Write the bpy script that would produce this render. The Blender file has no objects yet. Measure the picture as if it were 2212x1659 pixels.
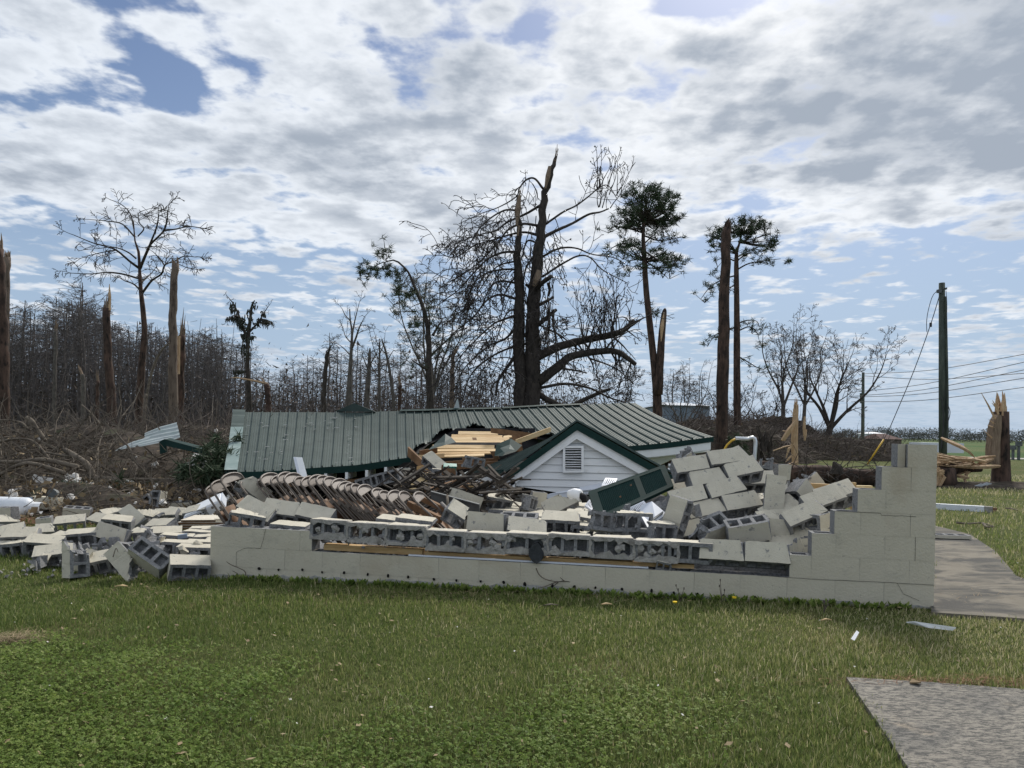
import bpy, bmesh, math, random
import numpy as np
from mathutils import Matrix, Vector, Euler
R = math.radians
sc = bpy.context.scene
col = sc.collection
# ------------------------------------------------------------------ camera
F, HY, ROLL, CAMH = 3030.0, 180.0, 0.0215, 1.5          # focal (px of a 4032 wide frame), horizon offset, roll, height
cam = bpy.data.cameras.new('camera'); co = bpy.data.objects.new('camera', cam); col.objects.link(co)
cam.sensor_width = 36.0; cam.lens = 36.0 * F / 4032; cam.shift_y = HY / 4032
cam.clip_start = 0.05; cam.clip_end = 9000
co.location = (0, 0, CAMH); co.rotation_euler = (Matrix.Rotation(-ROLL, 3, 'Y') @ Matrix.Rotation(R(90), 3, 'X')).to_euler()
sc.camera = co
sc.cycles.max_bounces = 4; sc.cycles.diffuse_bounces = 2; sc.cycles.glossy_bounces = 2; sc.cycles.transmission_bounces = 2; sc.cycles.transparent_max_bounces = 4
# ------------------------------------------------------------------ exposure
vs = sc.view_settings
vs.view_transform = 'Standard'; vs.look = 'None'; vs.exposure = 0.86; vs.gamma = 1.0; vs.use_curve_mapping = False
# ------------------------------------------------------------------ sun and sky
SUN_EL, SUN_AZ = R(42), R(22)                            # azimuth from the view axis towards the right
sl = bpy.data.lights.new('sun', 'SUN'); sl.energy = 2.0; sl.angle = R(12); sl.color = (1.0, 0.95, 0.87)
so = bpy.data.objects.new('sun', sl); col.objects.link(so)
SD = Vector((math.sin(SUN_AZ) * math.cos(SUN_EL), math.cos(SUN_AZ) * math.cos(SUN_EL), math.sin(SUN_EL)))
so.rotation_euler = SD.to_track_quat('Z', 'Y').to_euler(); so.location = SD * 60
world = bpy.data.worlds.new('World'); sc.world = world; world.use_nodes = True
wt = world.node_tree; wt.nodes.clear(); CLO = .085
class NT:
    """tiny helper for node trees"""
    def __init__(s, t): s.t = t
    def n(s, typ, **kw):
        o = s.t.nodes.new(typ)
        for k, v in kw.items(): setattr(o, k, v)
        return o
    def put(s, sock, v):
        if isinstance(v, bpy.types.NodeSocket): s.t.links.new(v, sock)
        elif v is not None: sock.default_value = v
    def m(s, op, a, b=None, c=None, clamp=False):
        o = s.n('ShaderNodeMath', operation=op); o.use_clamp = clamp
        s.put(o.inputs[0], a)
        if b is not None: s.put(o.inputs[1], b)
        if c is not None: s.put(o.inputs[2], c)
        return o.outputs[0]
    def mix(s, f, a, b, blend='MIX'):
        o = s.n('ShaderNodeMix', data_type='RGBA', blend_type=blend); o.clamp_factor = True
        s.put(o.inputs[0], f); s.put(o.inputs[6], a); s.put(o.inputs[7], b)
        return o.outputs[2]
    def noise(s, vec, scale, detail=4, rough=.55, dist=0.0, out=0, dim='3D'):
        o = s.n('ShaderNodeTexNoise', noise_dimensions=dim); s.put(o.inputs['Vector'], vec)
        o.inputs['Scale'].default_value = scale; o.inputs['Detail'].default_value = detail
        o.inputs['Roughness'].default_value = rough; o.inputs['Distortion'].default_value = dist
        return o.outputs[out]
    def ramp(s, f, lo, hi, smooth=True):
        o = s.n('ShaderNodeMapRange'); o.interpolation_type = 'SMOOTHSTEP' if smooth else 'LINEAR'
        s.put(o.inputs[0], f); o.inputs[1].default_value = lo; o.inputs[2].default_value = hi
        return o.outputs[0]
    def curve(s, f, pts):
        o = s.n('ShaderNodeFloatCurve'); c = o.mapping.curves[0]
        while len(c.points) < len(pts): c.points.new(.5, .5)
        for p, q in zip(c.points, pts): p.location = q
        o.mapping.update(); s.put(o.inputs['Value'], f)
        return o.outputs[0]
W = NT(wt); world.cycles.sampling_method = 'MANUAL'; world.cycles.sample_map_resolution = 512
tc = W.n('ShaderNodeTexCoord'); sep = W.n('ShaderNodeSeparateXYZ'); wt.links.new(tc.outputs['Generated'], sep.inputs[0])
dx, dy, dz = sep.outputs
zz = W.m('MAXIMUM', W.m('ADD', dz, CLO), 0.012)
comb = W.n('ShaderNodeCombineXYZ'); W.put(comb.inputs[0], W.m('DIVIDE', dx, zz)); W.put(comb.inputs[1], W.m('DIVIDE', dy, zz))
cp = comb.outputs[0]                                       # where the view ray meets a flat cloud deck
sky = W.n('ShaderNodeTexSky'); sky.sky_type = 'NISHITA'; sky.sun_disc = False
sky.sun_elevation = SUN_EL; sky.sun_rotation = SUN_AZ; sky.altitude = 50; sky.air_density = 1.0; sky.dust_density = 1.2; sky.ozone_density = 1.6
SKYS = 0.040
skyc = W.mix(1.0, sky.outputs[0], (SKYS * .88, SKYS * .97, SKYS * 1.14, 1), 'MULTIPLY')
el = W.m('ARCTAN2', dz, W.m('SQRT', W.m('ADD', W.m('MULTIPLY', dx, dx), W.m('MULTIPLY', dy, dy))))
e01 = W.m('DIVIDE', el, 1.0, clamp=True)
big = W.noise(cp, 0.9, 2, .5, dim='2D'); mid = W.noise(cp, 4.5, 5, .57, dim='2D'); fine = W.noise(cp, 14.0, 4, .66, dim='2D')
vor = W.n('ShaderNodeTexVoronoi', feature='SMOOTH_F1', voronoi_dimensions='2D'); vor.inputs['Scale'].default_value = 6.8; vor.inputs['Smoothness'].default_value = .6
wv = W.n('ShaderNodeVectorMath', operation='ADD'); nv = W.n('ShaderNodeTexNoise', noise_dimensions='2D'); wt.links.new(cp, nv.inputs['Vector']); nv.inputs['Scale'].default_value = 8.0; nv.inputs['Detail'].default_value = 3
sv = W.n('ShaderNodeVectorMath', operation='SCALE'); wt.links.new(nv.outputs['Color'], sv.inputs[0]); sv.inputs['Scale'].default_value = .20
wt.links.new(cp, wv.inputs[0]); wt.links.new(sv.outputs[0], wv.inputs[1]); wt.links.new(wv.outputs[0], vor.inputs['Vector'])
puff = W.m('SUBTRACT', .62, vor.outputs['Distance'])
cov = W.m('ADD', W.m('ADD', W.m('MULTIPLY', big, .30), W.m('MULTIPLY', mid, .64)), W.m('ADD', W.m('MULTIPLY', fine, .15), W.m('MULTIPLY', puff, .36)))
bias = W.curve(e01, [(0, .60), (.05, .58), (.10, .47), (.17, .41), (.215, .46), (.26, .63), (.40, .64), (.55, .625), (1, .61)])
cov = W.m('ADD', cov, W.m('MULTIPLY', W.m('SUBTRACT', bias, .5), .95))
def cloud_spot(vx, vy, rad, amp, acc, squash=1.0):
    u = (vx - 1106) * 1.8228 / F; v = (829 - vy) * 1.8228 / F + HY / F
    X, Z = u * math.cos(ROLL) - v * math.sin(ROLL), u * math.sin(ROLL) + v * math.cos(ROLL)
    L = math.sqrt(X * X + 1 + Z * Z); k = Z / L + CLO
    px, py = X / L / k, 1 / L / k
    d_ = W.n('ShaderNodeVectorMath', operation='DISTANCE'); wt.links.new(cp, d_.inputs[0]); d_.inputs[1].default_value = (px, py, 0)
    mr = W.n('ShaderNodeMapRange'); mr.interpolation_type = 'SMOOTHSTEP'; W.put(mr.inputs[0], d_.outputs['Value'])
    mr.inputs[1].default_value = 0; mr.inputs[2].default_value = rad * 1.7; mr.inputs[3].default_value = amp; mr.inputs[4].default_value = 0; g = mr.outputs[0]
    return W.m('ADD', acc, g)
for vx, vy, rad, amp in [(345, 150, .10, -.25), (300, 200, .12, -.2), (560, 140, .10, -.24), (880, 165, .08, -.22), (1150, 60, .05, -.2), (1725, 200, .05, -.22), (60, 60, .08, -.15),
                         (60, 230, .12, -.18), (1000, 250, .3, .06), (1500, 230, .3, .08), (200, 480, .7, .10), (700, 430, .6, .10), (1960, 240, .5, .16)]:
    cov = cloud_spot(vx, vy, rad, amp, cov)
mask = W.m('MULTIPLY', W.ramp(cov, .535, .735), W.m('ADD', .22, W.m('MULTIPLY', W.ramp(el, .02, .15), .78)))
thick = W.ramp(cov, .68, .98)
dark = W.m('ADD', W.noise(cp, 1.5, 2, .55, dim='2D'), W.m('MULTIPLY', W.m('SUBTRACT', mid, .5), .9))
dark = cloud_spot(1990, 230, .50, .55, dark); dark = cloud_spot(1480, 170, .2, .2, dark); dark = cloud_spot(1350, 330, .25, .12, dark); dark = cloud_spot(980, 330, .35, .08, dark)
dark = W.ramp(dark, .34, .90)
shade = W.m('ADD', W.m('MULTIPLY', thick, .42), W.m('MULTIPLY', dark, .60), clamp=True)
sdot = W.n('ShaderNodeVectorMath', operation='DOT_PRODUCT'); wt.links.new(tc.outputs['Generated'], sdot.inputs[0]); sdot.inputs[1].default_value = SD
glow = W.m('POWER', W.m('MAXIMUM', sdot.outputs['Value'], 0), 7.0)
lit = W.mix(glow, (.455, .485, .525, 1), (.58, .585, .59, 1))
cc = W.mix(shade, lit, (.215, .245, .29, 1))
hz = W.curve(e01, [(0, .95), (.08, .85), (.18, .62), (.3, .25), (.5, .05), (1, 0)])
skyh = W.mix(hz, skyc, (.235, .305, .395, 1))
final = W.mix(mask, skyh, cc)
bg = W.n('ShaderNodeBackground'); wt.links.new(final, bg.inputs[0]); bg.inputs[1].default_value = 1.0
wo = W.n('ShaderNodeOutputWorld'); wt.links.new(bg.outputs[0], wo.inputs[0])

# ------------------------------------------------------------------ geometry helpers
def ray(vx, vy):
    u = (vx - 1106) * 1.8228 / F; v = (829.5 - vy) * 1.8228 / F + HY / F
    c, s = math.cos(ROLL), math.sin(ROLL)
    return u * c - v * s, u * s + v * c
def V(vx, vy, Y):                       # photo point (2212 wide copy) at distance Y
    a, b = ray(vx, vy); return Vector((a * Y, Y, CAMH + b * Y))
def gz(x, y):
    k = max(0.0, min(1.0, (18 - y) / 8.0))
    return -.07 + k * (.02 + .0186 * max(-5, min(4.5, x)))
def G(vx, vy, z=0.0):                   # photo point at height z over the ground
    a, b = ray(vx, vy); Y = 10.0
    for _ in range(12):
        Y = (gz(a * Y, Y) + z - CAMH) / min(b, -1e-3)
    return Vector((a * Y, Y, CAMH + b * Y))
def zm(x0, y0, x1, y1, w):              # zoomed crop of the photo -> 2212 wide copy
    k = (x1 - x0) / w
    return lambda x, y: ((x0 + x * k) / 1.8228, (y0 + y * k) / 1.8228)
z1 = zm(0, 1750, 1000, 2350, 2212); z2 = zm(800, 1550, 1800, 2150, 2212); z3 = zm(1600, 1550, 2600, 2150, 2212)
z4 = zm(2300, 1700, 3300, 2300, 2212); z5 = zm(3000, 1700, 4032, 2320, 2212); z6 = zm(800, 1950, 1900, 2400, 2212)
z7 = zm(1800, 1950, 2900, 2400, 2212); z8 = zm(2700, 1950, 4032, 2500, 2212); z9 = zm(0, 1550, 1000, 2050, 2212)
tl = zm(0, 750, 1000, 1750, 1659); tcn = zm(900, 900, 1800, 1650, 1991); tb = zm(1700, 550, 2600, 1650, 1357)
tp = zm(2350, 650, 3250, 1850, 1244); tr = zm(3100, 1050, 4032, 2000, 1628); ts = zm(3550, 1500, 4032, 2000, 1599); tg = zm(2900, 1550, 3500, 2000, 2212)
LOC = {}
class MB:
    """collects shapes; build() links them as one mesh object"""
    def __init__(s): s.v = []; s.f = []; s.mi = []
    def add(s, vs_, fs, mi=0):
        b = len(s.v); s.v.extend([tuple(p) for p in vs_])
        for f in fs: s.f.append(tuple(i + b for i in f)); s.mi.append(mi)
        return s
    def box(s, c, size, M=None, mi=0, jit=0, rng=random):
        c = Vector(c); pts = []
        for dx_ in (-.5, .5):
            for dy_ in (-.5, .5):
                for dz_ in (-.5, .5):
                    p = Vector((dx_ * size[0], dy_ * size[1], dz_ * size[2]))
                    if jit: p += Vector((rng.uniform(-jit, jit), rng.uniform(-jit, jit), rng.uniform(-jit, jit)))
                    if M is not None: p = M @ p
                    pts.append(c + p)
        return s.add(pts, [(0, 1, 3, 2), (4, 6, 7, 5), (0, 4, 5, 1), (2, 3, 7, 6), (0, 2, 6, 4), (1, 5, 7, 3)], mi)
    def tube(s, path, radii, n=6, mi=0, caps=True, jit=0, rng=random):
        path = [Vector(p) for p in path]
        if not hasattr(radii, '__len__'): radii = [radii] * len(path)
        b = len(s.v); up = Vector((.13, .31, .94)); N = len(path)
        for i, p in enumerate(path):
            d = (path[min(i + 1, N - 1)] - path[max(i - 1, 0)])
            if d.length < 1e-9: d = Vector((0, 0, 1))
            d.normalize(); a = d.cross(up)
            if a.length < .05: a = d.cross(Vector((1, 0, 0)))
            a.normalize(); c = d.cross(a)
            for k in range(n):
                t = 2 * math.pi * k / n; r = radii[i] * (1 + (rng.uniform(-jit, jit) if jit else 0))
                q = p + a * (math.cos(t) * r) + c * (math.sin(t) * r); s.v.append((q.x, q.y, q.z))
        for i in range(N - 1):
            for k in range(n):
                k2 = (k + 1) % n
                s.f.append((b + i * n + k, b + i * n + k2, b + (i + 1) * n + k2, b + (i + 1) * n + k)); s.mi.append(mi)
        if caps and n > 2:
            s.f.append(tuple(b + k for k in range(n))[::-1]); s.mi.append(mi)
            s.f.append(tuple(b + (N - 1) * n + k for k in range(n))); s.mi.append(mi)
        return s
    def slab(s, pts, thick, mi=0, direction=None):
        """planar-ish polygon given thickness along -normal (or a direction)"""
        pts = [Vector(p) for p in pts]; n = len(pts)
        if direction is None:
            nn = Vector((0, 0, 0))
            for i in range(n): nn += pts[i].cross(pts[(i + 1) % n])
            nn.normalize()
            if nn.y > 0: nn = -nn
            direction = -nn
        d = Vector(direction).normalized() * thick
        fs = [tuple(range(n)), tuple(range(2 * n - 1, n - 1, -1))] + [(i, i + n, (i + 1) % n + n, (i + 1) % n) for i in range(n)]
        return s.add(pts + [p + d for p in pts], fs, mi)
    def quad(s, a, b, c, d, mi=0): return s.add([a, b, c, d], [(0, 1, 2, 3)], mi)
    def build(s, name, mats, parent=None, origin=None, smooth=False, kind=None):
        if not isinstance(mats, (list, tuple)): mats = [mats]
        A = np.array(s.v, dtype=np.float64).reshape(-1, 3)
        if parent is not None: off = np.array(LOC[parent.name])
        elif origin is not None: off = np.array(origin)
        else:
            off = (A.min(0) + A.max(0)) / 2; off[2] = A[:, 2].min()
        me = bpy.data.meshes.new(name); me.from_pydata((A - off).tolist(), [], s.f)
        for m_ in mats: me.materials.append(m_)
        if len(mats) > 1: me.polygons.foreach_set('material_index', s.mi)
        if smooth: me.polygons.foreach_set('use_smooth', [True] * len(me.polygons))
        o = bpy.data.objects.new(name, me); col.objects.link(o)
        if parent is not None: o.parent = parent
        else: o.location = off
        LOC[o.name] = tuple(off)
        if kind: o['kind'] = kind
        return o
def fixn(o):
    bm = bmesh.new(); bm.from_mesh(o.data); bmesh.ops.recalc_face_normals(bm, faces=bm.faces); bm.to_mesh(o.data); bm.free(); return o
def npmesh(name, verts, faces, mats, attr=None, off=None, smooth=False):
    """fast mesh from numpy: verts (n,3), faces (m,3 or 4)"""
    me = bpy.data.meshes.new(name); k = faces.shape[1]
    me.vertices.add(len(verts)); me.vertices.foreach_set('co', np.ascontiguousarray(verts, dtype=np.float32).ravel())
    me.loops.add(faces.size); me.loops.foreach_set('vertex_index', np.ascontiguousarray(faces, dtype=np.int32).ravel())
    me.polygons.add(len(faces)); me.polygons.foreach_set('loop_start', np.arange(0, faces.size, k, dtype=np.int32))
    if attr is not None:
        a = me.attributes.new('tint', 'FLOAT', 'POINT'); a.data.foreach_set('value', attr.astype(np.float32))
    me.update(calc_edges=True); me.validate()
    for m_ in (mats if isinstance(mats, list) else [mats]): me.materials.append(m_)
    o = bpy.data.objects.new(name, me); col.objects.link(o); LOC[o.name] = (0, 0, 0)
    return o
def tag(o, label, cat, group=None):
    o['label'] = label; o['category'] = cat
    if group: o['group'] = group
    return o
def structure(o, label=None):
    o['kind'] = 'structure'
    if label: o['label'] = label
    return o
def stuff(o, label=None, cat=None):
    o['kind'] = 'stuff'
    if label: o['label'] = label
    if cat: o['category'] = cat
    return o
def empty(name, loc=(0, 0, 0), label=None, cat=None, group=None):
    o = bpy.data.objects.new(name, None); col.objects.link(o); o.location = loc; o.empty_display_size = .1
    LOC[o.name] = tuple(loc)
    if label: tag(o, label, cat, group)
    return o
def copy_tree(o, parent=None):
    c = o.copy(); col.objects.link(c); c.parent = parent; LOC[c.name] = LOC[o.name]
    for ch in list(o.children): copy_tree(ch, c)
    return c
# ------------------------------------------------------------------ materials
def mk(name, c1, c2, scale=6.0, rough=.8, bump=0.0, bscale=40.0, c3=None, s3=1.5, t3=(.5, .7), spec=.3, metal=0.0, stretch=None, rnd=True, tintattr=None, sub=0.0):
    m = bpy.data.materials.new(name); m.use_nodes = True; t = m.node_tree; t.nodes.clear(); N = NT(t)
    out = N.n('ShaderNodeOutputMaterial'); b = N.n('ShaderNodeBsdfPrincipled'); t.links.new(b.outputs[0], out.inputs[0])
    tx = N.n('ShaderNodeTexCoord'); vec = tx.outputs['Object']
    if rnd:
        oi = N.n('ShaderNodeObjectInfo'); va = N.n('ShaderNodeVectorMath', operation='ADD')
        sc_ = N.n('ShaderNodeVectorMath', operation='SCALE'); sc_.inputs[0].default_value = (31, 17, 53); t.links.new(oi.outputs['Random'], sc_.inputs['Scale'])
        t.links.new(vec, va.inputs[0]); t.links.new(sc_.outputs[0], va.inputs[1]); vec = va.outputs[0]
    if stretch:
        mp = N.n('ShaderNodeMapping'); mp.inputs['Scale'].default_value = stretch; t.links.new(vec, mp.inputs[0]); vec = mp.outputs[0]
    f = N.ramp(N.noise(vec, scale, 5, .6), .3, .7)
    c = N.mix(f, c1 + (1,), c2 + (1,))
    if c3 is not None:
        c = N.mix(N.ramp(N.noise(vec, s3, 5, .62), t3[0], t3[1]), c, c3 + (1,))
    if tintattr:
        at = N.n('ShaderNodeAttribute'); at.attribute_name = 'tint'
        c = N.mix(at.outputs['Fac'], c, tintattr + (1,))
    t.links.new(c, b.inputs['Base Color'])
    b.inputs['Roughness'].default_value = rough; b.inputs['Metallic'].default_value = metal
    b.inputs['Specular IOR Level'].default_value = spec
    if bump:
        bp = N.n('ShaderNodeBump'); bp.inputs['Strength'].default_value = bump; bp.inputs['Distance'].default_value = .01
        t.links.new(N.noise(vec, bscale, 4, .6), bp.inputs['Height']); t.links.new(bp.outputs[0], b.inputs['Normal'])
    return m
M = {}
M['paint'] = mk('painted_block_cream', (.51, .472, .38), (.56, .522, .425), 9, .75, .55, 70, (.41, .36, .27), 2.3, (.60, .82))
M['paint_in'] = mk('painted_block_white', (.58, .565, .51), (.64, .625, .575), 9, .75, .5, 70, (.44, .42, .37), 3.1, (.58, .8))
M['wallpaint'] = mk('painted_wall', (.495, .457, .365), (.53, .49, .395), 5, .75, .6, 55, (.41, .335, .235), 1.1, (.58, .80), rnd=False)
M['cmu'] = mk('raw_concrete', (.17, .172, .178), (.29, .29, .292), 45, .95, .9, 110, (.10, .10, .103), 9, (.55, .75))
M['mortar'] = mk('mortar', (.28, .265, .245), (.40, .38, .355), 30, .95, 1.0, 60, (.18, .165, .15), 7, (.5, .75))
M['found'] = mk('foundation_concrete', (.28, .28, .27), (.42, .41, .38), 14, .95, .9, 50, (.15, .15, .14), 4, (.5, .75))
M['wood'] = mk('fresh_lumber', (.46, .29, .13), (.60, .41, .20), 4, .7, .3, 60, (.34, .2, .09), 3, (.55, .8), stretch=(1, 1, 9))
M['woodx'] = mk('sheathing_boards', (.60, .41, .21), (.74, .55, .31), 3, .7, .3, 50, (.40, .25, .12), 4, (.58, .8), stretch=(1, 7, 7))
M['ply'] = mk('plywood', (.62, .45, .22), (.78, .62, .36), 5, .7, .2, 50, (.5, .33, .15), 6, (.55, .75), stretch=(3, 3, .6))
M['oldwood'] = mk('old_lumber', (.13, .07, .035), (.24, .14, .075), 6, .85, .4, 60)
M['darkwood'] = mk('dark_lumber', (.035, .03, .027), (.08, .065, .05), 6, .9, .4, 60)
M['split'] = mk('splintered_wood', (.40, .265, .155), (.56, .40, .25), 5, .75, .5, 50, (.42, .24, .12), 4, (.55, .8), stretch=(4, 4, .7))
M['splitd'] = mk('weathered_split_wood', (.17, .122, .085), (.27, .20, .142), 5, .8, .5, 50, (.10, .07, .05), 4, (.5, .75), stretch=(4, 4, .7))
M['green'] = mk('green_roof_metal', (.045, .066, .060), (.058, .083, .076), 3, .65, .1, 8, (.072, .098, .09), 1.6, (.45, .75), spec=.25, rnd=False)
M['greend'] = mk('green_trim_metal', (.007, .028, .025), (.010, .036, .032), 3, .6, .08, 12, (.016, .045, .04), 4, (.55, .8), spec=.15)
M['galv'] = mk('galvanised_sheet', (.36, .40, .40), (.46, .50, .50), 3, .5, .1, 9, (.34, .40, .39), 3, (.5, .7), metal=.25)
M['siding'] = mk('white_siding', (.84, .85, .86), (.89, .895, .90), 3, .6, .12, 40, (.70, .68, .65), 5, (.62, .85))
M['white'] = mk('white_paint', (.80, .81, .82), (.87, .875, .88), 4, .55, .15, 30, (.42, .40, .36), 7, (.62, .78))
M['plastic'] = mk('white_plastic', (.60, .63, .70), (.68, .71, .77), 3, .4, 0, 10, (.48, .47, .44), 6, (.64, .82))
M['black'] = mk('black_felt', (.008, .008, .009), (.02, .02, .022), 8, .9, .3, 40)
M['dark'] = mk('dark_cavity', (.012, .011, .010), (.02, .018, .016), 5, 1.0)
M['steel'] = mk('grey_steel', (.08, .09, .095), (.14, .15, .155), 5, .5, .1, 30, (.2, .12, .08), 6, (.66, .8), metal=.3)
M['alu'] = mk('aluminium', (.6, .61, .62), (.7, .71, .72), 5, .3, .05, 30, metal=.8)
M['chair'] = mk('taupe_chair_enamel', (.13, .106, .088), (.175, .145, .122), 7, .5, .08, 40, (.21, .18, .16), 5, (.6, .8), spec=.3)
M['seat'] = mk('rusty_seat_pan', (.26, .135, .065), (.19, .11, .06), 6, .6, .2, 40, (.2, .17, .15), 4, (.55, .75))
M['barkp'] = mk('pine_bark', (.034, .024, .020), (.105, .066, .050), 5, .95, 1.0, 14, (.018, .014, .012), 7, (.5, .68), stretch=(1, 1, .35))
M['barkpb'] = mk('stripped_pine', (.12, .09, .07), (.175, .135, .105), 7, .9, .8, 30, (.06, .043, .034), 6, (.48, .68), stretch=(1, 1, .3))
M['barkg'] = mk('grey_bark', (.075, .066, .058), (.14, .125, .11), 10, .95, .8, 30, (.04, .037, .034), 12, (.52, .72), stretch=(1, 1, .4))
M['barkd'] = mk('dark_bark', (.032, .027, .024), (.068, .056, .047), 9, .95, .9, 30, (.02, .018, .016), 12, (.52, .72), stretch=(1, 1, .4))
M['twig'] = mk('twigs', (.055, .046, .042), (.10, .086, .078), 3, .95)
M['twigd'] = mk('dark_twigs', (.032, .027, .025), (.062, .052, .046), 3, .95)
M['twigf'] = mk('forest_twigs', (.075, .067, .065), (.12, .108, .104), 2, .95)
M['barkf'] = mk('forest_bark', (.085, .074, .068), (.15, .132, .122), 4, .95, .5, 20, stretch=(1, 1, .4))
M['needle'] = mk('pine_needles', (.022, .040, .020), (.040, .068, .032), 3, .7, tintattr=(.075, .10, .05))
M['moss'] = mk('spanish_moss', (.045, .05, .042), (.08, .085, .072), 4, .95)
M['leafy'] = mk('budding_leaves', (.10, .11, .06), (.15, .15, .09), 3, .8)
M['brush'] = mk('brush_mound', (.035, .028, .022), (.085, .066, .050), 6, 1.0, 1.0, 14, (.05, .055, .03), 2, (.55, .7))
M['brushr'] = mk('bare_brush', (.085, .068, .058), (.15, .125, .108), 3, 1.0)
M['limb'] = mk('limb_bark', (.10, .082, .064), (.19, .16, .125), 6, .9, .6, 40, (.05, .042, .034), 8, (.5, .7))
M['dead'] = mk('dead_leaves', (.15, .105, .06), (.24, .175, .10), 2, .9, tintattr=(.33, .26, .16))
M['fluff'] = mk('insulation_fluff', (.55, .53, .49), (.75, .73, .70), 9, 1.0, .6, 40, (.55, .38, .22), 5, (.58, .75))
M['straw'] = mk('pine_straw', (.12, .058, .034), (.20, .10, .055), 6, 1.0, tintattr=(.28, .17, .10))
M['creo'] = mk('utility_pole_wood', (.05, .062, .052), (.10, .115, .095), 7, .9, .5, 30, (.03, .036, .034), 5, (.5, .7), stretch=(1, 1, .15))
M['wire'] = mk('cable', (.03, .03, .035), (.05, .05, .055), 5, .6)
M['yellow'] = mk('yellow_plastic', (.55, .33, .03), (.62, .38, .04), 5, .5)
M['dandelion'] = mk('dandelion_petals', (.75, .5, .02), (.85, .6, .03), 5, .8)
M['bluemetal'] = mk('blue_grey_cladding', (.20, .245, .31), (.24, .29, .36), 3, .6)
M['redroof'] = mk('red_barn_roof', (.05, .02, .018), (.075, .03, .026), 3, .9)
M['laminate'] = mk('table_laminate', (.62, .56, .45), (.70, .64, .53), 3, .45)
M['teal'] = mk('teal_tile', (.05, .20, .16), (.07, .25, .2), 5, .4)
M['rust'] = mk('dirty_steel', (.12, .11, .105), (.19, .175, .165), 6, .7, .3, 40, (.09, .05, .03), 5, (.55, .7))
M['bbox'] = mk('dark_grey_stone', (.03, .033, .036), (.06, .064, .07), 12, .9, .7, 60)
def concrete_mat(name, streak):
    m = bpy.data.materials.new(name); m.use_nodes = True; t = m.node_tree; N = NT(t); b = t.nodes['Principled BSDF']
    tx = N.n('ShaderNodeTexCoord'); vec = tx.outputs['Object']
    c = N.mix(N.ramp(N.noise(vec, 3, 6, .6), .3, .7), (.175, .158, .130, 1), (.25, .228, .19, 1))
    c = N.mix(N.ramp(N.noise(vec, 1.1, 5, .6, .6), .47, .62), c, (.085, .085, .082, 1))
    c = N.mix(N.ramp(N.noise(vec, 2.0, 3, .6), .6, .75), c, (.40, .30, .18, 1))
    bp = N.n('ShaderNodeBump'); bp.inputs['Strength'].default_value = .8; bp.inputs['Distance'].default_value = .006
    h = N.noise(vec, 90, 3, .6)
    if streak:
        mp = N.n('ShaderNodeMapping'); mp.inputs['Rotation'].default_value = (0, 0, R(32)); mp.inputs['Scale'].default_value = (4, 9, 3); t.links.new(vec, mp.inputs[0])
        s_ = N.noise(mp.outputs[0], 4.5, 9, .82, .3)
        c = N.mix(N.m('MULTIPLY', N.ramp(s_, .43, .57), .92), N.mix(.35, c, (.42, .39, .34, 1)), (.075, .075, .073, 1)); h = N.m('ADD', h, N.m('MULTIPLY', s_, -1.5))
    else:
        mp = N.n('ShaderNodeMapping'); mp.inputs['Scale'].default_value = (1.0, 1.7, 1); t.links.new(vec, mp.inputs[0])
        c = N.mix(N.m('MULTIPLY', N.ramp(N.noise(mp.outputs[0], 1.3, 5, .65, .8), .42, .60), .85), N.mix(.5, c, (.17, .15, .115, 1)), (.055, .055, .054, 1))
    t.links.new(h, bp.inputs['Height']); t.links.new(bp.outputs[0], b.inputs['Normal'])
    t.links.new(c, b.inputs['Base Color']); b.inputs['Roughness'].default_value = .92; b.inputs['Specular IOR Level'].default_value = .2
    return m
def wall_dirt(m):                           # splash dirt and stains low on the painted wall
    t = m.node_tree; N = NT(t); b = [n for n in t.nodes if n.type == 'BSDF_PRINCIPLED'][0]; src = b.inputs['Base Color'].links[0].from_socket
    g_ = N.n('ShaderNodeNewGeometry'); sp = N.n('ShaderNodeSeparateXYZ'); t.links.new(g_.outputs['Position'], sp.inputs[0])
    n1 = N.noise(g_.outputs['Position'], 5, 5, .65); n2 = N.noise(g_.outputs['Position'], 28, 4, .7); n3 = N.noise(g_.outputs['Position'], 1.3, 4, .6)
    c = N.mix(N.m('MULTIPLY', N.ramp(n1, .56, .74), .35), src, (.33, .31, .26, 1)); c = N.mix(N.m('MULTIPLY', N.ramp(n2, .62, .72), .55), c, (.26, .24, .20, 1))
    c = N.mix(N.m('MULTIPLY', N.ramp(n3, .52, .72), .40), c, (.33, .255, .165, 1)); t.links.new(c, b.inputs['Base Color'])
wall_dirt(M['wallpaint'])
def chipped(m):                             # scuffs and bare spots on loose blocks
    t = m.node_tree; N = NT(t); b = [n for n in t.nodes if n.type == 'BSDF_PRINCIPLED'][0]; src = b.inputs['Base Color'].links[0].from_socket; vec = [n for n in t.nodes if n.type == 'VECT_MATH' and n.operation == 'ADD'][0].outputs[0]
    c = N.mix(N.m('MULTIPLY', N.ramp(N.noise(vec, 13, 6, .7), .60, .66), .8), src, (.20, .20, .20, 1)); c = N.mix(N.m('MULTIPLY', N.ramp(N.noise(vec, 4, 4, .6), .5, .75), .22), c, (.34, .32, .285, 1)); t.links.new(c, b.inputs['Base Color'])
chipped(M['paint']); chipped(M['paint_in'])
M['rake'] = mk('faded_rake_metal', (.17, .235, .225), (.23, .30, .29), 3, .6, .1, 9, (.30, .36, .35), 3, (.5, .7))
M['walk'] = concrete_mat('walkway_concrete', False); M['pad'] = concrete_mat('broomed_concrete', True)
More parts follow.
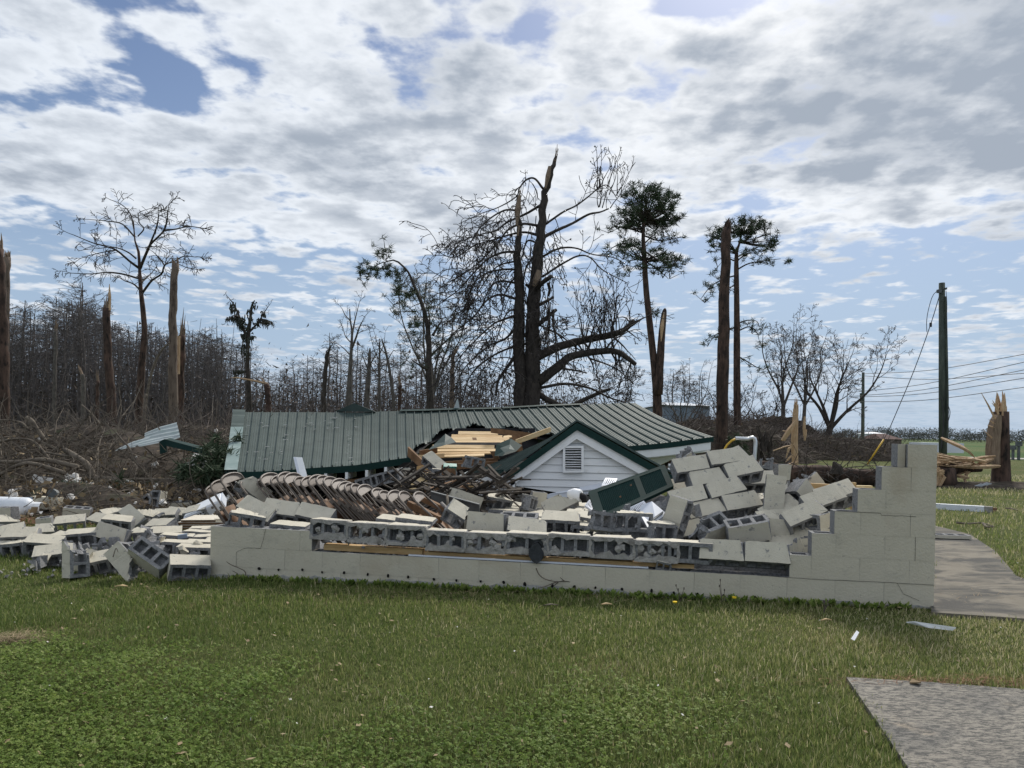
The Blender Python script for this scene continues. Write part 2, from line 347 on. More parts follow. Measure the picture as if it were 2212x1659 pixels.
# ================================================================== the setting: ground, paths
def lawn_material():
    m = bpy.data.materials.new('lawn_soil_and_turf'); m.use_nodes = True; t = m.node_tree; N = NT(t); b = t.nodes['Principled BSDF']
    tx = N.n('ShaderNodeTexCoord'); vec = tx.outputs['Object']
    c = N.mix(N.ramp(N.noise(vec, 24, 5, .65), .3, .7), (.048, .062, .018, 1), (.115, .135, .045, 1))
    c = N.mix(N.ramp(N.noise(vec, .55, 4, .6), .48, .72), c, (.15, .135, .06, 1))
    c = N.mix(N.m('MULTIPLY', N.ramp(N.noise(vec, 5, 4, .6), .56, .75), .6), c, (.06, .042, .022, 1))
    sp = N.n('ShaderNodeSeparateXYZ'); t.links.new(vec, sp.inputs[0])
    far = N.ramp(sp.outputs[1], 58, 66)
    field = N.mix(N.ramp(N.noise(vec, .02, 4, .6), .35, .65), (.055, .10, .032, 1), (.105, .125, .05, 1))
    c = N.mix(far, c, field)
    t.links.new(c, b.inputs['Base Color']); b.inputs['Roughness'].default_value = 1.0; b.inputs['Specular IOR Level'].default_value = .1
    bp = N.n('ShaderNodeBump'); bp.inputs['Strength'].default_value = .9; bp.inputs['Distance'].default_value = .03
    t.links.new(N.noise(vec, 60, 4, .7), bp.inputs['Height']); t.links.new(bp.outputs[0], b.inputs['Normal'])
    return m
def axis(lim, n, near):
    k = np.linspace(-1, 1, n); return np.sign(k) * (near * np.abs(k) + (lim - near) * np.abs(k) ** 7)
gx = axis(3500, 121, 28); gy = np.concatenate([np.linspace(-30, 30, 90), 30 + 3800 * np.linspace(.004, 1, 50) ** 2.5])
XX, YY = np.meshgrid(gx, gy); ZZ = np.vectorize(gz)(XX, YY)
gv = np.stack([XX, YY, ZZ], -1).reshape(-1, 3); nx = len(gx)
ii = np.arange(len(gy) - 1)[:, None] * nx + np.arange(nx - 1)[None]; ii = ii.ravel()
gf = np.stack([ii, ii + 1, ii + nx + 1, ii + nx], 1)
structure(npmesh('lawn', gv, gf, lawn_material()))
def sheet(name, pts, z, m, kind='structure', thick=.05):
    top = [Vector((p.x, p.y, gz(p.x, p.y) + z)) for p in pts]
    mb = MB(); mb.slab(top, thick, direction=(0, 0, -1)); o = mb.build(name, m); fixn(o); o['kind'] = kind; return o
WP = [(2012, 1330), (2330, 1352), (2330, 1300), (2196, 1250), (2150, 1195), (2095, 1158), (2016, 1138), (2000, 1150)]
walk_pts = [G(*p) for p in WP]; walk = sheet('walkway', walk_pts, .03, M['walk'])
PP = [(1828, 1471), (2010, 1482), (2400, 1512), (2560, 1900), (2080, 1900), (1975, 1690), (1895, 1570)]
pad_pts = [G(*p) for p in PP]; pad = sheet('concrete_pad', pad_pts, .025, M['pad'])
road_pts = [Vector((22, 66, 0)), Vector((120, 58, 0)), Vector((120, 64, 0)), Vector((22, 70, 0))]
sheet('road', road_pts, .03, mk('pale_road', (.33, .31, .28), (.40, .38, .34), 2, .95))
# ================================================================== the standing block wall
rng = random.Random(5)
A0, B0 = Vector((-3.11, 8.0, 0)), Vector((3.70, 6.69, 0))
WD = (B0 - A0).normalized(); WN = Vector((WD.y, -WD.x, 0))           # along the wall, towards the viewer
WL = (B0 - A0).length; CB, CHT = .025, .2032
def block_mesh(name, L=.397, T=.192, H=.194, seed=0, cut=None, cells=3, jit=.003, paint_ends=False, plug=False, chip=2):
    """hollow concrete block: x length, y thickness (painted faces), z along the cores"""
    r = random.Random(seed); bm = bmesh.new()
    w = .030; sh = .036; cw = (L - (cells + 1) * w) / cells
    xs = [-L / 2]
    for i in range(cells): xs += [xs[-1] + w, xs[-1] + w + cw]
    xs.append(L / 2); ys = [-T / 2, -T / 2 + sh, T / 2 - sh, T / 2]; nx_, ny_ = len(xs), 4
    g = [[[bm.verts.new((x + r.uniform(-jit, jit), y + r.uniform(-jit, jit), z + r.uniform(-jit, jit))) for y in ys] for x in xs] for z in (-H / 2, H / 2)]
    for _ in range(chip):                   # knocked-off corners
        i_, j_, k_ = r.choice((0, nx_ - 1)), r.choice((0, 3)), r.choice((0, 1)); v_ = g[k_][i_][j_]; v_.co += Vector((-math.copysign(r.uniform(.008, .028), v_.co.x), -math.copysign(r.uniform(.0, .012), v_.co.y), -math.copysign(r.uniform(.006, .022), v_.co.z)))
    def f(vs_, mi):
        fa = bm.faces.new(vs_); fa.material_index = mi; return fa
    hole = lambda i, j: j == 1 and i % 2 == 1
    for i in range(nx_ - 1):
        for j in range(3):
            if hole(i, j):
                if plug: f([bm.verts.new((g[0][p_][q_].co + g[1][p_][q_].co) / 2 + Vector((0, 0, r.uniform(-.03, .03)))) for p_, q_ in ((i, j), (i + 1, j), (i + 1, j + 1), (i, j + 1))], 1)  # partition added mid-core to block light so the cores look dark
                a, b_, c, d = (i, j), (i + 1, j), (i + 1, j + 1), (i, j + 1)
                for p, q in ((a, b_), (b_, c), (c, d), (d, a)):
                    f([g[0][p[0]][p[1]], g[1][p[0]][p[1]], g[1][q[0]][q[1]], g[0][q[0]][q[1]]], 1)
                continue
            f([g[1][i][j], g[1][i + 1][j], g[1][i + 1][j + 1], g[1][i][j + 1]], 1)
            f([g[0][i][j], g[0][i][j + 1], g[0][i + 1][j + 1], g[0][i + 1][j]], 1)
    for i in range(nx_ - 1):
        f([g[0][i][0], g[0][i + 1][0], g[1][i + 1][0], g[1][i][0]], 0)
        f([g[0][i + 1][3], g[0][i][3], g[1][i][3], g[1][i + 1][3]], 2)
    for j in range(3):
        f([g[0][0][j + 1], g[0][0][j], g[1][0][j], g[1][0][j + 1]], 0 if paint_ends else 1)
        f([g[0][-1][j], g[0][-1][j + 1], g[1][-1][j + 1], g[1][-1][j]], 1)
    for co_, no in (cut or []):
        geom = bm.verts[:] + bm.edges[:] + bm.faces[:]
        res = bmesh.ops.bisect_plane(bm, geom=geom, dist=1e-5, plane_co=co_, plane_no=no, clear_outer=True)
        ed = [e for e in res['geom_cut'] if isinstance(e, bmesh.types.BMEdge)]
        ed = bmesh.ops.subdivide_edges(bm, edges=ed, cuts=3)['geom_inner'] and [e for e in bm.edges if e.is_boundary]
        try:
            tf = bmesh.ops.triangle_fill(bm, use_beauty=True, use_dissolve=False, edges=ed)
            nf = [x for x in tf['geom'] if isinstance(x, bmesh.types.BMFace)]
            for x in nf: x.material_index = 1
            vv = {v for x in nf for v in x.verts}
            n_ = Vector(no).normalized()
            for v in vv: v.co += n_ * r.uniform(-.03, .008) + Vector((r.uniform(-.006, .006), r.uniform(-.006, .006), r.uniform(-.006, .006)))
        except Exception: pass
    bmesh.ops.recalc_face_normals(bm, faces=bm.faces)
    me = bpy.data.meshes.new(name); bm.to_mesh(me); bm.free()
    for k in ('paint', 'cmu', 'paint_in'): me.materials.append(M[k])
    return me
BM = {}
for i in range(4): BM['full%d' % i] = block_mesh('block', seed=i, paint_ends=(i == 3), jit=.0035, plug=True)
BM['two0'] = block_mesh('block', seed=7, cells=2, plug=True)
BM['half0'] = block_mesh('block', L=.195, cells=1, seed=8)
BM['half1'] = block_mesh('block', seed=9, cut=[((.02, 0, 0), (1, .2, .25))])
BM['brk0'] = block_mesh('block', seed=10, cut=[((.10, 0, .03), (1, 0, .9))])
BM['brk1'] = block_mesh('block', seed=11, cut=[((-.11, .0, .0), (-1, .3, .7))])
BM['brk2'] = block_mesh('block', seed=12, cut=[((0, .03, 0), (.15, 1, .35))])
BM['brk3'] = block_mesh('block', seed=13, cut=[((.05, 0, .02), (.5, 0, 1)), ((-.16, 0, 0), (-1, -.2, .3))])
BM['brk4'] = block_mesh('block', seed=14, cut=[((.13, 0, -.02), (1, -.3, -.5)), ((-.1, 0, .05), (-.5, .1, 1))])
BM['shell0'] = block_mesh('block', seed=15, cut=[((0, -.045, 0), (.05, 1, .1))])
BM['shell0'].transform(Matrix.Translation((0, .07, 0)))
for me in BM.values(): me.name = 'concrete_block'
def wall_block_mesh(L, seed):
    return block_mesh('concrete_block', L=L, cells=max(1, round(L / .135)), seed=seed, jit=.0009, chip=0)
WB = {}
for L in (.399, .196, .30):
    for s in range(2):
        WB[(L, s)] = wall_block_mesh(L, 40 + s + int(L * 100)); WB[(L, s)].materials[0] = M['wallpaint']
wall = empty('block_wall', (A0.x, A0.y, CB), 'low cream painted concrete block wall with stepped broken right end', 'wall')
wang = math.atan2(WD.y, WD.x)
def wb(s0, s1, c, seed, parent=wall, dy=0.0, dz=0.0, da=0.0):
    L = s1 - s0
    key = min(WB, key=lambda k: (abs(k[0] - (L - .006)), k[1] != seed % 2)); key = (key[0], seed % 2)
    o = bpy.data.objects.new('concrete_block', WB[key]); col.objects.link(o); o.parent = parent
    p = A0 + WD * ((s0 + s1) / 2) - WN * (.097 + dy); p.z = CB + (c - .5) * CHT + dz
    o.location = p - Vector(LOC[parent.name]); o.rotation_euler = (0, 0, wang + da)
    o.scale = ((L - .0016) / key[0], 1, (CHT - .0016) / .194)
    return o
def ws(vx, Y=None):                        # photo x -> distance along the wall
    a = ray(vx, 1250)[0]
    return (A0.y * a - A0.x) / (WD.x - a * WD.y)
STEP = {1: 0.0, 2: 1705, 3: 1752, 4: 1800, 5: 1849, 6: 1900, 7: 1955}
k = 0
for c in range(0, 8):
    s_start = 0.0 if c < 2 else ws(STEP[c])
    s = WL; first = (c % 2 == 0)
    while s > s_start + .02:
        L = .2032 if (first and c != 7) else .4064
        if s == WL and c == 7: L = s - s_start
        s0 = max(s - L, s_start)
        if 0 < s0 - s_start < .09: s0 = s_start
        wb(s0, s, c, k, dz=rng.uniform(-.0005, .0005), dy=rng.uniform(-.0012, .0012)); k += 1
        s = s0; first = False
s_end = ws(672)
for s0, s1 in ((0, .60), (.60, 1.0), (1.0, s_end)): wb(s0, s1, 2, k, dy=rng.uniform(-.002, .002)); k += 1
wb(ws(1937), ws(1955) - .004, 7, 3, dy=.05)
# mortar between the blocks, a little behind their faces
mb = MB()
def wp(s, y, z): p = A0 + WD * s - WN * y; return Vector((p.x, p.y, z))
for c in range(0, 8):
    s_start = 0.0 if c < 2 else ws(STEP[c])
    z0 = CB + (c - 1) * CHT - .003; z1_ = z0 + .006
    mb.slab([wp(s_start + .002, .003, z0), wp(WL - .002, .003, z0), wp(WL - .002, .003, z1_), wp(s_start + .002, .003, z1_)], .185, direction=-WN)
zt = CB + CHT
mb.slab([wp(.002, .004, zt - .003), wp(s_end, .004, zt - .003), wp(s_end, .004, zt + .003), wp(.002, .004, zt + .003)], .184, direction=-WN)
o = mb.build('mortar', M['wallpaint'], wall); fixn(o)
mb = MB(); r2 = random.Random(3)
fp = []
for i in range(60):
    s = WL * i / 59; fp.append((s, CB - .005 + r2.uniform(-.02, .03) - .09 * (1 - i / 59) ** 2))
for (s0, za), (s1, zb) in zip(fp[:-1], fp[1:]):
    mb.slab([wp(s0, -.012, -.5), wp(s1, -.012, -.5), wp(s1, -.008, zb), wp(s0, -.008, za)], .2, direction=-WN)
o = mb.build('footing', M['found'], wall)
mb = MB()
for i in range(27):                        # weep holes in the bed joint
    s = .55 + i * .232 + r2.uniform(-.03, .03); z = CB + r2.uniform(-.006, .012); rr = r2.uniform(.010, .017)
    if s > WL - .2: break
    c_ = wp(s, -.0135, z)
    mb.slab([c_ + (WD * math.cos(t) + Vector((0, 0, 1.25 * math.sin(t)))) * rr * r2.uniform(.75, 1.2) for t in np.linspace(0, 2 * math.pi, 8)[:-1]], .004, direction=-WN)
o = mb.build('weep_holes', M['dark'], wall); o['kind'] = 'stuff'
mb = MB()
def crack(pts):
    pp = []
    for (a, b_), (c_, d) in zip(pts[:-1], pts[1:]):
        for t in np.linspace(0, 1, 6)[:-1]: pp.append(wp(a + (c_ - a) * t, -.0025, b_ + (d - b_) * t + r2.uniform(-.003, .003)))
    pp.append(wp(pts[-1][0], -.0025, pts[-1][1])); mb.tube(pp, .0013, 4)
z_ = lambda c: CB + c * CHT
crack([(.62, z_(2)), (.60, z_(1.5)), (.57, z_(1)), (.40, z_(.98)), (.30, z_(.75)), (.30, z_(0))])
crack([(WL - 1.45, z_(1)), (WL - 1.0, z_(1) - .005), (WL - .6, z_(1)), (WL - .0, z_(1))])
crack([(WL - .95, z_(4)), (WL - .45, z_(4)), (WL - .44, z_(4) - .02), (WL - .16, z_(4) - .02)])
crack([(WL - .30, z_(1)), (WL - .25, z_(.55)), (WL - .12, z_(.3))])
crack([(WL - .16, z_(3)), (WL - .16, z_(2))])
mb.build('crack', M['dark'], wall)
# ================================================================== the collapsed house
rng = random.Random(11)
UP = Vector((0, 0, 1))
def lerp(a, b, t): return a + (b - a) * t
def poly_at(pts, t):                       # piecewise linear through (t, value...) rows
    for p, q in zip(pts[:-1], pts[1:]):
        if t <= q[0]:
            k = (t - p[0]) / max(1e-9, q[0] - p[0]); return [lerp(a, b, k) for a, b in zip(p[1:], q[1:])]
    return list(pts[-1][1:])
house = empty('collapsed_house', (-1.0, 15.5, 0), 'collapsed house with long sagging green metal roof', 'house')
RIDGE = [(0, 506, 890, 17.3), (.15, 640, 891, 17.5), (.30, 780, 891, 17.8), (.42, 880, 888, 18.0), (.6, 1030, 885, 18.4), (.75, 1165, 879, 18.8), (.9, 1290, 873, 19.1), (1, 1373, 871, 19.3)]
EAVE = [(0, 488, 1021, 13.4), (.15, 625, 1016, 13.6), (.30, 775, 1004, 13.8), (.43, 893, 988, 14.2), (.5, 955, 992, 14.3), (.6, 1100, 985, 14.6), (.75, 1270, 972, 14.9), (.9, 1430, 957, 15.1), (1, 1541, 944, 15.3)]
TEAR = [(0, 1), (.415, 1), (.43, .97), (.445, .80), (.46, .66), (.475, .58), (.50, .50), (.52, .44), (.56, .40), (.60, .44), (.64, .50), (.68, .57), (.71, .70), (.74, .98), (.76, 1), (1, 1)]
def roof_pt(s, t, lift=0.0):
    a = V(*poly_at(RIDGE, s)); b = V(*poly_at(EAVE, s))
    p = a.lerp(b, t); sag = math.sin(math.pi * t) * (.06 + .12 * max(0, 1 - abs(s - .33) / .22)) + .006 * math.sin(s * 31 + t * 5)
    p.z -= sag; p.z += lift; return p
NR = 46                                    # rib to rib bays
prof = [(0, 0), (.09, 0), (.12, .034), (.18, .034), (.22, 0), (.48, 0), (.51, .008), (.54, 0), (.74, 0), (.77, .008), (.80, 0), (1, 0)]
tr_r = random.Random(4)
for pnl in range(0, NR, 4):
    mb = MB(); cols = []
    for b_ in range(pnl, min(pnl + 4, NR)):
        for (q, h) in prof[:-1]: cols.append(((b_ + q) / NR, h))
    cols.append(((min(pnl + 4, NR)) / NR, 0))
    nt = 13; base = 0; tm_prev = None
    for (s, h) in cols:
        s = min(s + .00015 * (pnl % 8 == 0), 1.0)
        tm = poly_at(TEAR, s)[0]
        if tm < .97: tm += tr_r.uniform(-.025, .025)
        for i in range(nt):
            t = tm * i / (nt - 1); p = roof_pt(s, t, h + .004 * (pnl % 8 == 0))
            if tm < .96 and i >= nt - 2: p.z += (.05 if i == nt - 2 else .12) * (.4 + .6 * math.sin(s * 90))
            mb.v.append(tuple(p))
    for c_ in range(len(cols) - 1):
        for i in range(nt - 1):
            a = c_ * nt + i; mb.f.append((a, a + 1, a + nt + 1, a + nt)); mb.mi.append(0)
    mb.build('roof_panel', M['green'], house)
# underside / felt
mb = MB()
cols = [i / 40 for i in range(41)]; nt = 9
for s in cols:
    tm = poly_at(TEAR, s)[0]
    tm = min(1, tm + .03) - .01
    for i in range(nt): mb.v.append(tuple(roof_pt(s, .01 + tm * i / (nt - 1) * .985, -.05)))
for c_ in range(40):
    for i in range(nt - 1):
        a = c_ * nt + i; mb.f.append((a, a + 1, a + nt + 1, a + nt)); mb.mi.append(0)
mb.build('roofing_felt', M['black'], house)
# back slope so the ridge has a far side
mb = MB(); nb = 30
for i in range(nb + 1):
    a = roof_pt(i / nb, 0, .0); mb.v.append(tuple(a + Vector((0, .02, -.01)))); mb.v.append(tuple(a + Vector((-.7, 3.3, -1.15))))
for i in range(nb): mb.f.append((2 * i, 2 * i + 2, 2 * i + 3, 2 * i + 1)); mb.mi.append(0)
mb.build('back_roof_slope', M['green'], house)
# ridge cap pieces
for s0, s1 in ((.40, .655), (.66, .86)):
    mb = MB(); n = 8
    for i in range(n):
        p = roof_pt(lerp(s0, s1, i / (n - 1)), 0, .045); q = roof_pt(lerp(s0, s1, i / (n - 1)), .035, .05); mb.v += [tuple(p + Vector((-.05, .2, -.06))), tuple(p), tuple(q)]
    for i in range(n - 1):
        for k in (0, 1): mb.f.append((3 * i + k, 3 * i + k + 1, 3 * i + k + 4, 3 * i + k + 3)); mb.mi.append(0)
    mb.build('ridge_cap', M['greend'], house)
# left rake trim: green above, pale bare metal below
for t0, t1, m_ in ((0.0, .30, 'green'), (.30, 1.0, 'rake')):
    mb = MB(); n = 9
    for i in range(n):
        t = lerp(t0, t1, i / (n - 1)); a = roof_pt(0, t, .05); w_ = (roof_pt(.027, t, .05) - a)
        j = tr_r.uniform(-.012, .012); mb.v += [tuple(a + Vector((-.03, 0, -.16))), tuple(a + Vector((-.03, 0, j))), tuple(a + w_ + Vector((0, 0, j)))]
    for i in range(n - 1):
        for k in (0, 1): mb.f.append((3 * i + k, 3 * i + k + 1, 3 * i + k + 4, 3 * i + k + 3)); mb.mi.append(0)
    mb.build('rake_trim', M[m_], house)
# eave trim, rafter ends, soffit gap on the left
def eave_strip(name, s0, s1, top, bot, out, m_, n=14, thick=.02):
    mb = MB()
    for i in range(n):
        p = roof_pt(lerp(s0, s1, i / (n - 1)), 1.0); p.y -= out; mb.v += [tuple(p + UP * top), tuple(p + UP * bot), tuple(p + UP * top + Vector((0, thick, 0))), tuple(p + UP * bot + Vector((0, thick, 0)))]
    for i in range(n - 1):
        b_ = 4 * i; mb.f += [(b_, b_ + 1, b_ + 5, b_ + 4), (b_ + 2, b_ + 6, b_ + 7, b_ + 3), (b_ + 1, b_ + 3, b_ + 7, b_ + 5), (b_, b_ + 4, b_ + 6, b_ + 2)]; mb.mi += [0] * 4
    mb.f += [(0, 2, 3, 1), (4 * n - 4, 4 * n - 3, 4 * n - 1, 4 * n - 2)]; mb.mi += [0, 0]
    return fixn(mb.build(name, m_, house))
eave_strip('eave_trim', 0, .425, .005, -.115, .03, M['greend'])
eave_strip('eave_trim', .80, 1.0, .0, -.10, .03, M['greend'])
eave_strip('fascia_board', .78, .995, -.105, -.25, .01, M['white'], thick=.03)
for i in range(9):
    s = .05 + i * .045; p = roof_pt(s, 1.0); mb = MB(); mb.box((p.x, p.y + .35, p.z - .17), (.045, .8, .12)); mb.build('rafter', M['oldwood'] if i < 2 else M['white'], house)
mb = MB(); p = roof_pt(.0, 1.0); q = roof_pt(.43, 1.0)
mb.slab([Vector((p.x, p.y + .9, -.1)), Vector((q.x, q.y + .9, -.1)), q + Vector((0, .9, -.12)), p + Vector((0, .9, -.12))], .1); mb.build('eave_gap_shade', M['dark'], house)  # near-black sheet paints the shade of the gap under the eave
eave_strip('soffit_board', .14, .42, -.25, -.30, -.10, M['oldwood'], thick=.3)
# right end under the eave: soffit, remaining wall
mb = MB(); a0, a1 = roof_pt(.83, 1.0), roof_pt(.995, 1.0)
mb.slab([a0 + Vector((0, .05, -.26)), a1 + Vector((0, .05, -.26)), a1 + Vector((-.1, 1.0, -.34)), a0 + Vector((0, 1.0, -.34))], .03, direction=(0, 0, -1)); mb.build('soffit', M['white'], house)
mb = MB(); mb.slab([a0 + Vector((-.3, .5, -.9)), a1 + Vector((-.9, .6, -.62)), a1 + Vector((-.35, .55, -.33)), a0 + Vector((-.3, .5, -.33))], .15); mb.build('frieze_board', M['siding'], house)
mb = MB(); mb.slab([Vector((a0.x - 2.4, a0.y + 1.1, -.1)), Vector((a1.x - .9, a1.y + 1.2, -.1)), a1 + Vector((-.9, 1.2, -.5)), a0 + Vector((-2.4, 1.1, -.4))], .2); mb.build('rear_wall', M['mortar'], house)
mb = MB(); p = roof_pt(.285, 0); mb.add([tuple(p + Vector(q)) for q in ((-.45, 0, .02), (.0, -.05, .22), (.48, 0, .03), (.5, .6, .0), (0, .6, .18), (-.45, .6, 0))], [(0, 1, 4, 5), (1, 2, 3, 4), (0, 2, 1)]); mb.build('roof_vent', M['green'], house)
p = roof_pt(.545, 0); mb = MB(); mb.slab([p + Vector((-.06, 0, 0)), p + Vector((.1, 0, 0)), p + Vector((.05, 0, .24)), p + Vector((.03, .0, .26))], .03); mb.build('bent_flashing', M['galv'], house)
# small white flecks of debris on the roof
mb = MB(); fr = random.Random(9)
for i in range(46):
    s, t = fr.uniform(.02, .30), fr.uniform(.1, .97); p = roof_pt(s, t, .04); e = fr.uniform(.012, .05)
    mb.slab([p + Vector((fr.uniform(-e, e) * 1.3, fr.uniform(-e, e), .01)) for _ in range(4)], .01, direction=(0, 0, -1))
o = mb.build('debris_fleck', M['fluff'], house); o['kind'] = 'stuff'
# torn opening: exposed sheathing planks
def plank(parent, a, b, width, m_, name='sheathing_plank', thick=.022, side=None):
    a, b = Vector(a), Vector(b); d = (b - a).normalized(); sd = side if side is not None else d.cross(Vector((0, -.35, 1))).normalized()
    mb = MB(); mb.slab([a, b, b + sd * width, a + sd * width], thick); o = mb.build(name, m_, parent); return fixn(o)
ROWS = [(990, 1075, 935, 936), (975, 1085, 941, 943), (962, 1100, 947, 948), (950, 1095, 953, 953), (944, 1075, 959, 959), (938, 1060, 965, 966), (930, 1068, 972, 971), (925, 1062, 979, 976), (920, 1050, 985, 981)]
for i, (xa, xb, ya, yb) in enumerate(ROWS):
    Y = 15.4 - i * .17; m_ = M[('woodx', 'wood', 'woodx')[i % 3]] if i != 4 else M['black']
    a, b_ = V(xa + rng.uniform(-5, 5), ya + 3, Y), V(xb + rng.uniform(-8, 8), yb + 3, Y + .1)
    plank(house, a, b_, .128, m_, side=(Vector((0, .95, .36 + rng.uniform(-.12, .2)))).normalized())
    if i in (1, 3, 6): plank(house, b_ + Vector((.02, 0, 0)), b_ + Vector((.25, .0, .03)), .14, M['woodx'], side=(Vector((0, .95, .3))).normalized())
mb = MB(); mb.slab([V(900, 1000, 15.9), V(1170, 985, 16.2), V(1155, 925, 16.6), V(985, 925, 16.4), V(905, 985, 16.0)], .05); mb.build('roofing_felt', M['black'], house)
for a, b_, w_, m_ in [((905, 1012, 13.7), (1075, 1000, 13.9), .09, 'oldwood'), ((960, 1016, 13.5), (1080, 1008, 13.6), .10, 'oldwood'), ((998, 990, 13.4), (1002, 1010, 13.4), .10, 'oldwood'),
                       ((1105, 938, 14.6), (1112, 975, 14.5), .16, 'oldwood'), ((1060, 935, 15), (1160, 948, 15), .1, 'oldwood'), ((1115, 960, 14.2), (1190, 933, 14.4), .09, 'woodx'),
                       ((880, 985, 13.5), (930, 1032, 13.2), .16, 'oldwood'), ((900, 1018, 13), (960, 1008, 13), .08, 'wood'), ((868, 1052, 12.4), (930, 1028, 12.6), .07, 'wood'),
                       ((1058, 975, 13.6), (1068, 992, 13.6), .1, 'oldwood'), ((908, 985, 14), (945, 979, 14.2), .10, 'oldwood'), ((905, 992, 13.9), (960, 988, 14), .07, 'woodx'), ((1020, 945, 15.2), (1030, 990, 14.4), .08, 'oldwood')]:
    plank(house, V(*a), V(*b_), w_, M[m_], 'broken_rafter', .05, side=UP if abs(a[0] - b_[0]) > 15 else Vector((1, 0, 0)))
mb = MB(); mb.slab([V(855, 1045, 13.9), V(1100, 1050, 13.9), V(1100, 985, 14.1), V(860, 1000, 14.1)], .1); mb.build('interior_shade_sheet', M['dark'], house)  # sheet coloured near-black to imitate the shade inside the house
def crumple(pts, name, m_, parent, thick=.01):
    mb = MB(); c = sum(pts, Vector()) / len(pts) + Vector((.03, -.05, .0)); n = len(pts)
    mb.add(list(pts) + [c], [(i, (i + 1) % n, n) for i in range(n)]); return mb.build(name, m_, parent)
crumple([V(925, 972, 13.9), V(940, 958, 14.2), V(962, 937, 14.4), V(975, 945, 14.4), V(985, 955, 14.2), V(960, 962, 14)], 'torn_roof_flap', M['green'], house)
crumple([V(1068, 985, 13.4), V(1072, 960, 13.7), V(1103, 947, 13.8), V(1128, 962, 13.6), V(1115, 975, 13.4), V(1085, 985, 13.2)], 'torn_roof_flap', M['greend'], house)
crumple([V(1080, 968, 13.3), V(1102, 960, 13.4), V(1112, 972, 13.2), V(1090, 978, 13.1)], 'torn_roof_flap', M['green'], house)
# ------------------------------------------------------------------ porch gable
porch = empty('porch_gable', (1.0, 12.2, 0), 'white clapboard porch gable with green roof and louvred vent, dropped to the ground', 'porch')
GY = 11.8
def gp(vx, vy, dy=0.0): return V(vx, vy, GY + dy)
ap, lf, rt = gp(1246, 922), gp(1085, 1030), gp(1470, 1046)
base = [gp(1112, 1046), gp(1112, 1062), gp(1360, 1062), gp(1420, 1040)]
gL, gR = gp(1100, 1021, .06), gp(1410, 1021, .06)
# clapboards
zt, zb = ap.z - .03, gp(1246, 1070).z; nb = 9; hgt = (zt - zb) / nb
def rake_x(z, side):
    if side < 0: return lerp(ap.x, lf.x, min(1, (ap.z - z) / (ap.z - lf.z)))
    return lerp(ap.x, rt.x, min(1, (ap.z - z) / (ap.z - rt.z)))
xl_min, xr_max = gp(1115, 1040).x, gp(1420, 1040).x
for i in range(nb):
    z0, z1_ = zb + i * hgt + .006, zb + (i + 1) * hgt
    x0, x1 = max(rake_x(z0, -1), xl_min), min(rake_x(z0, 1), xr_max); u0, u1 = max(rake_x(z1_, -1), xl_min), min(rake_x(z1_, 1), xr_max)
    y = GY + .10
    mb = MB(); bot = .0
    v8 = [(x0, y - .028, z0), (x1, y - .028, z0), (u1, y - .008, z1_), (u0, y - .008, z1_), (x0, y + .01, z0), (x1, y + .01, z0), (u1, y + .01, z1_), (u0, y + .01, z1_)]
    if i == 0: v8[0] = (x0 + .85, y - .028, z0); v8[4] = (x0 + .85, y + .01, z0); v8[1] = (x1 - .4, y - .028, z0); v8[5] = (x1 - .4, y + .01, z0)
    mb.add(v8, [(0, 1, 2, 3), (7, 6, 5, 4), (0, 4, 5, 1), (3, 2, 6, 7), (0, 3, 7, 4), (1, 5, 6, 2)])
    mb.build('clapboard', M['siding'], porch)
mb = MB(); mb.slab([Vector((xl_min + .02, GY + .115, zb - .02)), Vector((xr_max, GY + .115, zb - .02)), Vector((xr_max, GY + .115, zb + .35)), Vector((ap.x, GY + .115, ap.z - .02)), Vector((xl_min + .02, GY + .115, zb + .35))], .02); mb.build('gable_backing', M['dark'], porch)
# rake boards and green rake trim
def rake(a, b, top, bot, y0, thick, m_, name):
    mb = MB(); mb.slab([a + Vector((0, y0, top)), b + Vector((0, y0, top)), b + Vector((0, y0, bot)), a + Vector((0, y0, bot))], thick, direction=(0, 1, 0)); return fixn(mb.build(name, m_, porch))
ax = gp(1246, 920); bl = gp(1090, 1033); br = gp(1480, 1050)
rake(ax, bl, -.02, -.20, -.02, .03, M['white'], 'rake_board'); rake(ax, br, -.021, -.20, -.018, .03, M['white'], 'rake_board')
rake(ax, bl, .05, -.065, -.06, .035, M['greend'], 'rake_trim'); rake(ax + Vector((0, .001, .0)), br, .05, -.065, -.057, .035, M['greend'], 'rake_trim')
mb = MB(); mb.slab([gp(1099, 1028, -.03), gp(1122, 1018, -.03), gp(1123, 1033, -.03), gp(1103, 1035, -.03)], .1, direction=(0, 1, 0)); mb.build('eave_return', M['white'], porch)
# corner board, lower side wall, trim
mb = MB(); mb.slab([gp(1102, 1035, -.02), gp(1113, 1035, -.02), gp(1113, 1064, -.02), gp(1104, 1065, -.02)], .1, direction=(0, 1, 0)); mb.build('corner_board', M['white'], porch)
mb = MB(); mb.slab([gp(1030, 1072, 1.0), gp(1100, 1067, .0), gp(1100, 1037, .0), gp(1040, 1048, 1.0)], .05); mb.build('side_wall', M['siding'], porch)
for pts in ([(1113, 1045), (1158, 1047), (1150, 1062), (1113, 1064)], [(1140, 1046), (1156, 1046), (1155, 1064), (1142, 1064)], [(1165, 1046), (1240, 1047), (1240, 1055), (1180, 1052)]):
    mb = MB(); mb.slab([gp(x, y, .13) for x, y in pts], .02); mb.build('inner_panel', M['paint'], porch)
mb = MB(); mb.slab([gp(1185, 1082, -.25), gp(1180, 1068, -.25), gp(1295, 1044, .05), gp(1330, 1052, .05), gp(1290, 1062, 0)], .03); mb.build('fallen_fascia', M['plastic'], porch)
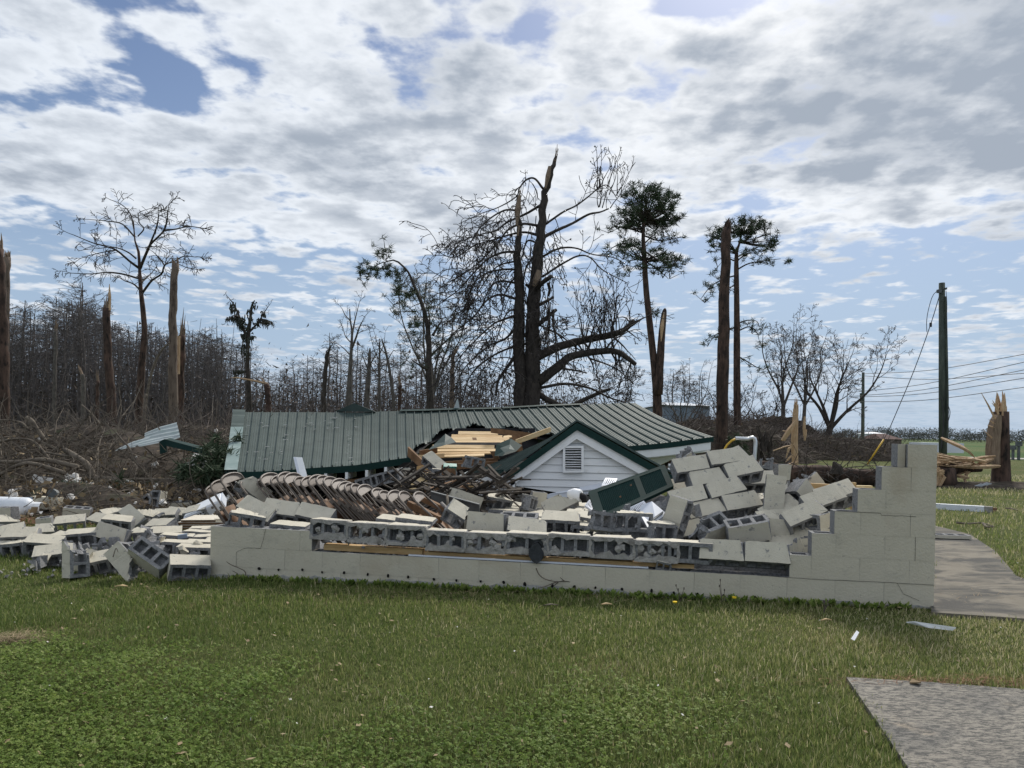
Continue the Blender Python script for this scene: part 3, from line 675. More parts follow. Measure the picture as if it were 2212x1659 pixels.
# louvred vent
vent = MB(); vx0, vx1, vy0, vy1 = 1221, 1256, 968, 1016
for a, b_ in (((vx0 - 5, vy0 - 5), (vx0, vy1 + 5)), ((vx1, vy0 - 5), (vx1 + 5, vy1 + 5)), ((vx0, vy0 - 5), (vx1, vy0)), ((vx0, vy1), (vx1, vy1 + 5))):
    vent.slab([gp(a[0], a[1], -.01), gp(b_[0], a[1], -.01), gp(b_[0], b_[1], -.01), gp(a[0], b_[1], -.01)], .12, direction=(0, 1, 0))
vo = fixn(vent.build('vent_frame', M['white'], porch))
mb = MB(); mb.slab([gp(vx0, vy0, .07), gp(vx1, vy0, .07), gp(vx1, vy1, .07), gp(vx0, vy1, .07)], .01); mb.build('vent_back', M['dark'], vo)
for i in range(9):
    y = vy0 + 3 + i * 5.4; a, b_ = gp(vx0, y + rng.uniform(-.6, .6), .0), gp(vx1, y + rng.uniform(-.9, .9), .0)
    mb = MB(); mb.slab([a, b_, b_ + Vector((0, .05, .012)), a + Vector((0, .05, .012))], .006, direction=(0, 0, -1)); mb.build('louvre_slat', M['white'], vo)
# porch roof, left slope with ribs, right slope
def porch_slope(e_front, e_back, r_front, r_back, n, name):
    for k in range(0, n, 4):
        mb = MB(); cols = []
        for b_ in range(k, min(n, k + 4)):
            for q, h in prof[:-1]: cols.append(((b_ + q) / n, h))
        cols.append((min(n, k + 4) / n, 0)); nt = 4
        for s, h in cols:
            a, c_ = r_front.lerp(r_back, s), e_front.lerp(e_back, s)
            for i in range(nt): p = a.lerp(c_, i / (nt - 1)); p.z += h; mb.v.append(tuple(p))
        for c_ in range(len(cols) - 1):
            for i in range(nt - 1):
                a = c_ * nt + i; mb.f.append((a, a + 1, a + nt + 1, a + nt)); mb.mi.append(0)
        mb.build(name, M['green'], porch)
rb = V(1225, 935, 14.6)
porch_slope(bl + Vector((-.02, -.05, .07)), V(1003, 1030, 13.2), ax + Vector((0, -.05, .07)), rb, 10, 'roof_panel')
porch_slope(br + Vector((.02, -.05, .07)), V(1440, 1020, 14.2), ax + Vector((0, -.05, .07)), rb, 10, 'roof_panel')
# gutter at the left eave
mb = MB(); a, b_ = V(1009, 1040, 12.9), V(1086, 1030, 11.85)
mb.slab([a + UP * .05, b_ + UP * .05, b_ - UP * .06, a - UP * .06], .05); fixn(mb.build('gutter', M['white'], porch))
mb = MB(); a, b_ = V(1012, 1030, 12.9), V(1084, 1021, 11.85); mb.slab([a + UP * .05, b_ + UP * .05, b_ - UP * .04, a - UP * .04], .03); mb.build('eave_trim', M['greend'], porch)
mb = MB(); mb.slab([V(990, 1028, 13.0), V(1010, 1018, 13.2), V(1040, 1000, 13.6), V(1018, 1016, 13.3), V(1012, 1026, 13.0)], .01); mb.build('bent_panel_edge', M['galv'], porch)
mb = MB(); mb.slab([V(1005, 1052, 12.6), V(1108, 1036, 11.95), V(1108, 1030, 11.95), V(1012, 1044, 12.6)], .05); mb.build('porch_beam', M['oldwood'], porch)
# ================================================================== rubble
rng = random.Random(21)
PRE = {'up': Matrix.Rotation(R(-90), 3, 'X'), 'front': Matrix.Identity(3),
       'end': Matrix.Rotation(R(90), 3, 'Y'),                                              # on its end, painted face to the viewer
       'endc': Matrix(((0, 1, 0), (0, 0, -1), (-1, 0, 0))).transposed() @ Matrix.Identity(3)}
# 'endc': length vertical, cores towards the viewer
PRE['endc'] = Matrix.Rotation(R(90), 3, 'Y') @ Matrix.Rotation(R(-90), 3, 'X')
def orient(pre, yaw=0, roll=0, pitch=0):
    return Matrix.Rotation(R(yaw), 3, 'Z') @ Matrix.Rotation(R(roll), 3, 'Y') @ Matrix.Rotation(R(pitch), 3, 'X') @ PRE[pre]
def loose(pos, kind, pre, yaw, roll, pitch, label, group=None, scale=1.0, parent=None):
    o = bpy.data.objects.new('concrete_block', BM[kind]); col.objects.link(o)
    Mx = orient(pre, yaw, roll, pitch)
    if parent is not None:
        o.parent = parent; pos = pos - Vector(LOC[parent.name])
    o.location = pos; o.rotation_euler = Mx.to_euler(); o.scale = (scale,) * 3; LOC[o.name] = tuple(pos)
    if label: tag(o, label, 'concrete block', group)
    return o
LG = 'loose blocks scattered left of the wall'
S1 = [  # x, y in crop 1, height of centre over the ground, mesh, pose, yaw, roll, pitch, label
 (1650, 1075, .10, 'full3', 'up', 38, 2, 4, 'cream block on the grass touching the low wall\'s left end, cores facing right'),
 (1310, 985, .21, 'full1', 'front', 0, 38, 42, 'block tipped on its corner, three square cores facing the sky'),
 (1110, 1025, .16, 'brk0', 'front', -20, 42, -18, 'wedge-like cream block half under the tipped three-core block'),
 (660, 985, .20, 'brk1', 'end', -32, 2, 0, 'upright block with a broken front, leftmost of the front row'),
 (900, 1030, .10, 'full2', 'up', 16, -3, 3, 'block lying face up with two ragged cores, right of the upright broken block'),
 (720, 815, .14, 'two0', 'up', 14, 0, 5, 'block lying on its side with big square cores, behind the upright broken block'),
 (985, 775, .20, 'full0', 'front', -8, 12, -18, 'cream block leaning back behind the block with two ragged cores'),
 (1245, 800, .14, 'brk3', 'up', -12, 3, 4, 'chipped half-hollow block right of the leaning cream block'),
 (455, 770, .10, 'half1', 'up', 20, 4, 6, 'short cream block face up behind the white folded sheet'),
 (393, 690, .10, 'half0', 'front', 25, 0, 0, 'small square half block standing alone on the grass'),
 (680, 600, .11, 'full3', 'front', 22, -3, 8, 'cream block standing on the grass near the pine straw'),
 (1372, 505, .24, 'full1', 'endc', -12, 4, -10, 'grey block on its end with four cores showing, by the pine boughs'),
 (1258, 520, .17, 'full2', 'endc', 10, 58, 0, 'grey cored block tilted against the upright grey block'),
 (1530, 490, .16, 'full0', 'up', 18, -14, 14, 'flat cream block behind the ventilated white box, higher of two'),
 (1625, 500, .13, 'half1', 'up', -18, 10, 10, 'flat cream block behind the ventilated white box, lower of two'),
 (1565, 548, .12, 'full3', 'front', 20, -3, 2, 'cream block with a grey end, left of the ventilated white box'),
 (1450, 628, .12, 'full1', 'up', 6, -4, 6, 'core-faced block in front of the grey-ended cream block, left of a pair'),
 (1570, 622, .12, 'full2', 'up', 8, -4, 6, 'core-faced block in front of the grey-ended cream block, right of a pair'),
 (1165, 640, .20, 'full0', 'up', -20, 32, 28, 'bright cream block tilted steeply in the middle of the left heap'),
 (1310, 640, .18, 'brk4', 'up', 10, 5, 10, 'jagged grey broken block beside the steeply tilted cream block'),
 (1410, 725, .14, 'full2', 'up', -6, 2, 5, 'crumbling block lying face up just left of the stacked table tops'),
 (1445, 795, .10, 'brk2', 'up', 10, 0, 3, 'rough broken block under the crumbling block, left of the tables'),
 (1030, 690, .16, 'full0', 'up', 8, 2, 6, 'flat cream block face up behind the leaning cream block'),
 (615, 695, .13, 'brk2', 'up', 20, -6, 8, 'long broken piece of block with rough grey face, left heap'),
 (860, 645, .14, 'shell0', 'up', -24, 8, 16, 'thin split block face resting on the back of the left heap'),
 (190, 815, .17, 'full0', 'up', 5, 2, 12, 'bright cream block stacked on a cored one, at the far left'),
 (190, 905, .07, 'brk4', 'up', 6, 0, 0, 'dark cored block underneath a bright cream one, at the far left'),
 (70, 790, .14, 'full2', 'up', 20, -16, 14, 'tilted cream block at the left edge, beside the stacked pair'),
 (395, 880, .12, 'two0', 'up', 6, 2, 0, 'open-cored block behind the white folded sheet'),
 (480, 970, .11, 'full1', 'up', 10, -4, 4, 'rough-fronted block left of the upright broken block'),
 (20, 690, .13, 'brk0', 'up', 30, 0, 4, 'block cut off by the left edge, before the pine straw'),
 (40, 600, .12, 'full3', 'front', -10, 0, 4, 'cream block standing in front of the white gas cylinder'),
 (30, 905, .06, 'brk3', 'up', -10, 5, 5, 'broken block sunk in the grass at the left edge'),
 (1730, 595, .22, 'brk2', 'up', -18, -18, 12, 'split grey-backed block under the ventilated white box'),
 (1000, 615, .10, 'brk0', 'up', 40, 0, 5, 'broken block at the back of the left heap'),
 (540, 850, .09, 'half1', 'up', -30, 4, 4, 'half buried block end between the open-cored blocks'),
 (1330, 870, .12, 'brk3', 'endc', 15, 20, 10, 'ragged cored block behind the tipped three-core block'),
]
for x, y, z, kd, pre, yw, rl, pt, lb in S1:
    q_ = rng.uniform(-1, 1); loose(G(*z1(x, y), z + .02), kd, pre, yw + 12 * q_, rl + rng.uniform(-9, 9), pt + (14 + rng.uniform(-6, 12) if pre == 'up' else rng.uniform(-5, 5)), lb, LG)
# flat-fallen wall sections: blocks still in their courses
def slab_thing(name, label, origin, rows, cols, yaw, roll, pitch, du=.405, dv=.203, jit=.01, tilt=3, kinds=('full0', 'full1', 'full2'), skip=(), lift=lambda r, c: 0, bond=.2, pre='up', stair=0.0, shift=0.0):
    root = empty(name, origin, label, 'wall section')
    Rm = Matrix.Rotation(R(yaw), 3, 'Z') @ Matrix.Rotation(R(roll), 3, 'Y') @ Matrix.Rotation(R(pitch), 3, 'X')
    for r_ in range(rows):
        for c_ in range(cols):
            if (r_, c_) in skip: continue
            p = Vector(((c_ - (cols - 1) / 2) * du + bond * (r_ % 2 - .5) + shift * r_ + rng.uniform(-jit, jit), r_ * dv + rng.uniform(-jit, jit), lift(r_, c_) + rng.uniform(-jit, jit) + stair * r_))
            kd = rng.choice(kinds); o = bpy.data.objects.new('concrete_block', BM[kd]); col.objects.link(o); o.parent = root
            o.location = Rm @ p
            o.rotation_euler = (Rm @ Matrix.Rotation(R(rng.uniform(-tilt, tilt)), 3, 'Z') @ Matrix.Rotation(R(rng.uniform(-tilt, tilt)), 3, 'Y') @ Matrix.Rotation(R(rng.uniform(-tilt, tilt)), 3, 'X') @ PRE[pre]).to_euler()
    return root
slab_thing('fallen_block_section', 'bright cream wall section lying flat on the grass against the low wall\'s left end', G(*z1(1610, 950), .08), 8, 2, 8, 0, 1.5, jit=.018, tilt=4, skip={(0, 0), (3, 0), (6, 0)})
# blocks lying on the left part of the low wall
for x, y, Y, kd, pre, yw, rl, pt, lb in [
 (470, 1040, 8.35, 'full0', 'up', -8, 24, 42, 'tilted cream block leaning in front of the folding chairs, leftmost of three'),
 (690, 1035, 8.45, 'full1', 'up', -4, 7, 44, 'cream block in front of the folding chairs, middle of three'),
 (985, 1080, 8.40, 'full2', 'up', -6, 10, 40, 'cream block in front of the folding chairs, rightmost of three'),
 (380, 1105, 8.15, 'brk3', 'up', 10, 10, 10, 'dark cored block wedged under the leftmost tilted cream block'),
 (770, 1150, 8.05, 'shell0', 'up', -11, 2, 6, 'thin cream slab lying on the low wall below the chairs'),
 (420, 830, 9.0, 'brk1', 'up', 20, 40, 60, 'grey broken block stuck on top of the folding chairs'),
 (1690, 1105, 8.0, 'shell0', 'up', -11, 4, 8, 'long thin white block face at the foot of the chair row'),
 (1860, 1100, 7.95, 'shell0', 'up', -11, 4, 6, 'short thin white block face at the foot of the chair row')]:
    loose(V(*z2(x, y), Y), kd, pre, yw, rl, pt, lb)
# ------------------------------------------------------------------ the course of blocks lying along the low wall, cores to the viewer
fc = empty('fallen_course', tuple(wp(2.6, .1, .40)), 'long row of mortared blocks lying along the low wall with cores facing out', 'wall section')
s = ws(666); i = 0; fr = random.Random(8)
S_END = ws(1470)
while s < S_END - .1:
    L = .4064; kd = ['full0', 'brk2', 'full2', 'full1', 'brk2', 'two0', 'full1'][i % 7]
    z = .405 + .012 * math.sin(i * 1.3) + (.045 if i < 1 else .02 if i < 3 else 0)
    p = wp(s + L / 2, .105 + fr.uniform(-.012, .012), z)
    o = loose(p, kd, 'up', math.degrees(wang), fr.uniform(-1.4, 1.4) + (1.2 if i < 3 else 0), fr.uniform(-3, 3), None, parent=fc)
    # ragged mortar in and around the cores
    mb = MB(); b0 = wp(s, .002, z)
    for k in range(5):
        if fr.random() < .6:
            c_ = wp(s + fr.uniform(.02, .39), fr.uniform(.0, .03), z + fr.uniform(-.055, .06)); rr = fr.uniform(.02, .05)
            n_ = 9; ring = []
            for t in range(n_): a = 2 * math.pi * t / n_; q = rr * fr.uniform(.65, 1.2); ring.append(c_ + WD * math.cos(a) * q + UP * math.sin(a) * q * .9 + WN * fr.uniform(-.004, .012))
            cen = c_ + WN * fr.uniform(.012, .028); bk = c_ - WN * .12
            mb.add(ring + [cen, bk], [(t, (t + 1) % n_, n_) for t in range(n_)] + [((t + 1) % n_, t, n_ + 1) for t in range(n_)])
    for zz_, hh in ((z + .088, .045), (z - .085, .052)):            # ragged lips above and below the cores
        pts_t, pts_b = [], []
        for t in range(10):
            ss = s + .005 + .396 * t / 9; pts_t.append(wp(ss, -.006, zz_ + (.012 if zz_ > z else -.014))); pts_b.append(wp(ss, -.004 + fr.uniform(-.008, .008), zz_ + (-1 if zz_ > z else 1) * fr.uniform(.006, hh * 1.25)))
        for t in range(9):
            q4 = [pts_t[t], pts_t[t + 1], pts_b[t + 1], pts_b[t]]
            mb.slab(q4, .05, direction=-WN)
    jn = []
    for t in range(7): jn.append(wp(s + L + fr.uniform(-.022, -.004), -.004, z + .09 - .18 * t / 6))
    for t in range(6, -1, -1): jn.append(wp(s + L + fr.uniform(.004, .02), -.004, z + .09 - .18 * t / 6))
    mb.slab(jn, .06, direction=-WN)
    mb.build('mortar', M['mortar'], fc)
    s += L + fr.uniform(-.002, .001); i += 1
o = loose(wp(ws(1490), .10, .40), 'two0', 'up', math.degrees(wang) - 1, 1, 0, 'clean grey block with square cores at the right end of the fallen row', 'blocks on the low wall')
# timbers between the low wall and that row
def beam(name, a, b, w_, h_, m_, label, cat):
    a, b = Vector(a), Vector(b); d = (b - a); L = d.length; d.normalize(); sd = d.cross(UP).normalized(); u_ = sd.cross(d)
    Mx = Matrix((d, sd, u_)).transposed(); mb = MB(); mb.box((a + b) / 2, (L, w_, h_), Mx); return tag(mb.build(name, m_, origin=tuple((a + b) / 2 - UP * h_ / 2)), label, cat)
beam('timber', wp(ws(690), .14, .262), wp(ws(905), .14, .258), .10, .06, M['wood'], 'yellow pine timber under the left end of the fallen block row', 'timber')
beam('timber', wp(ws(912), .12, .252), wp(ws(1500), .12, .262), .09, .035, M['wood'], 'long thin timber under the middle of the fallen block row', 'timber')
beam('metal_strip', wp(ws(880), .03, .238), wp(ws(1400), .035, .240), .03, .014, M['plastic'], 'long white metal strip lying on top of the low wall', 'strip')
mb = MB(); c_ = wp(ws(1157), .01, .33); fr = random.Random(2); ring = []
for t in range(9): a = 2 * math.pi * t / 9; ring.append(c_ + WD * math.cos(a) * .072 * fr.uniform(.85, 1.1) + UP * math.sin(a) * .095 * fr.uniform(.85, 1.1) + WN * .04)
mb.slab(ring, .09, direction=-WN); tag(mb.build('dark_rock', M['bbox']), 'black rounded lump hanging at the middle of the fallen block row', 'rock')
loose(wp(ws(1440), .05, .27), 'brk4', 'up', -8, 10, 20, 'rough pale concrete chunk on the low wall below the grey cored block', scale=.5)
# two-block slab at the right end, leaning on the low wall
sl_ = slab_thing('fallen_block_section', 'two joined cream blocks leaning on the low wall beside its stepped end', wp(ws(1606), .10, .40), 1, 2, math.degrees(wang), 1.0, 62, jit=.002, tilt=.6, kinds=('full0',), bond=0)
# ------------------------------------------------------------------ inside: a wall fallen flat, its faces up like paving
slab_thing('fallen_block_section', 'painted wall fallen flat inside the ruin, faces up like uneven paving', V(1275, 1152, 8.35) + Vector((0, 0, -.12)), 12, 6, -7, 2.0, 3.5, jit=.016, tilt=4, skip={(0, 0), (1, 5), (10, 0), (11, 0), (11, 5), (3, 5)}, dv=.205)
for x, y, Y, kd, pre, yw, rl, pt, lb in [
 (245, 215, 7.95, 'full1', 'front', -14, 2, -8, 'cream block standing upright behind the fallen row, below the chairs'),
 (490, 225, 8.0, 'full2', 'front', -6, 0, 12, 'broken-topped block with open cores right of the upright cream one'),
 (820, 225, 7.95, 'full0', 'up', -7, 1, 24, 'bright cream block tilted forward behind the middle of the fallen row'),
 (815, 75, 9.0, 'brk0', 'front', 5, -28, -28, 'big tilted cream block with broken end before the white gable'),
 (1390, 205, 7.8, 'brk3', 'up', -8, 0, 2, 'hollow broken block standing below the green shutter'),
 (555, 250, 7.75, 'shell0', 'up', 0, 6, 40, 'jagged grey shard resting on the fallen row'),
 (1000, 215, 8.1, 'brk2', 'up', -10, 6, 15, 'grey broken block beside the tilted bright cream one'),
 (1060, 250, 7.9, 'shell0', 'up', -10, 3, 6, 'thin cream block face lying on the fallen row below the shutter'),
 (1740, 170, 7.85, 'full2', 'end', -38, 14, -8, 'tall leaning block with three dark cores down its right side'),
 (1985, 280, 7.45, 'brk1', 'front', 20, -18, 35, 'grey broken block with one big square core at the foot of the heap'),
 (1640, 290, 7.6, 'brk4', 'up', 20, 5, 5, 'small ragged grey block below the leaning three-core block'),
 (60, 40, 9.6, 'full3', 'front', 30, 18, 0, 'cream block beyond the grey steel channel'),
 (300, 55, 9.9, 'brk1', 'up', 30, 10, 20, 'dark grey broken block at the back of the fallen paving'),
 (560, 60, 9.8, 'brk4', 'up', 70, 10, 10, 'dark jagged block below the white gable'),
 (640, 30, 10.2, 'half0', 'front', 10, 6, 0, 'small cream half block standing below the white gable'),
 (1140, 215, 7.8, 'brk3', 'up', 30, 10, -10, 'dark grey rubble block under the lower corner of the shutter'),
 (40, 185, 8.2, 'half1', 'up', -12, 30, 30, 'tilted white block end at the foot of the last chair')]:
    loose(V(*z7(x, y), Y), kd, pre, yw, rl, pt, lb)
for x, y, Y, kd, pre, yw, rl, pt, lb in [
 (1450, 772, 12.3, 'full1', 'up', -10, -18, 0, 'grey cored block behind the chairs, left of a leaning pair'),
 (1620, 725, 12.2, 'full2', 'up', -10, -16, 0, 'grey cored block behind the chairs, right of a leaning pair')]:
    loose(V(*z2(x, y), Y), kd, pre, yw, rl, pt, lb)
for x, y, Y, kd, pre, yw, rl, pt, lb in [
 (245, 612, 12.5, 'full0', 'up', -25, 35, 35, 'cream block tipped under the torn roof opening'),
 (330, 710, 12.3, 'full2', 'up', 10, 3, 0, 'grey cored block below the tipped cream one under the torn roof'),
 (60, 700, 12.5, 'half1', 'front', 10, 0, 0, 'shadowed grey block behind the plywood sheet'),
 (570, 600, 12.9, 'brk3', 'up', 30, 10, 0, 'grey block chunk against the porch roof edge')]:
    loose(V(*z3(x, y), Y), kd, pre, yw, rl, pt, lb)
# ------------------------------------------------------------------ the heap at the stepped end
HR = [  # crop 4 x, y, distance, ...
 (1265, 250, 9.35, 'full0', 'up', 10, -19, 46, 'top block of the leaning heap, crowning it below the bent pipe'),
 (1360, 335, 9.05, 'full2', 'up', 10, -16, 46, 'large cream block second from the top of the leaning heap'),
 (900, 505, 8.8, 'full3', 'up', 8, -6, 36, 'thick cream block jutting from the heap just right of the shutter'),
 (1235, 475, 8.85, 'full1', 'up', 14, -24, 46, 'cream block tilting up in the centre of the heap'),
 (1655, 555, 7.95, 'full3', 'end', -16, 5, -12, 'tall upright cream block standing over the heap'),
 (1745, 550, 8.3, 'brk1', 'endc', 35, 6, 0, 'broken dark core hugging the right of the tall upright block'),
 (1500, 440, 8.9, 'full2', 'up', 5, -2, 46, 'cream block behind the tall upright block'),
 (1420, 855, 7.35, 'full1', 'front', -4, -11, 18, 'block facing out with three cores on top, above the two joined blocks'),
 (1690, 850, 7.5, 'half0', 'end', -12, 4, -6, 'short upright cream block between the three-core one and the slanting slab'),
 (1660, 800, 7.7, 'half1', 'up', 10, -4, 40, 'small cream top right of the three-core block'),
 (1910, 755, 7.45, 'full0', 'up', 4, -23, 38, 'long slanting cream block with broken cores beneath, by the steps'),
 (1930, 590, 8.0, 'full2', 'front', 15, 48, -12, 'cream block standing on a corner like a triangle'),
 (2075, 620, 7.6, 'full1', 'up', 6, -20, 40, 'slanting cream block nearest the stepped wall end'),
 (2185, 570, 7.7, 'full3', 'up', 6, -18, 36, 'slanting cream block running behind the wall steps'),
 (1700, 705, 7.9, 'full1', 'up', 8, -26, 40, 'shaded cream block tucked behind the slanting ones'),
 (1930, 870, 7.4, 'shell0', 'up', 4, -26, 34, 'thin slanting block face under the long slanting block'),
 (1800, 965, 7.32, 'shell0', 'up', 0, -9, 26, 'thin cream slab bridging to the second wall step'),
 (1880, 1000, 7.3, 'brk4', 'front', 0, 0, 0, 'dark core fragment under the thin bridging slab'),
 (1860, 520, 8.6, 'brk2', 'endc', 30, 30, 20, 'grey split block behind the triangle-like one'),
 (2050, 520, 8.5, 'shell0', 'end', 0, -38, 0, 'narrow stick-like concrete shard leaning behind the triangle block'),
 (955, 245, 9.7, 'brk3', 'front', 0, 30, 20, 'small broken block with one hole at the top left of the heap'),
 (1705, 350, 9.6, 'half0', 'front', 20, 0, 0, 'small half block standing before the fallen log'),
 (1530, 350, 9.3, 'brk1', 'endc', 20, 10, 0, 'ragged grey end right of the large second block'),
 (2050, 880, 7.4, 'brk0', 'end', 30, -10, 0, 'grey broken block standing against the third wall step'),
 (1330, 720, 8.3, 'brk3', 'up', 10, -10, 20, 'dark broken core low on the right of the bonded leaning section'),
 (1500, 640, 8.3, 'brk4', 'up', 10, -10, 10, 'dark hollow block beneath the tall upright one'),
]
slab_thing('leaning_block_section', 'still bonded cream wall section leaning up the heap right of the shutter', V(*z4(1125, 835), 8.05), 5, 2, 6, -11, 47, jit=.010, tilt=2.5, shift=.085, skip={(0, 1)}, kinds=('full0', 'full1', 'full2'), lift=lambda r, c: .018 * (c % 2) - .012 * (r % 2))
for x, y, Y, kd, pre, yw, rl, pt, lb in HR: loose(V(*z4(x, y), Y), kd, pre, yw, rl, pt, lb, 'blocks of the heap at the stepped wall end')
# ------------------------------------------------------------------ mound and chips that carry the heap
def mound(name, cx, cy, rx, ry, h, m_, seed, base=None, n=26, rough=.12):
    r = random.Random(seed); ph = [(r.uniform(2, 6), r.uniform(2, 6), r.uniform(0, 6)) for _ in range(5)]; mb = MB()
    for i in range(n + 1):
        for j in range(n + 1):
            a, b_ = i / n * 2 - 1, j / n * 2 - 1; d = max(0, 1 - (a * a + b_ * b_)); x, y = cx + a * rx, cy + b_ * ry
            z = (gz(x, y) if base is None else base) - .06 + h * (d ** .6) * (1 + rough * sum(math.sin(p * a * 2 + q * b_ * 2 + s) for p, q, s in ph)) + r.uniform(-.02, .02) * h * (d > 0)
            mb.v.append((x, y, z))
    for i in range(n):
        for j in range(n):
            a = i * (n + 1) + j; mb.f.append((a, a + n + 1, a + n + 2, a + 1)); mb.mi.append(0)
    return mb.build(name, m_, smooth=False)
stuff(mound('rubble_heap', 1.75, 8.75, 1.05, .95, .72, M['cmu'], 1), 'grey crushed concrete under the heap of blocks', 'rubble')
stuff(mound('rubble_floor', .0, 9.3, 3.6, 1.5, .30, M['cmu'], 2, rough=.06), 'grey crushed concrete on the floor of the ruin', 'rubble')
stuff(mound('rubble_heap', 2.6, 7.75, .8, .5, .45, M['cmu'], 7), 'crushed concrete between the heap and the wall steps', 'rubble')
stuff(mound('rubble_floor', -4.25, 9.2, 1.3, 1.1, .10, M['cmu'], 3, rough=.06), 'crushed concrete under the loose blocks on the left', 'rubble')
def chunks_():
    chips('concrete_chunks', [(-5.2, -3.3, 8.1, 10.5, .02, .16), (-2.2, 1.0, 8.2, 10.2, .22, .4), (.9, 2.6, 7.7, 8.8, .4, .75)], 170, 'broken concrete lumps lying between the blocks', M['cmu'], .06, .15, 9)
    chips('painted_chunks', [(-5.2, -3.3, 8.1, 10.5, .02, .2), (-2.2, 1.0, 8.2, 10.2, .25, .42)], 70, 'broken cream painted lumps lying between the blocks', M['paint'], .05, .13, 10)
def chips(name, spots, n, label, m_, smin=.015, smax=.06, seed=1):
    r = random.Random(seed); mb = MB()
    for _ in range(n):
        x0, x1, y0, y1, z0, z1_ = r.choice(spots); c_ = Vector((r.uniform(x0, x1), r.uniform(y0, y1), 0)); c_.z = gz(c_.x, c_.y) + r.uniform(z0, z1_); s_ = r.uniform(smin, smax)
        if c_.x > -3.15 and -(c_ - A0).dot(WN) < .06: continue
        Mx = Euler((r.uniform(0, 6), r.uniform(0, 6), r.uniform(0, 6))).to_matrix(); mb.box(c_, (s_, s_ * r.uniform(.5, 1), s_ * r.uniform(.3, .8)), Mx, jit=s_ * .22, rng=r)
    return stuff(mb.build(name, m_), label, 'rubble')
chips('concrete_chips', [(-2.5, 1.0, 8.3, 10.4, .16, .34), (-5.2, -3.2, 8.1, 10.8, .0, .12), (.8, 2.8, 7.6, 9.2, .35, .7), (-3, 3, 7.7, 8.3, .25, .42)], 620, 'grey concrete chips strewn among the blocks', M['cmu'])
chips('mortar_chips', [(-2.5, 2, 7.65, 8.0, .25, .3), (-5.5, -3.2, 7.9, 9, -.01, .04), (-2.5, 1.5, 8.3, 9.6, .3, .42)], 300, 'pale mortar crumbs along the low wall top', M['mortar'], .01, .04, 5)
chunks_()
# ================================================================== folding chairs
def make_chair():
    root = empty('folding_chair', (0, 0, 0))
    w, H = .215, .93
    def frame(h, rx, y, n=9):
        pts = [(-rx, y, 0), (-rx, y, h * .5), (-rx, y, h - .07)]
        for i in range(1, n): a = math.pi * i / n; pts.append((-rx * math.cos(a), y, h - .07 + .07 * math.sin(a)))
        pts += [(rx, y, h - .07), (rx, y, h * .5), (rx, y, 0)]; return pts
    mb = MB(); mb.tube(frame(H, w, 0), .0125, 6); mb.build('front_frame', M['chair'], root, smooth=True)
    # backrest: rounded, slightly dished panel
    mb = MB(); n = 12; ring = [(-w + .012, .0, H - .105), (-w + .012, .0, H - .07)]
    for i in range(1, n): a = math.pi * i / n; ring.append((-(w - .012) * math.cos(a), .0, H - .07 + .06 * math.sin(a)))
    ring += [(w - .012, .0, H - .07), (w - .012, .0, H - .105)]; N_ = len(ring)
    inner = [(x * .8, .012, H - .058 + (z - H + .058) * .82) for x, y, z in ring]
    vs_ = ring + inner; fs = [(i, (i + 1) % N_, N_ + (i + 1) % N_, N_ + i) for i in range(N_)] + [tuple(range(N_, 2 * N_))]
    mb.add(vs_, fs); mb.build('backrest', M['chair'], root, smooth=False)
    for sx in (-1, 1):
        mb = MB(); mb.tube([(sx * .20, .028, 0), (sx * .20, .030, .62)], .011, 6); mb.build('rear_leg', M['chair'], root, smooth=True)
        mb = MB(); mb.box((sx * .213, .014, .60), (.05, .035, .05)); mb.build('hinge', M['chair'], root)
    mb = MB(); mb.box((0, .036, .40), (.37, .022, .40), jit=.002); st = mb.build('seat', M['seat'], root)
    mb = MB(); mb.tube([(-.19, .036, .20), (-.19, .036, .60), (.19, .036, .60), (.19, .036, .20)], .009, 5); mb.build('seat_rim', M['chair'], st)
    for z, y in ((.10, .0), (.14, .03)):
        mb = MB(); mb.tube([(-.21, y, z), (.21, y, z)], .007, 5); mb.build('stretcher', M['chair'], root)
    return root
CX = [(105, 835), (150, 795), (245, 735), (395, 785), (545, 770), (575, 735), (660, 755), (715, 728), (775, 735), (850, 765), (920, 765), (985, 755), (1045, 755), (1105, 765), (1180, 785), (1235, 810), (1285, 822), (1335, 828), (1400, 838), (1520, 865), (1580, 885), (1660, 890), (1750, 895), (1880, 900)]
ORD = 'first second third fourth fifth sixth seventh eighth ninth tenth eleventh twelfth thirteenth fourteenth fifteenth sixteenth seventeenth eighteenth nineteenth twentieth twenty-first twenty-second twenty-third twenty-fourth'.split()
ch0 = make_chair(); cr = random.Random(31)
for i, (x, y) in enumerate(CX):
    c = ch0 if i == 0 else copy_tree(ch0)
    Y = 9.05 - .02 * i + (.15 if i < 3 else 0)
    top = V(*z2(x, y), Y)
    lean = -36 - .5 * i + cr.uniform(-2.5, 2.5) + (5 if i < 3 else 0); yaw = 83 + cr.uniform(-4, 4) - (9 if i == 2 else 0)
    Mx = Matrix.Rotation(R(lean), 3, 'Y') @ Matrix.Rotation(R(yaw), 3, 'Z') @ Matrix.Rotation(R(cr.uniform(-4, 2)), 3, 'X')
    c.rotation_euler = Mx.to_euler(); c.location = top - Mx @ Vector((0, 0, .87))
    tag(c, 'taupe metal folding chair, %s from the left in the leaning row' % ORD[i], 'chair', 'folding chairs in the leaning row')
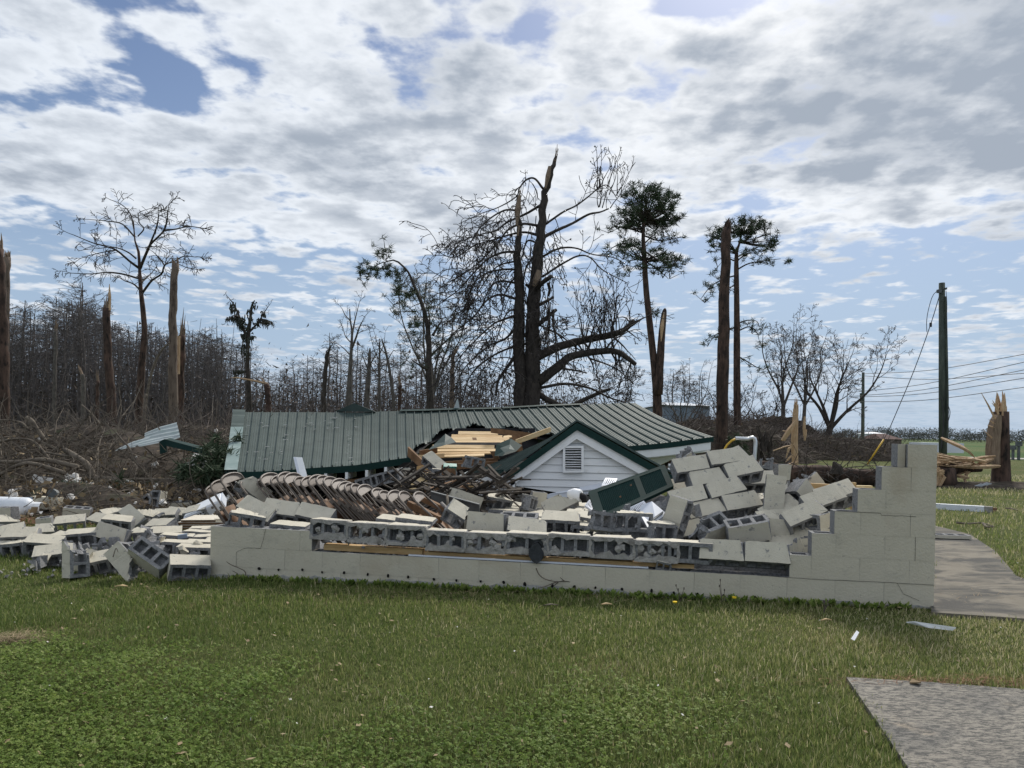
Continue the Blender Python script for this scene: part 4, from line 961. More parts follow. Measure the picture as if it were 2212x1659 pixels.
# stacked table tops left of the chairs
for k, (dz_, dx_, a) in enumerate([(.0, .02, 4), (.035, .0, 6), (.07, -.02, 2), (.105, .01, 5)]):
    p = G(*z1(1800, 700), .14); t_ = empty('folding_table', (p.x + .15 + dx_, p.y, p.z + dz_ - .02), 'folded table with pale laminate top, %s of the stack left of the chairs' % ['lowest', 'second from bottom', 'third from bottom', 'topmost'][k], 'table', 'folded tables in a stack')
    Mx = Matrix.Rotation(R(a), 3, 'Z') @ Matrix.Rotation(R(-1), 3, 'Y'); c_ = Vector(t_.location)
    mb = MB(); mb.box(c_ + UP * .026, (.85, .62, .006), Mx); mb.build('table_top', M['laminate'], t_)
    mb = MB(); mb.box(c_ + UP * .012, (.84, .61, .02), Mx); mb.build('table_core', M['oldwood'], t_)
p = G(*z1(1990, 640), .34); mb = MB(); mb.box(p, (.30, .3, .012), Matrix.Rotation(R(8), 3, 'Z')); mb.box(p - UP * .025, (.27, .26, .03), Matrix.Rotation(R(8), 3, 'Z')); tag(mb.build('drawer_board', [M['laminate']]), 'small pale board on top of the table stack under the first chairs', 'board')
# ================================================================== ventilated white box (heater), left
def frame_at(o, ex, ez):
    return o
hb = G(*z1(1790, 560), .30); heater = empty('wall_heater', tuple(hb - UP * .12), 'white ventilated metal box tilted at the left end of the chairs', 'heater')
Mx = Matrix.Rotation(R(8), 3, 'Z') @ Matrix.Rotation(R(-27), 3, 'Y') @ Matrix.Rotation(R(22), 3, 'X')
mb = MB(); mb.box(hb, (.62, .30, .13), Mx); o = mb.build('case', M['plastic'], heater)
mb = MB(); mb.box(hb + Mx @ Vector((0, -.005, .075)), (.56, .24, .02), Mx); mb.build('lid', M['white'], heater)
for i in range(5):
    for j in (0, 1): mb = MB(); mb.box(hb + Mx @ Vector((-.14 + i * .042, -.1515, -.02 + j * .04)), (.024, .004, .024), Mx); mb.build('vent_slot', M['dark'], heater)
mb = MB(); mb.tube([hb + Mx @ Vector((.14, -.15, .03)), hb + Mx @ Vector((.14, -.165, .03))], .02, 10); mb.build('knob', M['rust'], heater)
# ================================================================== gas cylinder
ta, tb_ = G(-60, 1094, .19), G(72, 1097, .17); tank = empty('gas_cylinder', tuple((ta + tb_) / 2 - UP * .17), 'white gas cylinder lying on its side at the left edge', 'gas cylinder')
d = (tb_ - ta).normalized(); L = (tb_ - ta).length
mb = MB(); pts, rad = [], []
for q, rr in ((0, .02), (.01, .09), (.04, .14), (.09, .165), (.15, .17), (L - .17, .17), (L - .09, .165), (L - .04, .14), (L - .01, .09), (L, .03)): pts.append(ta + d * q); rad.append(rr)
mb.tube(pts, rad, 24); mb.build('body', mk('tank_paint', (.66, .69, .74), (.72, .75, .79), 3, .45, .05, 20, (.45, .42, .38), 5, (.6, .75), stretch=(6, 1, 1)), tank, smooth=True)
mb = MB(); ring = []
sd = d.cross(UP).normalized(); u2 = sd.cross(d)
for i in range(13): a = -2.4 + 4.8 * i / 12; ring.append(tb_ + sd * math.cos(a) * .09 + u2 * math.sin(a) * .09 + d * .05)
for i in range(12): mb.slab([ring[i] - d * .07, ring[i + 1] - d * .07, ring[i + 1] + d * .07, ring[i] + d * .07], .008, direction=(ring[i] - tb_ - d * .05))
mb.build('collar', M['white'], tank)
mb = MB(); mb.tube([tb_ - d * .02, tb_ + d * .09], .025, 8); mb.tube([tb_ + d * .06 - sd * .05, tb_ + d * .06 + sd * .05], .015, 6); mb.build('valve', M['rust'], tank)
mb = MB(); q = tb_ - d * .16 - sd * .14 + u2 * .1; mb.slab([q, q + d * .09, q + d * .09 + u2 * .06 + sd * .02, q + u2 * .06 + sd * .02], .002); mb.build('sticker', M['bluemetal'], tank)
beam('timber', G(72, 1084, .22), G(131, 1088, .20), .16, .2, M['paint'], 'pale painted beam end lying behind the gas cylinder', 'timber')
# garden spot light on a stake
gl = G(118, 1113, 0); lamp = empty('garden_light', tuple(gl), 'small grey disc-headed garden light on a thin stake', 'garden light')
mb = MB(); mb.tube([gl, gl + Vector((-.01, 0, .27))], .016, 6); mb.build('stake', M['rust'], lamp)
hd = gl + Vector((-.015, -.03, .36)); mb = MB(); mb.tube([hd + Vector((0, .03, 0)), hd + Vector((0, -.03, 0))], [.09, .085], 14); mb.build('lamp_head', M['steel'], lamp)
# ================================================================== white folded sheet, loose panels
mb = MB(); q = [G(*z1(350, 825), .16), G(*z1(425, 815), .20), G(*z1(502, 812), .18), G(*z1(510, 885), .08), G(*z1(400, 920), .03)]
mb.add(q, [(0, 1, 4), (1, 2, 3, 4)]); o = mb.build('plastic_sheet', M['plastic']); so_ = o.modifiers.new('t', 'SOLIDIFY'); so_.thickness = .006; tag(o, 'white folded plastic sheet lying among the loose blocks at left', 'sheet')
mb = MB(); mb.slab([G(*z1(245, 985), .02), G(*z1(260, 930), .10), G(*z1(395, 925), .09), G(*z1(415, 985), .02)], .03); tag(mb.build('bent_sheet_metal', M['steel']), 'dark grey panel on the grass below the white folded sheet', 'panel')
mb = MB(); mb.box(G(*z1(1590, 800), .2), (.11, .08, .05), Matrix.Rotation(R(20), 3, 'Z') @ Matrix.Rotation(R(-10), 3, 'Y')); tag(mb.build('outlet_box', M['bluemetal']), 'small blue grey outlet box on the flat fallen wall', 'box')
# white gutter piece leaning on the roof eave
gt = [V(*z2(785, 552), 12.6), V(*z2(862, 554), 12.6), V(*z2(908, 727), 12.4), V(*z2(825, 720), 12.4)]
gu = empty('fallen_gutter', tuple(gt[3]), 'short white gutter piece standing against the roof eave', 'gutter')
mb = MB(); mb.slab([lerp(gt[0], gt[1], .3), gt[1], gt[2], lerp(gt[3], gt[2], .3)], .02); mb.build('gutter_back', M['white'], gu)
mb = MB(); mb.slab([gt[0], lerp(gt[0], gt[1], .3), lerp(gt[3], gt[2], .3), gt[3]], .02, direction=(.3, 1, 0)); mb.build('gutter_lip', M['plastic'], gu)
# plywood sheet, steel channel, pipes, lumber behind the chairs
mb = MB(); mb.slab([V(*z3(0, 865), 10.6), V(*z3(85, 870), 10.6), V(*z3(255, 745), 10.9), V(*z3(150, 685), 10.95), V(*z3(60, 750), 10.8)], .02); tag(mb.build('plywood_sheet', M['ply']), 'yellow plywood sheet propped up in the middle of the ruin', 'plywood')
ca, cb_, = V(*z3(215, 905), 9.3), V(*z3(635, 1020), 9.0); chn = empty('steel_channel', tuple(ca - UP * .1), 'dark grey steel channel lying across the ruin right of the chairs', 'steel channel')
d = (cb_ - ca).normalized(); u2 = Vector((0, -.25, 1)).normalized()
for a, b_, nm in ((-.085, .085, 'web'),):
    mb = MB(); mb.slab([ca + u2 * a, cb_ + u2 * a, cb_ + u2 * b_, ca + u2 * b_], .012); mb.build(nm, M['steel'], chn)
for a, nm in ((.085, 'flange'), (-.085, 'flange')):
    mb = MB(); mb.slab([ca + u2 * a + Vector((0, -.05, 0)), cb_ + u2 * a + Vector((0, -.05, 0)), cb_ + u2 * a + Vector((0, .02, .0)), ca + u2 * a + Vector((0, .02, 0))], .012, direction=(0, 0, -1)); mb.build(nm, M['steel'], chn)
for (x0, y0, Y0, x1, y1, Y1, rr, m_, lb) in [
    (305, 955, 8.6, 480, 1130, 8.3, .022, 'rust', 'rusty grey pipe sloping down right of the last chair'),
    (355, 885, 8.7, 362, 1020, 8.6, .014, 'limb', 'thin upright stick right of the last chair'),
    (340, 990, 8.5, 470, 1135, 8.2, .015, 'rust', 'thinner rusty pipe below the sloping one'),
    (735, 300, 12.9, 905, 305, 12.9, .045, 'alu', 'bright aluminium pipe beyond the green shutter, upper of two')]:
    f_ = z3 if x0 != 735 else z4
    mb = MB(); mb.tube([V(*f_(x0, y0), Y0), V(*f_(x1, y1), Y1)], rr, 8); tag(mb.build('pipe', M[m_], smooth=True), lb, 'pipe')
mb = MB(); mb.tube([V(*z4(730, 340), 12.7), V(*z4(885, 345), 12.7)], .05, 8); mb.tube([V(*z4(740, 375), 12.6), V(*z4(850, 378), 12.6)], .03, 8); tag(mb.build('pipe', M['alu'], smooth=True), 'bright aluminium pipe beyond the green shutter, lower of two', 'pipe')
for k, (a, b_, w_, m_, lb) in enumerate([
    ((20, 960, 8.75), (300, 1100, 8.35), .07, 'oldwood', 'brown board under the last chairs, upper one'),
    ((120, 905, 9.0), (440, 1060, 8.7), .06, 'oldwood', 'brown board right of the last chairs leading to the steel channel'),
    ((170, 850, 10.4), (450, 760, 11), .05, 'oldwood', 'brown stick beside the plywood sheet'),
    ((330, 825, 10.8), (445, 820, 10.9), .03, 'plastic', 'thin pale strip in the dark middle of the ruin'),
    ((460, 850, 11), (545, 790, 11.3), .12, 'oldwood', 'reddish board below the porch gutter'),
    ((535, 800, 11.2), (720, 790, 11.4), .05, 'wood', 'yellow lath below the porch gutter'),
    ((310, 640, 11.6), (440, 650, 11.7), .07, 'oldwood', 'short brown board in the stack below the torn roof, upper'),
    ((310, 665, 11.5), (420, 672, 11.6), .07, 'oldwood', 'short brown board in the stack below the torn roof, middle'),
    ((312, 690, 11.5), (425, 692, 11.6), .06, 'oldwood', 'short brown board in the stack below the torn roof, lower'),
    ((60, 790, 11), (170, 840, 11), .06, 'darkwood', 'dark board behind the plywood sheet')]):
    beam('board', V(*z3(*a[:2]), a[2]), V(*z3(*b_[:2]), b_[2]), .05, w_, M[m_], lb, 'board')
mb = MB(); mb.slab([V(*z3(325, 605), 11.6), V(*z3(438, 610), 11.7), V(*z3(440, 635), 11.6), V(*z3(325, 635), 11.5)], .1); tag(mb.build('teal_panel', M['teal']), 'small teal tiled panel below the torn roof', 'panel')
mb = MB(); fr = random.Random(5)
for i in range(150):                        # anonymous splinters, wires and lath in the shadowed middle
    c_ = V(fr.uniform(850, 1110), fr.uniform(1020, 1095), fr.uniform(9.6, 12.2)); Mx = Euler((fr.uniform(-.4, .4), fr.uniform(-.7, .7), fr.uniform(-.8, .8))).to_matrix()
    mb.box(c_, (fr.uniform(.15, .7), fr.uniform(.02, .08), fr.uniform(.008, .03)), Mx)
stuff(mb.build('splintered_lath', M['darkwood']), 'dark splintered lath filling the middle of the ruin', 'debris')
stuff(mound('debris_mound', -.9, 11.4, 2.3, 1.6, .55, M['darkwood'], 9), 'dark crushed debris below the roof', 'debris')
# rounded black cap, white flood lamp, white vent frames
fl = V(*z3(1495, 890), 10.4); lp = empty('flood_lamp', tuple(fl - UP * .08), 'white round flood lamp with black cap below the gable', 'lamp')
mb = MB(); mb.tube([fl + Vector((-.12, .05, .02)), fl + Vector((-.06, .0, .02)), fl + Vector((.02, -.03, 0)), fl + Vector((.04, -.04, 0))], [.05, .085, .09, .08], 12); mb.build('globe', M['white'], lp, smooth=True)
mb = MB(); mb.tube([fl + Vector((.035, -.05, 0)), fl + Vector((.07, -.08, -.01)), fl + Vector((.08, -.08, -.08))], [.055, .05, .03], 10); mb.build('cap', M['black'], lp, smooth=True)
def grille(name, corners, label, nslat, m_=M['plastic'], frame=.18):
    a, b_, c_, d_ = corners; root = empty(name, tuple(d_), label, 'grille'); q = lambda s, t: lerp(lerp(a, b_, s), lerp(d_, c_, s), t)
    nrm = (b_ - a).cross(d_ - a).normalized(); nrm = -nrm if nrm.y > 0 else nrm; mb = MB(); f_ = frame
    for (s0, s1, t0, t1) in ((0, 1, 0, f_), (0, 1, 1 - f_, 1), (0, f_ * .6, f_, 1 - f_), (1 - f_ * .6, 1, f_, 1 - f_)): mb.slab([q(s0, t0), q(s1, t0), q(s1, t1), q(s0, t1)], .03)
    mb.build('grille_frame', m_, root); mb = MB(); mb.slab([p - nrm * .028 for p in (q(.05, .05), q(.95, .05), q(.95, .95), q(.05, .95))], .004); mb.build('grille_back', M['dark'], root)
    for i in range(nslat):
        s = f_ * .6 + (1 - 1.2 * f_) * (i + .5) / nslat; e = .3 * (1 - 1.2 * f_) / nslat; mb = MB(); mb.slab([q(s - e, f_), q(s + e, f_), q(s + e, 1 - f_), q(s - e, 1 - f_)], .012); mb.build('slat', m_, root)
grille('vent_grille', [V(*z4(185, 400), 10.2), V(*z4(290, 408), 10.2), V(*z4(262, 460), 10.0), V(*z4(150, 470), 10.0)], 'small white vent grille poking out above the green shutter', 5)
grille('vent_grille', [V(*z4(45, 590), 9.2), V(*z4(80, 600), 9.2), V(*z4(75, 690), 9.0), V(*z4(5, 640), 9.1)], 'small white vent grille left of the green shutter\'s foot', 4)
grille('air_return', [V(*z4(330, 690), 8.3), V(*z4(520, 600), 8.3), V(*z4(550, 640), 8.2), V(*z4(360, 735), 8.2)], 'white slatted air grille under the green shutter', 14, frame=.08)
ac = empty('appliance_cover', tuple(V(*z4(600, 840), 8.2)), 'white plastic appliance cover wedged below the green shutter', 'appliance cover')
mb = MB(); mb.slab([V(*z4(500, 640), 8.05), V(*z4(590, 605), 8.1), V(*z4(702, 700), 7.95), V(*z4(640, 850), 7.7), V(*z4(560, 850), 7.7), V(*z4(480, 700), 8.0)], .12); mb.build('shell', M['plastic'], ac)
mb = MB(); mb.slab([V(*z4(575, 770), 7.78), V(*z4(688, 690), 7.93), V(*z4(692, 700), 7.92), V(*z4(582, 785), 7.76)], .02); mb.build('seam', M['steel'], ac)
mb = MB(); mb.slab([V(*z4(615, 845), 7.66), V(*z4(665, 790), 7.76), V(*z4(670, 800), 7.75), V(*z4(630, 850), 7.65)], .02); mb.build('slot', M['dark'], ac)
# ================================================================== green shutter
sa, sb_, sc_, sd_ = V(*z4(38, 520), 8.6), V(*z4(700, 285), 8.9), V(*z4(780, 470), 8.6), V(*z4(118, 775), 8.2)
sh = empty('window_shutter', tuple(sd_), 'dark green louvred shutter lying tilted across the blocks', 'shutter')
q = lambda s, t: lerp(lerp(sa, sb_, s), lerp(sd_, sc_, s), t)
nrm = (sb_ - sa).cross(sd_ - sa).normalized(); nrm = -nrm if nrm.y > 0 else nrm
for (s0, s1, t0, t1) in ((0, 1, 0, .12), (0, 1, .86, 1), (0, .10, .12, .86), (.93, 1, .12, .86), (.57, .645, .12, .86)):
    mb = MB(); mb.slab([q(s0, t0), q(s1, t0), q(s1, t1), q(s0, t1)], .045); fixn(mb.build('shutter_rail' if t1 - t0 < .2 else 'shutter_stile', M['greend'], sh))
mb = MB(); mb.slab([p - nrm * .03 for p in (q(.02, .05), q(.98, .05), q(.98, .95), q(.02, .95))], .008); mb.build('shutter_back', M['greend'], sh)
for s0, s1, n in ((.10, .57, 22), (.645, .93, 14)):
    for i in range(n):
        s = lerp(s0, s1, i / n); e = (s1 - s0) / n; mb = MB(); w_ = [q(s + .05 * e, .12) - nrm * .014, q(s + .95 * e, .12) - nrm * .003, q(s + .95 * e, .86) - nrm * .003, q(s + .05 * e, .86) - nrm * .014]; mb.slab(w_, .006); mb.build('louvre', M['greend'], sh)
for s, t in ((.33, .55), (.50, .30)):
    mb = MB(); c_ = q(s, t) + nrm * .002; mb.slab([c_, c_ + Vector((.02, 0, .01)), c_ + Vector((.03, 0, -.05)), c_ + Vector((.0, 0, -.06))], .006); mb.build('rust_patch', M['seat'], sh)
# bent pipe and yellow hose above the heap
mb = MB(); pts = [V(*z4(x, y), 9.5) for x, y in ((1320, 55), (1425, 62), (1448, 55), (1468, 48), (1485, 60), (1492, 85), (1490, 150), (1483, 250), (1480, 330))]
mb.tube(pts, .024, 8); tag(mb.build('bent_pipe', M['alu'], smooth=True), 'bent silver pipe sticking up above the heap', 'pipe')
mb = MB(); pts = [V(*z4(x, y), 9.6) for x, y in ((1322, 60), (1285, 78), (1245, 115), (1210, 175), (1185, 235), (1180, 300))]; mb.tube(pts, .013, 6); tag(mb.build('hose', M['yellow'], smooth=True), 'yellow hose curving down from the bent pipe', 'hose')
# framing lumber behind the steps
beam('framing_board', V(*z5(330, 468), 8.4), V(*z5(900, 500), 8.1), .05, .10, M['wood'], 'orange-brown board spanning behind the wall steps, upper', 'board')
beam('framing_board', V(*z5(560, 545), 8.2), V(*z5(800, 570), 8.05), .05, .19, M['wood'], 'wide orange-brown board behind the wall steps, lower', 'board')
mb = MB(); mb.box(V(*z5(770, 600), 7.9), (.04, .04, .42)); tag(mb.build('wall_stud', M['wood']), 'short reddish stud standing behind the third wall step', 'stud')
mb = MB(); mb.box(V(*z5(860, 466), 8.0), (.16, .05, .03)); tag(mb.build('lumber_end', M['ply']), 'pale rounded lumber end on the fourth wall step', 'board')
# white post on the grass at right
pa, pb = G(2005, 1093, .06), G(2126, 1100, .06); post = empty('white_post', tuple((pa + pb) / 2 - UP * .06), 'peeling white wooden post lying on the grass right of the wall', 'post')
d = (pb - pa).normalized(); sd = d.cross(UP).normalized(); Mx = Matrix((d, sd, sd.cross(d))).transposed()
mb = MB(); mb.box((pa + pb) / 2, ((pb - pa).length, .14, .13), Mx); mb.build('shaft', mk('peeling_white_paint', (.66, .69, .74), (.72, .75, .80), 4, .6, .2, 30, (.05, .05, .05), 3.2, (.66, .69), stretch=(.8, 4, 4)), post)
mb = MB(); mb.box(pb + d * .08, (.15, .142, .132), Mx); mb.build('bare_end', M['mortar'], post)
mb = MB(); mb.box(pb + d * .19 + UP * .02, (.09, .10, .05), Mx); mb.box(pb + d * .18 - UP * .04, (.07, .12, .05), Mx); mb.build('splintered_end', M['oldwood'], post)
# loose hollow block on the walkway
p = G(2053, 1158, .06); o = loose(p, 'full1', 'front', -8, 0, 0, 'flat grey cored block lying on the concrete walkway'); o.scale = (1.25, 1.2, .25)
# white and grey scraps on the near lawn
mb = MB(); mb.slab([G(1958, 1343, .06), G(1975, 1342, .075), G(2065, 1355, .05), G(2058, 1360, .03), G(2030, 1357, .03), G(2005, 1354, .04)], .008, direction=(0, 0, -1)); tag(mb.build('siding_scrap', M['white']), 'long pointed white scrap on the grass before the wall\'s right corner', 'scrap')
mb = MB(); mb.slab([G(1839, 1380, .05), G(1851, 1362, .09), G(1856, 1366, .08), G(1846, 1384, .04)], .01, direction=(.1, 1, -.3)); tag(mb.build('wood_scrap', M['white']), 'short pale strip on the grass left of the pointed white scrap', 'scrap')
for (x, y, a, b_, lb, m_) in [(1310, 1305, .10, .03, 'curled tan wood chip below the wall\'s middle', 'woodx'), (525, 1318 - 54, .0, .0, '', ''), (262, 1266, .13, .03, 'orange wood splinter on the grass below the left blocks', 'woodx'),
                              (1785, 1339, .09, .02, 'yellow splinter lying on the grass near the wall\'s right part', 'woodx'), (1977, 1474, .07, .04, 'brown dry leaf on the edge of the concrete pad', 'dead'), (1190, 1307, .14, .025, 'pale driftwood stick on the grass below the wall\'s middle', 'limb')]:
    if not lb: continue
    c_ = G(x, y, .035); mb = MB(); mb.slab([c_ + Vector((-a / 2, 0, 0)), c_ + Vector((0, -b_, .015)), c_ + Vector((a / 2, 0, .005)), c_ + Vector((0, b_, .01))], .008, direction=(0, 0, -1)); tag(mb.build('wood_chip' if m_ != 'dead' else 'dry_leaf', M[m_]), lb, 'scrap')
# ================================================================== trees
def curve_pts(pts, n):                      # resample with Catmull-Rom
    P = [Vector(p) for p in pts]; P = [P[0] * 2 - P[1]] + P + [P[-1] * 2 - P[-2]]; out = []
    segs = len(P) - 3
    for i in range(n + 1):
        u = min(segs - 1e-6, i / n * segs); k = int(u); t = u - k; a, b_, c_, d = P[k:k + 4]
        out.append(.5 * ((2 * b_) + (c_ - a) * t + (2 * a - 5 * b_ + 4 * c_ - d) * t * t + (3 * b_ - a - 3 * c_ + d) * t ** 3))
    return out
def rv(r): return Vector((r.gauss(0, 1), r.gauss(0, 1), r.gauss(0, 1))).normalized()
def grow(mb, p, d, L, rad, lev, r, droop=0.0, wob=.25, kids=(5, 5, 4), spread=.9, tips=None, upb=.0, flat=1.0, minr=.006, ratio=.5, start=.25):
    """one branch with its side branches"""
    n = max(3, int(4 + lev)); path = [p.copy()]; rr = [rad]; dd = d.normalized(); st = L / n
    for i in range(n):
        dd = (dd + rv(r) * wob * .55 + Vector((0, 0, upb - droop * (i + 1) / n))).normalized(); path.append(path[-1] + dd * st); rr.append(max(minr, rad * (1 - .8 * (i + 1) / n)))
    mb.tube(path, rr, 5 if lev > 1 else 3, caps=False)
    if lev <= 0:
        if tips is not None: tips.append((path[-1].copy(), dd.copy()))
        return
    k_ = kids[min(lev, len(kids)) - 1]; k_ = max(1, int(k_ * r.uniform(.7, 1.3)))
    for j in range(k_):
        t = start + (1 - start) * (j + r.random()) / k_; i = min(n - 1, int(t * n)); q = path[i].lerp(path[i + 1], t * n - i)
        ax = (path[i + 1] - path[i]).normalized(); sd = rv(r); sd = (sd - ax * sd.dot(ax)); sd.z *= flat
        if sd.length < .05: continue
        sd.normalize(); nd = (ax * (1 - spread * .55) + sd * spread).normalized()
        grow(mb, q, nd, L * ratio * r.uniform(.6, 1.2) * (1.15 - .5 * t), max(minr, rr[i] * .55), lev - 1, r, droop, wob, kids, spread, tips, upb, flat, minr, ratio, start)
    if tips is not None: tips.append((path[-1].copy(), dd.copy()))
def twigs_on(mb, path, rr, r, dens, L, lev, droop, **kw):
    """side twigs along a hand-laid branch"""
    tot = sum((b_ - a).length for a, b_ in zip(path[:-1], path[1:])); n = int(tot * dens)
    for _ in range(n):
        t = r.uniform(.15, 1) ** .8 * (len(path) - 1.001); i = int(t); q = path[i].lerp(path[i + 1], t - i); ax = (path[i + 1] - path[i]).normalized()
        sd = rv(r); sd = (sd - ax * sd.dot(ax)).normalized(); grow(mb, q, ax * .45 + sd, L * r.uniform(.5, 1.3), max(.008, rr[i] * .35), lev, r, droop=droop, **kw)
def PX(f_, pts, Y, spreadY=0.0, r=None):     # hand-laid polyline: photo points, drifting in depth
    n = len(pts); e = r.uniform(-spreadY, spreadY) if r else 0
    return [V(*f_(x, y), Y + e * i / max(1, n - 1)) for i, (x, y) in enumerate(pts)]
def pxr(px_s, Y): return px_s * Y / F        # radius in photo px -> metres
def jag_top(mb, p, d, rad, r, n=9, h=(.2, .8), mi=0):
    for i in range(n):
        a = 2 * math.pi * i / n + r.uniform(-.2, .2); c_ = p + Vector((math.cos(a), math.sin(a), 0)) * rad * r.uniform(.35, .85); hh = r.uniform(*h)
        w_ = rad * r.uniform(.18, .34); mb.tube([c_ - d * .15, c_ + d * hh * .5, c_ + d * hh + Vector((r.uniform(-.05, .05), r.uniform(-.05, .05), 0))], [w_, w_ * .75, .006], 4, mi=mi)
def snag(name, f_, pts, Y, r_px, label, cat='broken tree', bark='barkp', top='splitd', seed=1, jh=(.2, .7), to_ground=True, n=10, strip=None):
    r = random.Random(seed); P = PX(f_, pts, Y)
    if to_ground: P = [Vector((P[0].x, P[0].y, gz(P[0].x, P[0].y) - .1))] + P if P[0].z > .25 else P
    path = [q + rv(r) * .03 for q in curve_pts(P, 22)]; ra = [pxr(poly_at([(i / (len(r_px) - 1), q) for i, q in enumerate(r_px)], t / 22)[0], Y) for t in range(23)]
    root = empty(name, tuple(path[0]), label, cat); mb = MB(); mb.tube(path, ra, n, jit=.09, rng=r); mb.build('trunk', M[bark], root, smooth=True)
    d = (path[-1] - path[-2]).normalized(); mb = MB(); jag_top(mb, path[-1], d, ra[-1], r, 9, jh); mb.build('splintered_top', M[top], root)
    return root, path, ra
# ------------------------------------------------------------------ far woods: trees of one kind, copied
def forest_tree(seed, H, style):
    r = random.Random(seed); root = empty('forest_tree', (0, 0, 0)); mt = MB(); mc = MB()
    path = [Vector((0, 0, -.2))]; ra = [H * .014]; n = 9
    for i in range(n): path.append(path[-1] + Vector((r.uniform(-.012, .012) * H, r.uniform(-.012, .012) * H, H / n))); ra.append(H * .014 * (1 - .88 * (i + 1) / n) + .012)
    mt.tube(path, ra, 7, caps=False)
    nb = 46 if style == 0 else 34
    for j in range(nb):
        t = (.28 if style == 0 else .45) + .70 * (j / nb) ** .8 * (.72 if style else .99); t = min(t, .985); i = min(n - 1, int(t * n)); q = path[i].lerp(path[i + 1], t * n - i); a = r.uniform(0, 6.28)
        L = H * (.20 if t < .8 else .15) * r.uniform(.45, 1.15) * (1.0 if style else (.55 + .75 * t if t < .85 else 1.0)); up = .15 + (.75 * (t - .4) if style else .35 * (t - .3))
        grow(mc, q, Vector((math.cos(a), math.sin(a), up)), L, max(.03, ra[i] * .35), 2, r, droop=.02, wob=.30, kids=(4, 4), spread=.8, flat=.5, minr=.016, ratio=.5)
    mt.build('trunk', M['barkf'], root, smooth=True); mc.build('crown', M['twigf'], root)
    return root
FV = [forest_tree(100 + i, 15.0, i % 2) for i in range(6)]; used = [False] * 6
fr = random.Random(77)
def place_tree(vx, vtop, Y, lab, grp, k=None):
    k = fr.randrange(6) if k is None else k; a, b_ = ray(vx, vtop); H = CAMH + b_ * Y + .1; x = a * Y
    o = FV[k] if not used[k] else copy_tree(FV[k]); used[k] = True; s = H / 15.0
    o.location = (x, Y, gz(x, Y)); o.scale = (s * fr.uniform(.85, 1.15),) * 2 + (s,); o.rotation_euler = (fr.uniform(-.02, .02), fr.uniform(-.03, .03), fr.uniform(0, 6.28))
    return tag(o, lab, 'tree', grp)
def topline(vx):
    return poly_at([(-200, 640), (0, 645), (60, 640), (100, 690), (130, 650), (170, 625), (190, 640), (240, 690), (280, 690), (330, 700), (400, 720), (440, 705), (480, 720), (560, 760), (640, 770), (720, 740), (800, 745), (900, 735), (1000, 760), (1100, 800), (2300, 800)], vx)[0]
FL = 'bare grey tree in the dense wood on the left behind the debris'
for i in range(104):
    vx = -60 + 540 * (i + fr.uniform(-.4, .4)) / 104; Y = fr.uniform(52, 88); place_tree(vx, topline(vx) + fr.choice((0, 4, 10, 20, 40, 80)) + fr.uniform(-6, 12), Y, FL, 'trees of the wood on the left')
for i in range(58):
    vx = 470 + 600 * (i + fr.uniform(-.4, .4)) / 58; Y = fr.uniform(60, 95); place_tree(vx, topline(vx) + fr.choice((0, 15, 35, 60)) + fr.uniform(-8, 14), Y, 'thin bare tree in the wood behind the green roof', 'trees of the wood behind the roof')
for vx, vt in ((128, 640), (172, 605), (430, 735), (478, 740), (712, 715), (640, 800), (1480, 790), (1450, 800), (1515, 805), (1425, 800)):
    lab = {128: 'tall bare tree rising above the left wood, left of two', 172: 'tall bare tree rising above the left wood, right of two', 430: 'spreading bare tree left of the moss-hung one', 478: 'domed bare tree just left of the moss-hung one',
           712: 'pale feathery bare tree left of the tall dark-crowned one', 640: 'small bare tree above the left half of the roof', 1480: 'bare tree above the grey metal building', 1450: 'bare tree left of the grey metal building', 1515: 'bare tree right of the grey metal building', 1425: 'bare tree behind the leaning pine'}[vx]
    place_tree(vx, vt, 60 if vx < 1200 else 90, lab, None, 1 if vx in (478, 712) else None)
# understorey of thin stems and scrub under the woods
r = random.Random(41); mb = MB()
for i in range(5200):
    vx = r.uniform(-120, 1250); Y = r.uniform(48, 98); a, _ = ray(vx, 800); x = a * Y; h = r.uniform(1.5, 8.5) * (1 if vx < 500 else .62); p = Vector((x, Y, gz(x, Y) - .1)); l_ = Vector((r.gauss(0, .16), r.gauss(0, .16), 1))
    m_ = p + l_ * h * .5 + Vector((r.uniform(-.2, .2), 0, 0)); mb.tube([p, m_, p + l_ * h + Vector((r.uniform(-.3, .3), 0, 0))], [r.uniform(.02, .06), .025, .012], 3, caps=False)
    for _ in range(4):
        q = p.lerp(m_, r.random()) if r.random() < .4 else m_.lerp(p + l_ * h, r.random()); e = Vector((r.uniform(-1, 1), r.uniform(-1, 1), r.uniform(-.1, .7))); mb.tube([q, q + e * r.uniform(.3, 1.2)], [.016, .008], 3, caps=False)
stuff(mb.build('wood_understorey', M['twigf']), 'grey thicket of thin stems under the woods', 'thicket')
r = random.Random(43); vts, fcs = [], []
N_ = 60000; vx = np.array([r.uniform(-140, 1300) for _ in range(N_)]); Yv = np.array([r.uniform(50, 100) for _ in range(N_)]); hv = np.array([abs(r.gauss(0, 2.4)) for _ in range(N_)])
ax_ = np.array([ray(v_, 800)[0] for v_ in vx]); base = np.stack([ax_ * Yv, Yv, hv - .07], 1)
rg = np.random.default_rng(3); e1 = rg.normal(0, .13, (N_, 3)); e2 = rg.normal(0, .13, (N_, 3))
vts = np.concatenate([base, base + e1, base + e2]); fcs = np.stack([np.arange(N_), np.arange(N_) + N_, np.arange(N_) + 2 * N_], 1)
stuff(npmesh('wood_scrub', vts, fcs, M['brushr']), 'low brown scrub under the woods', 'scrub')
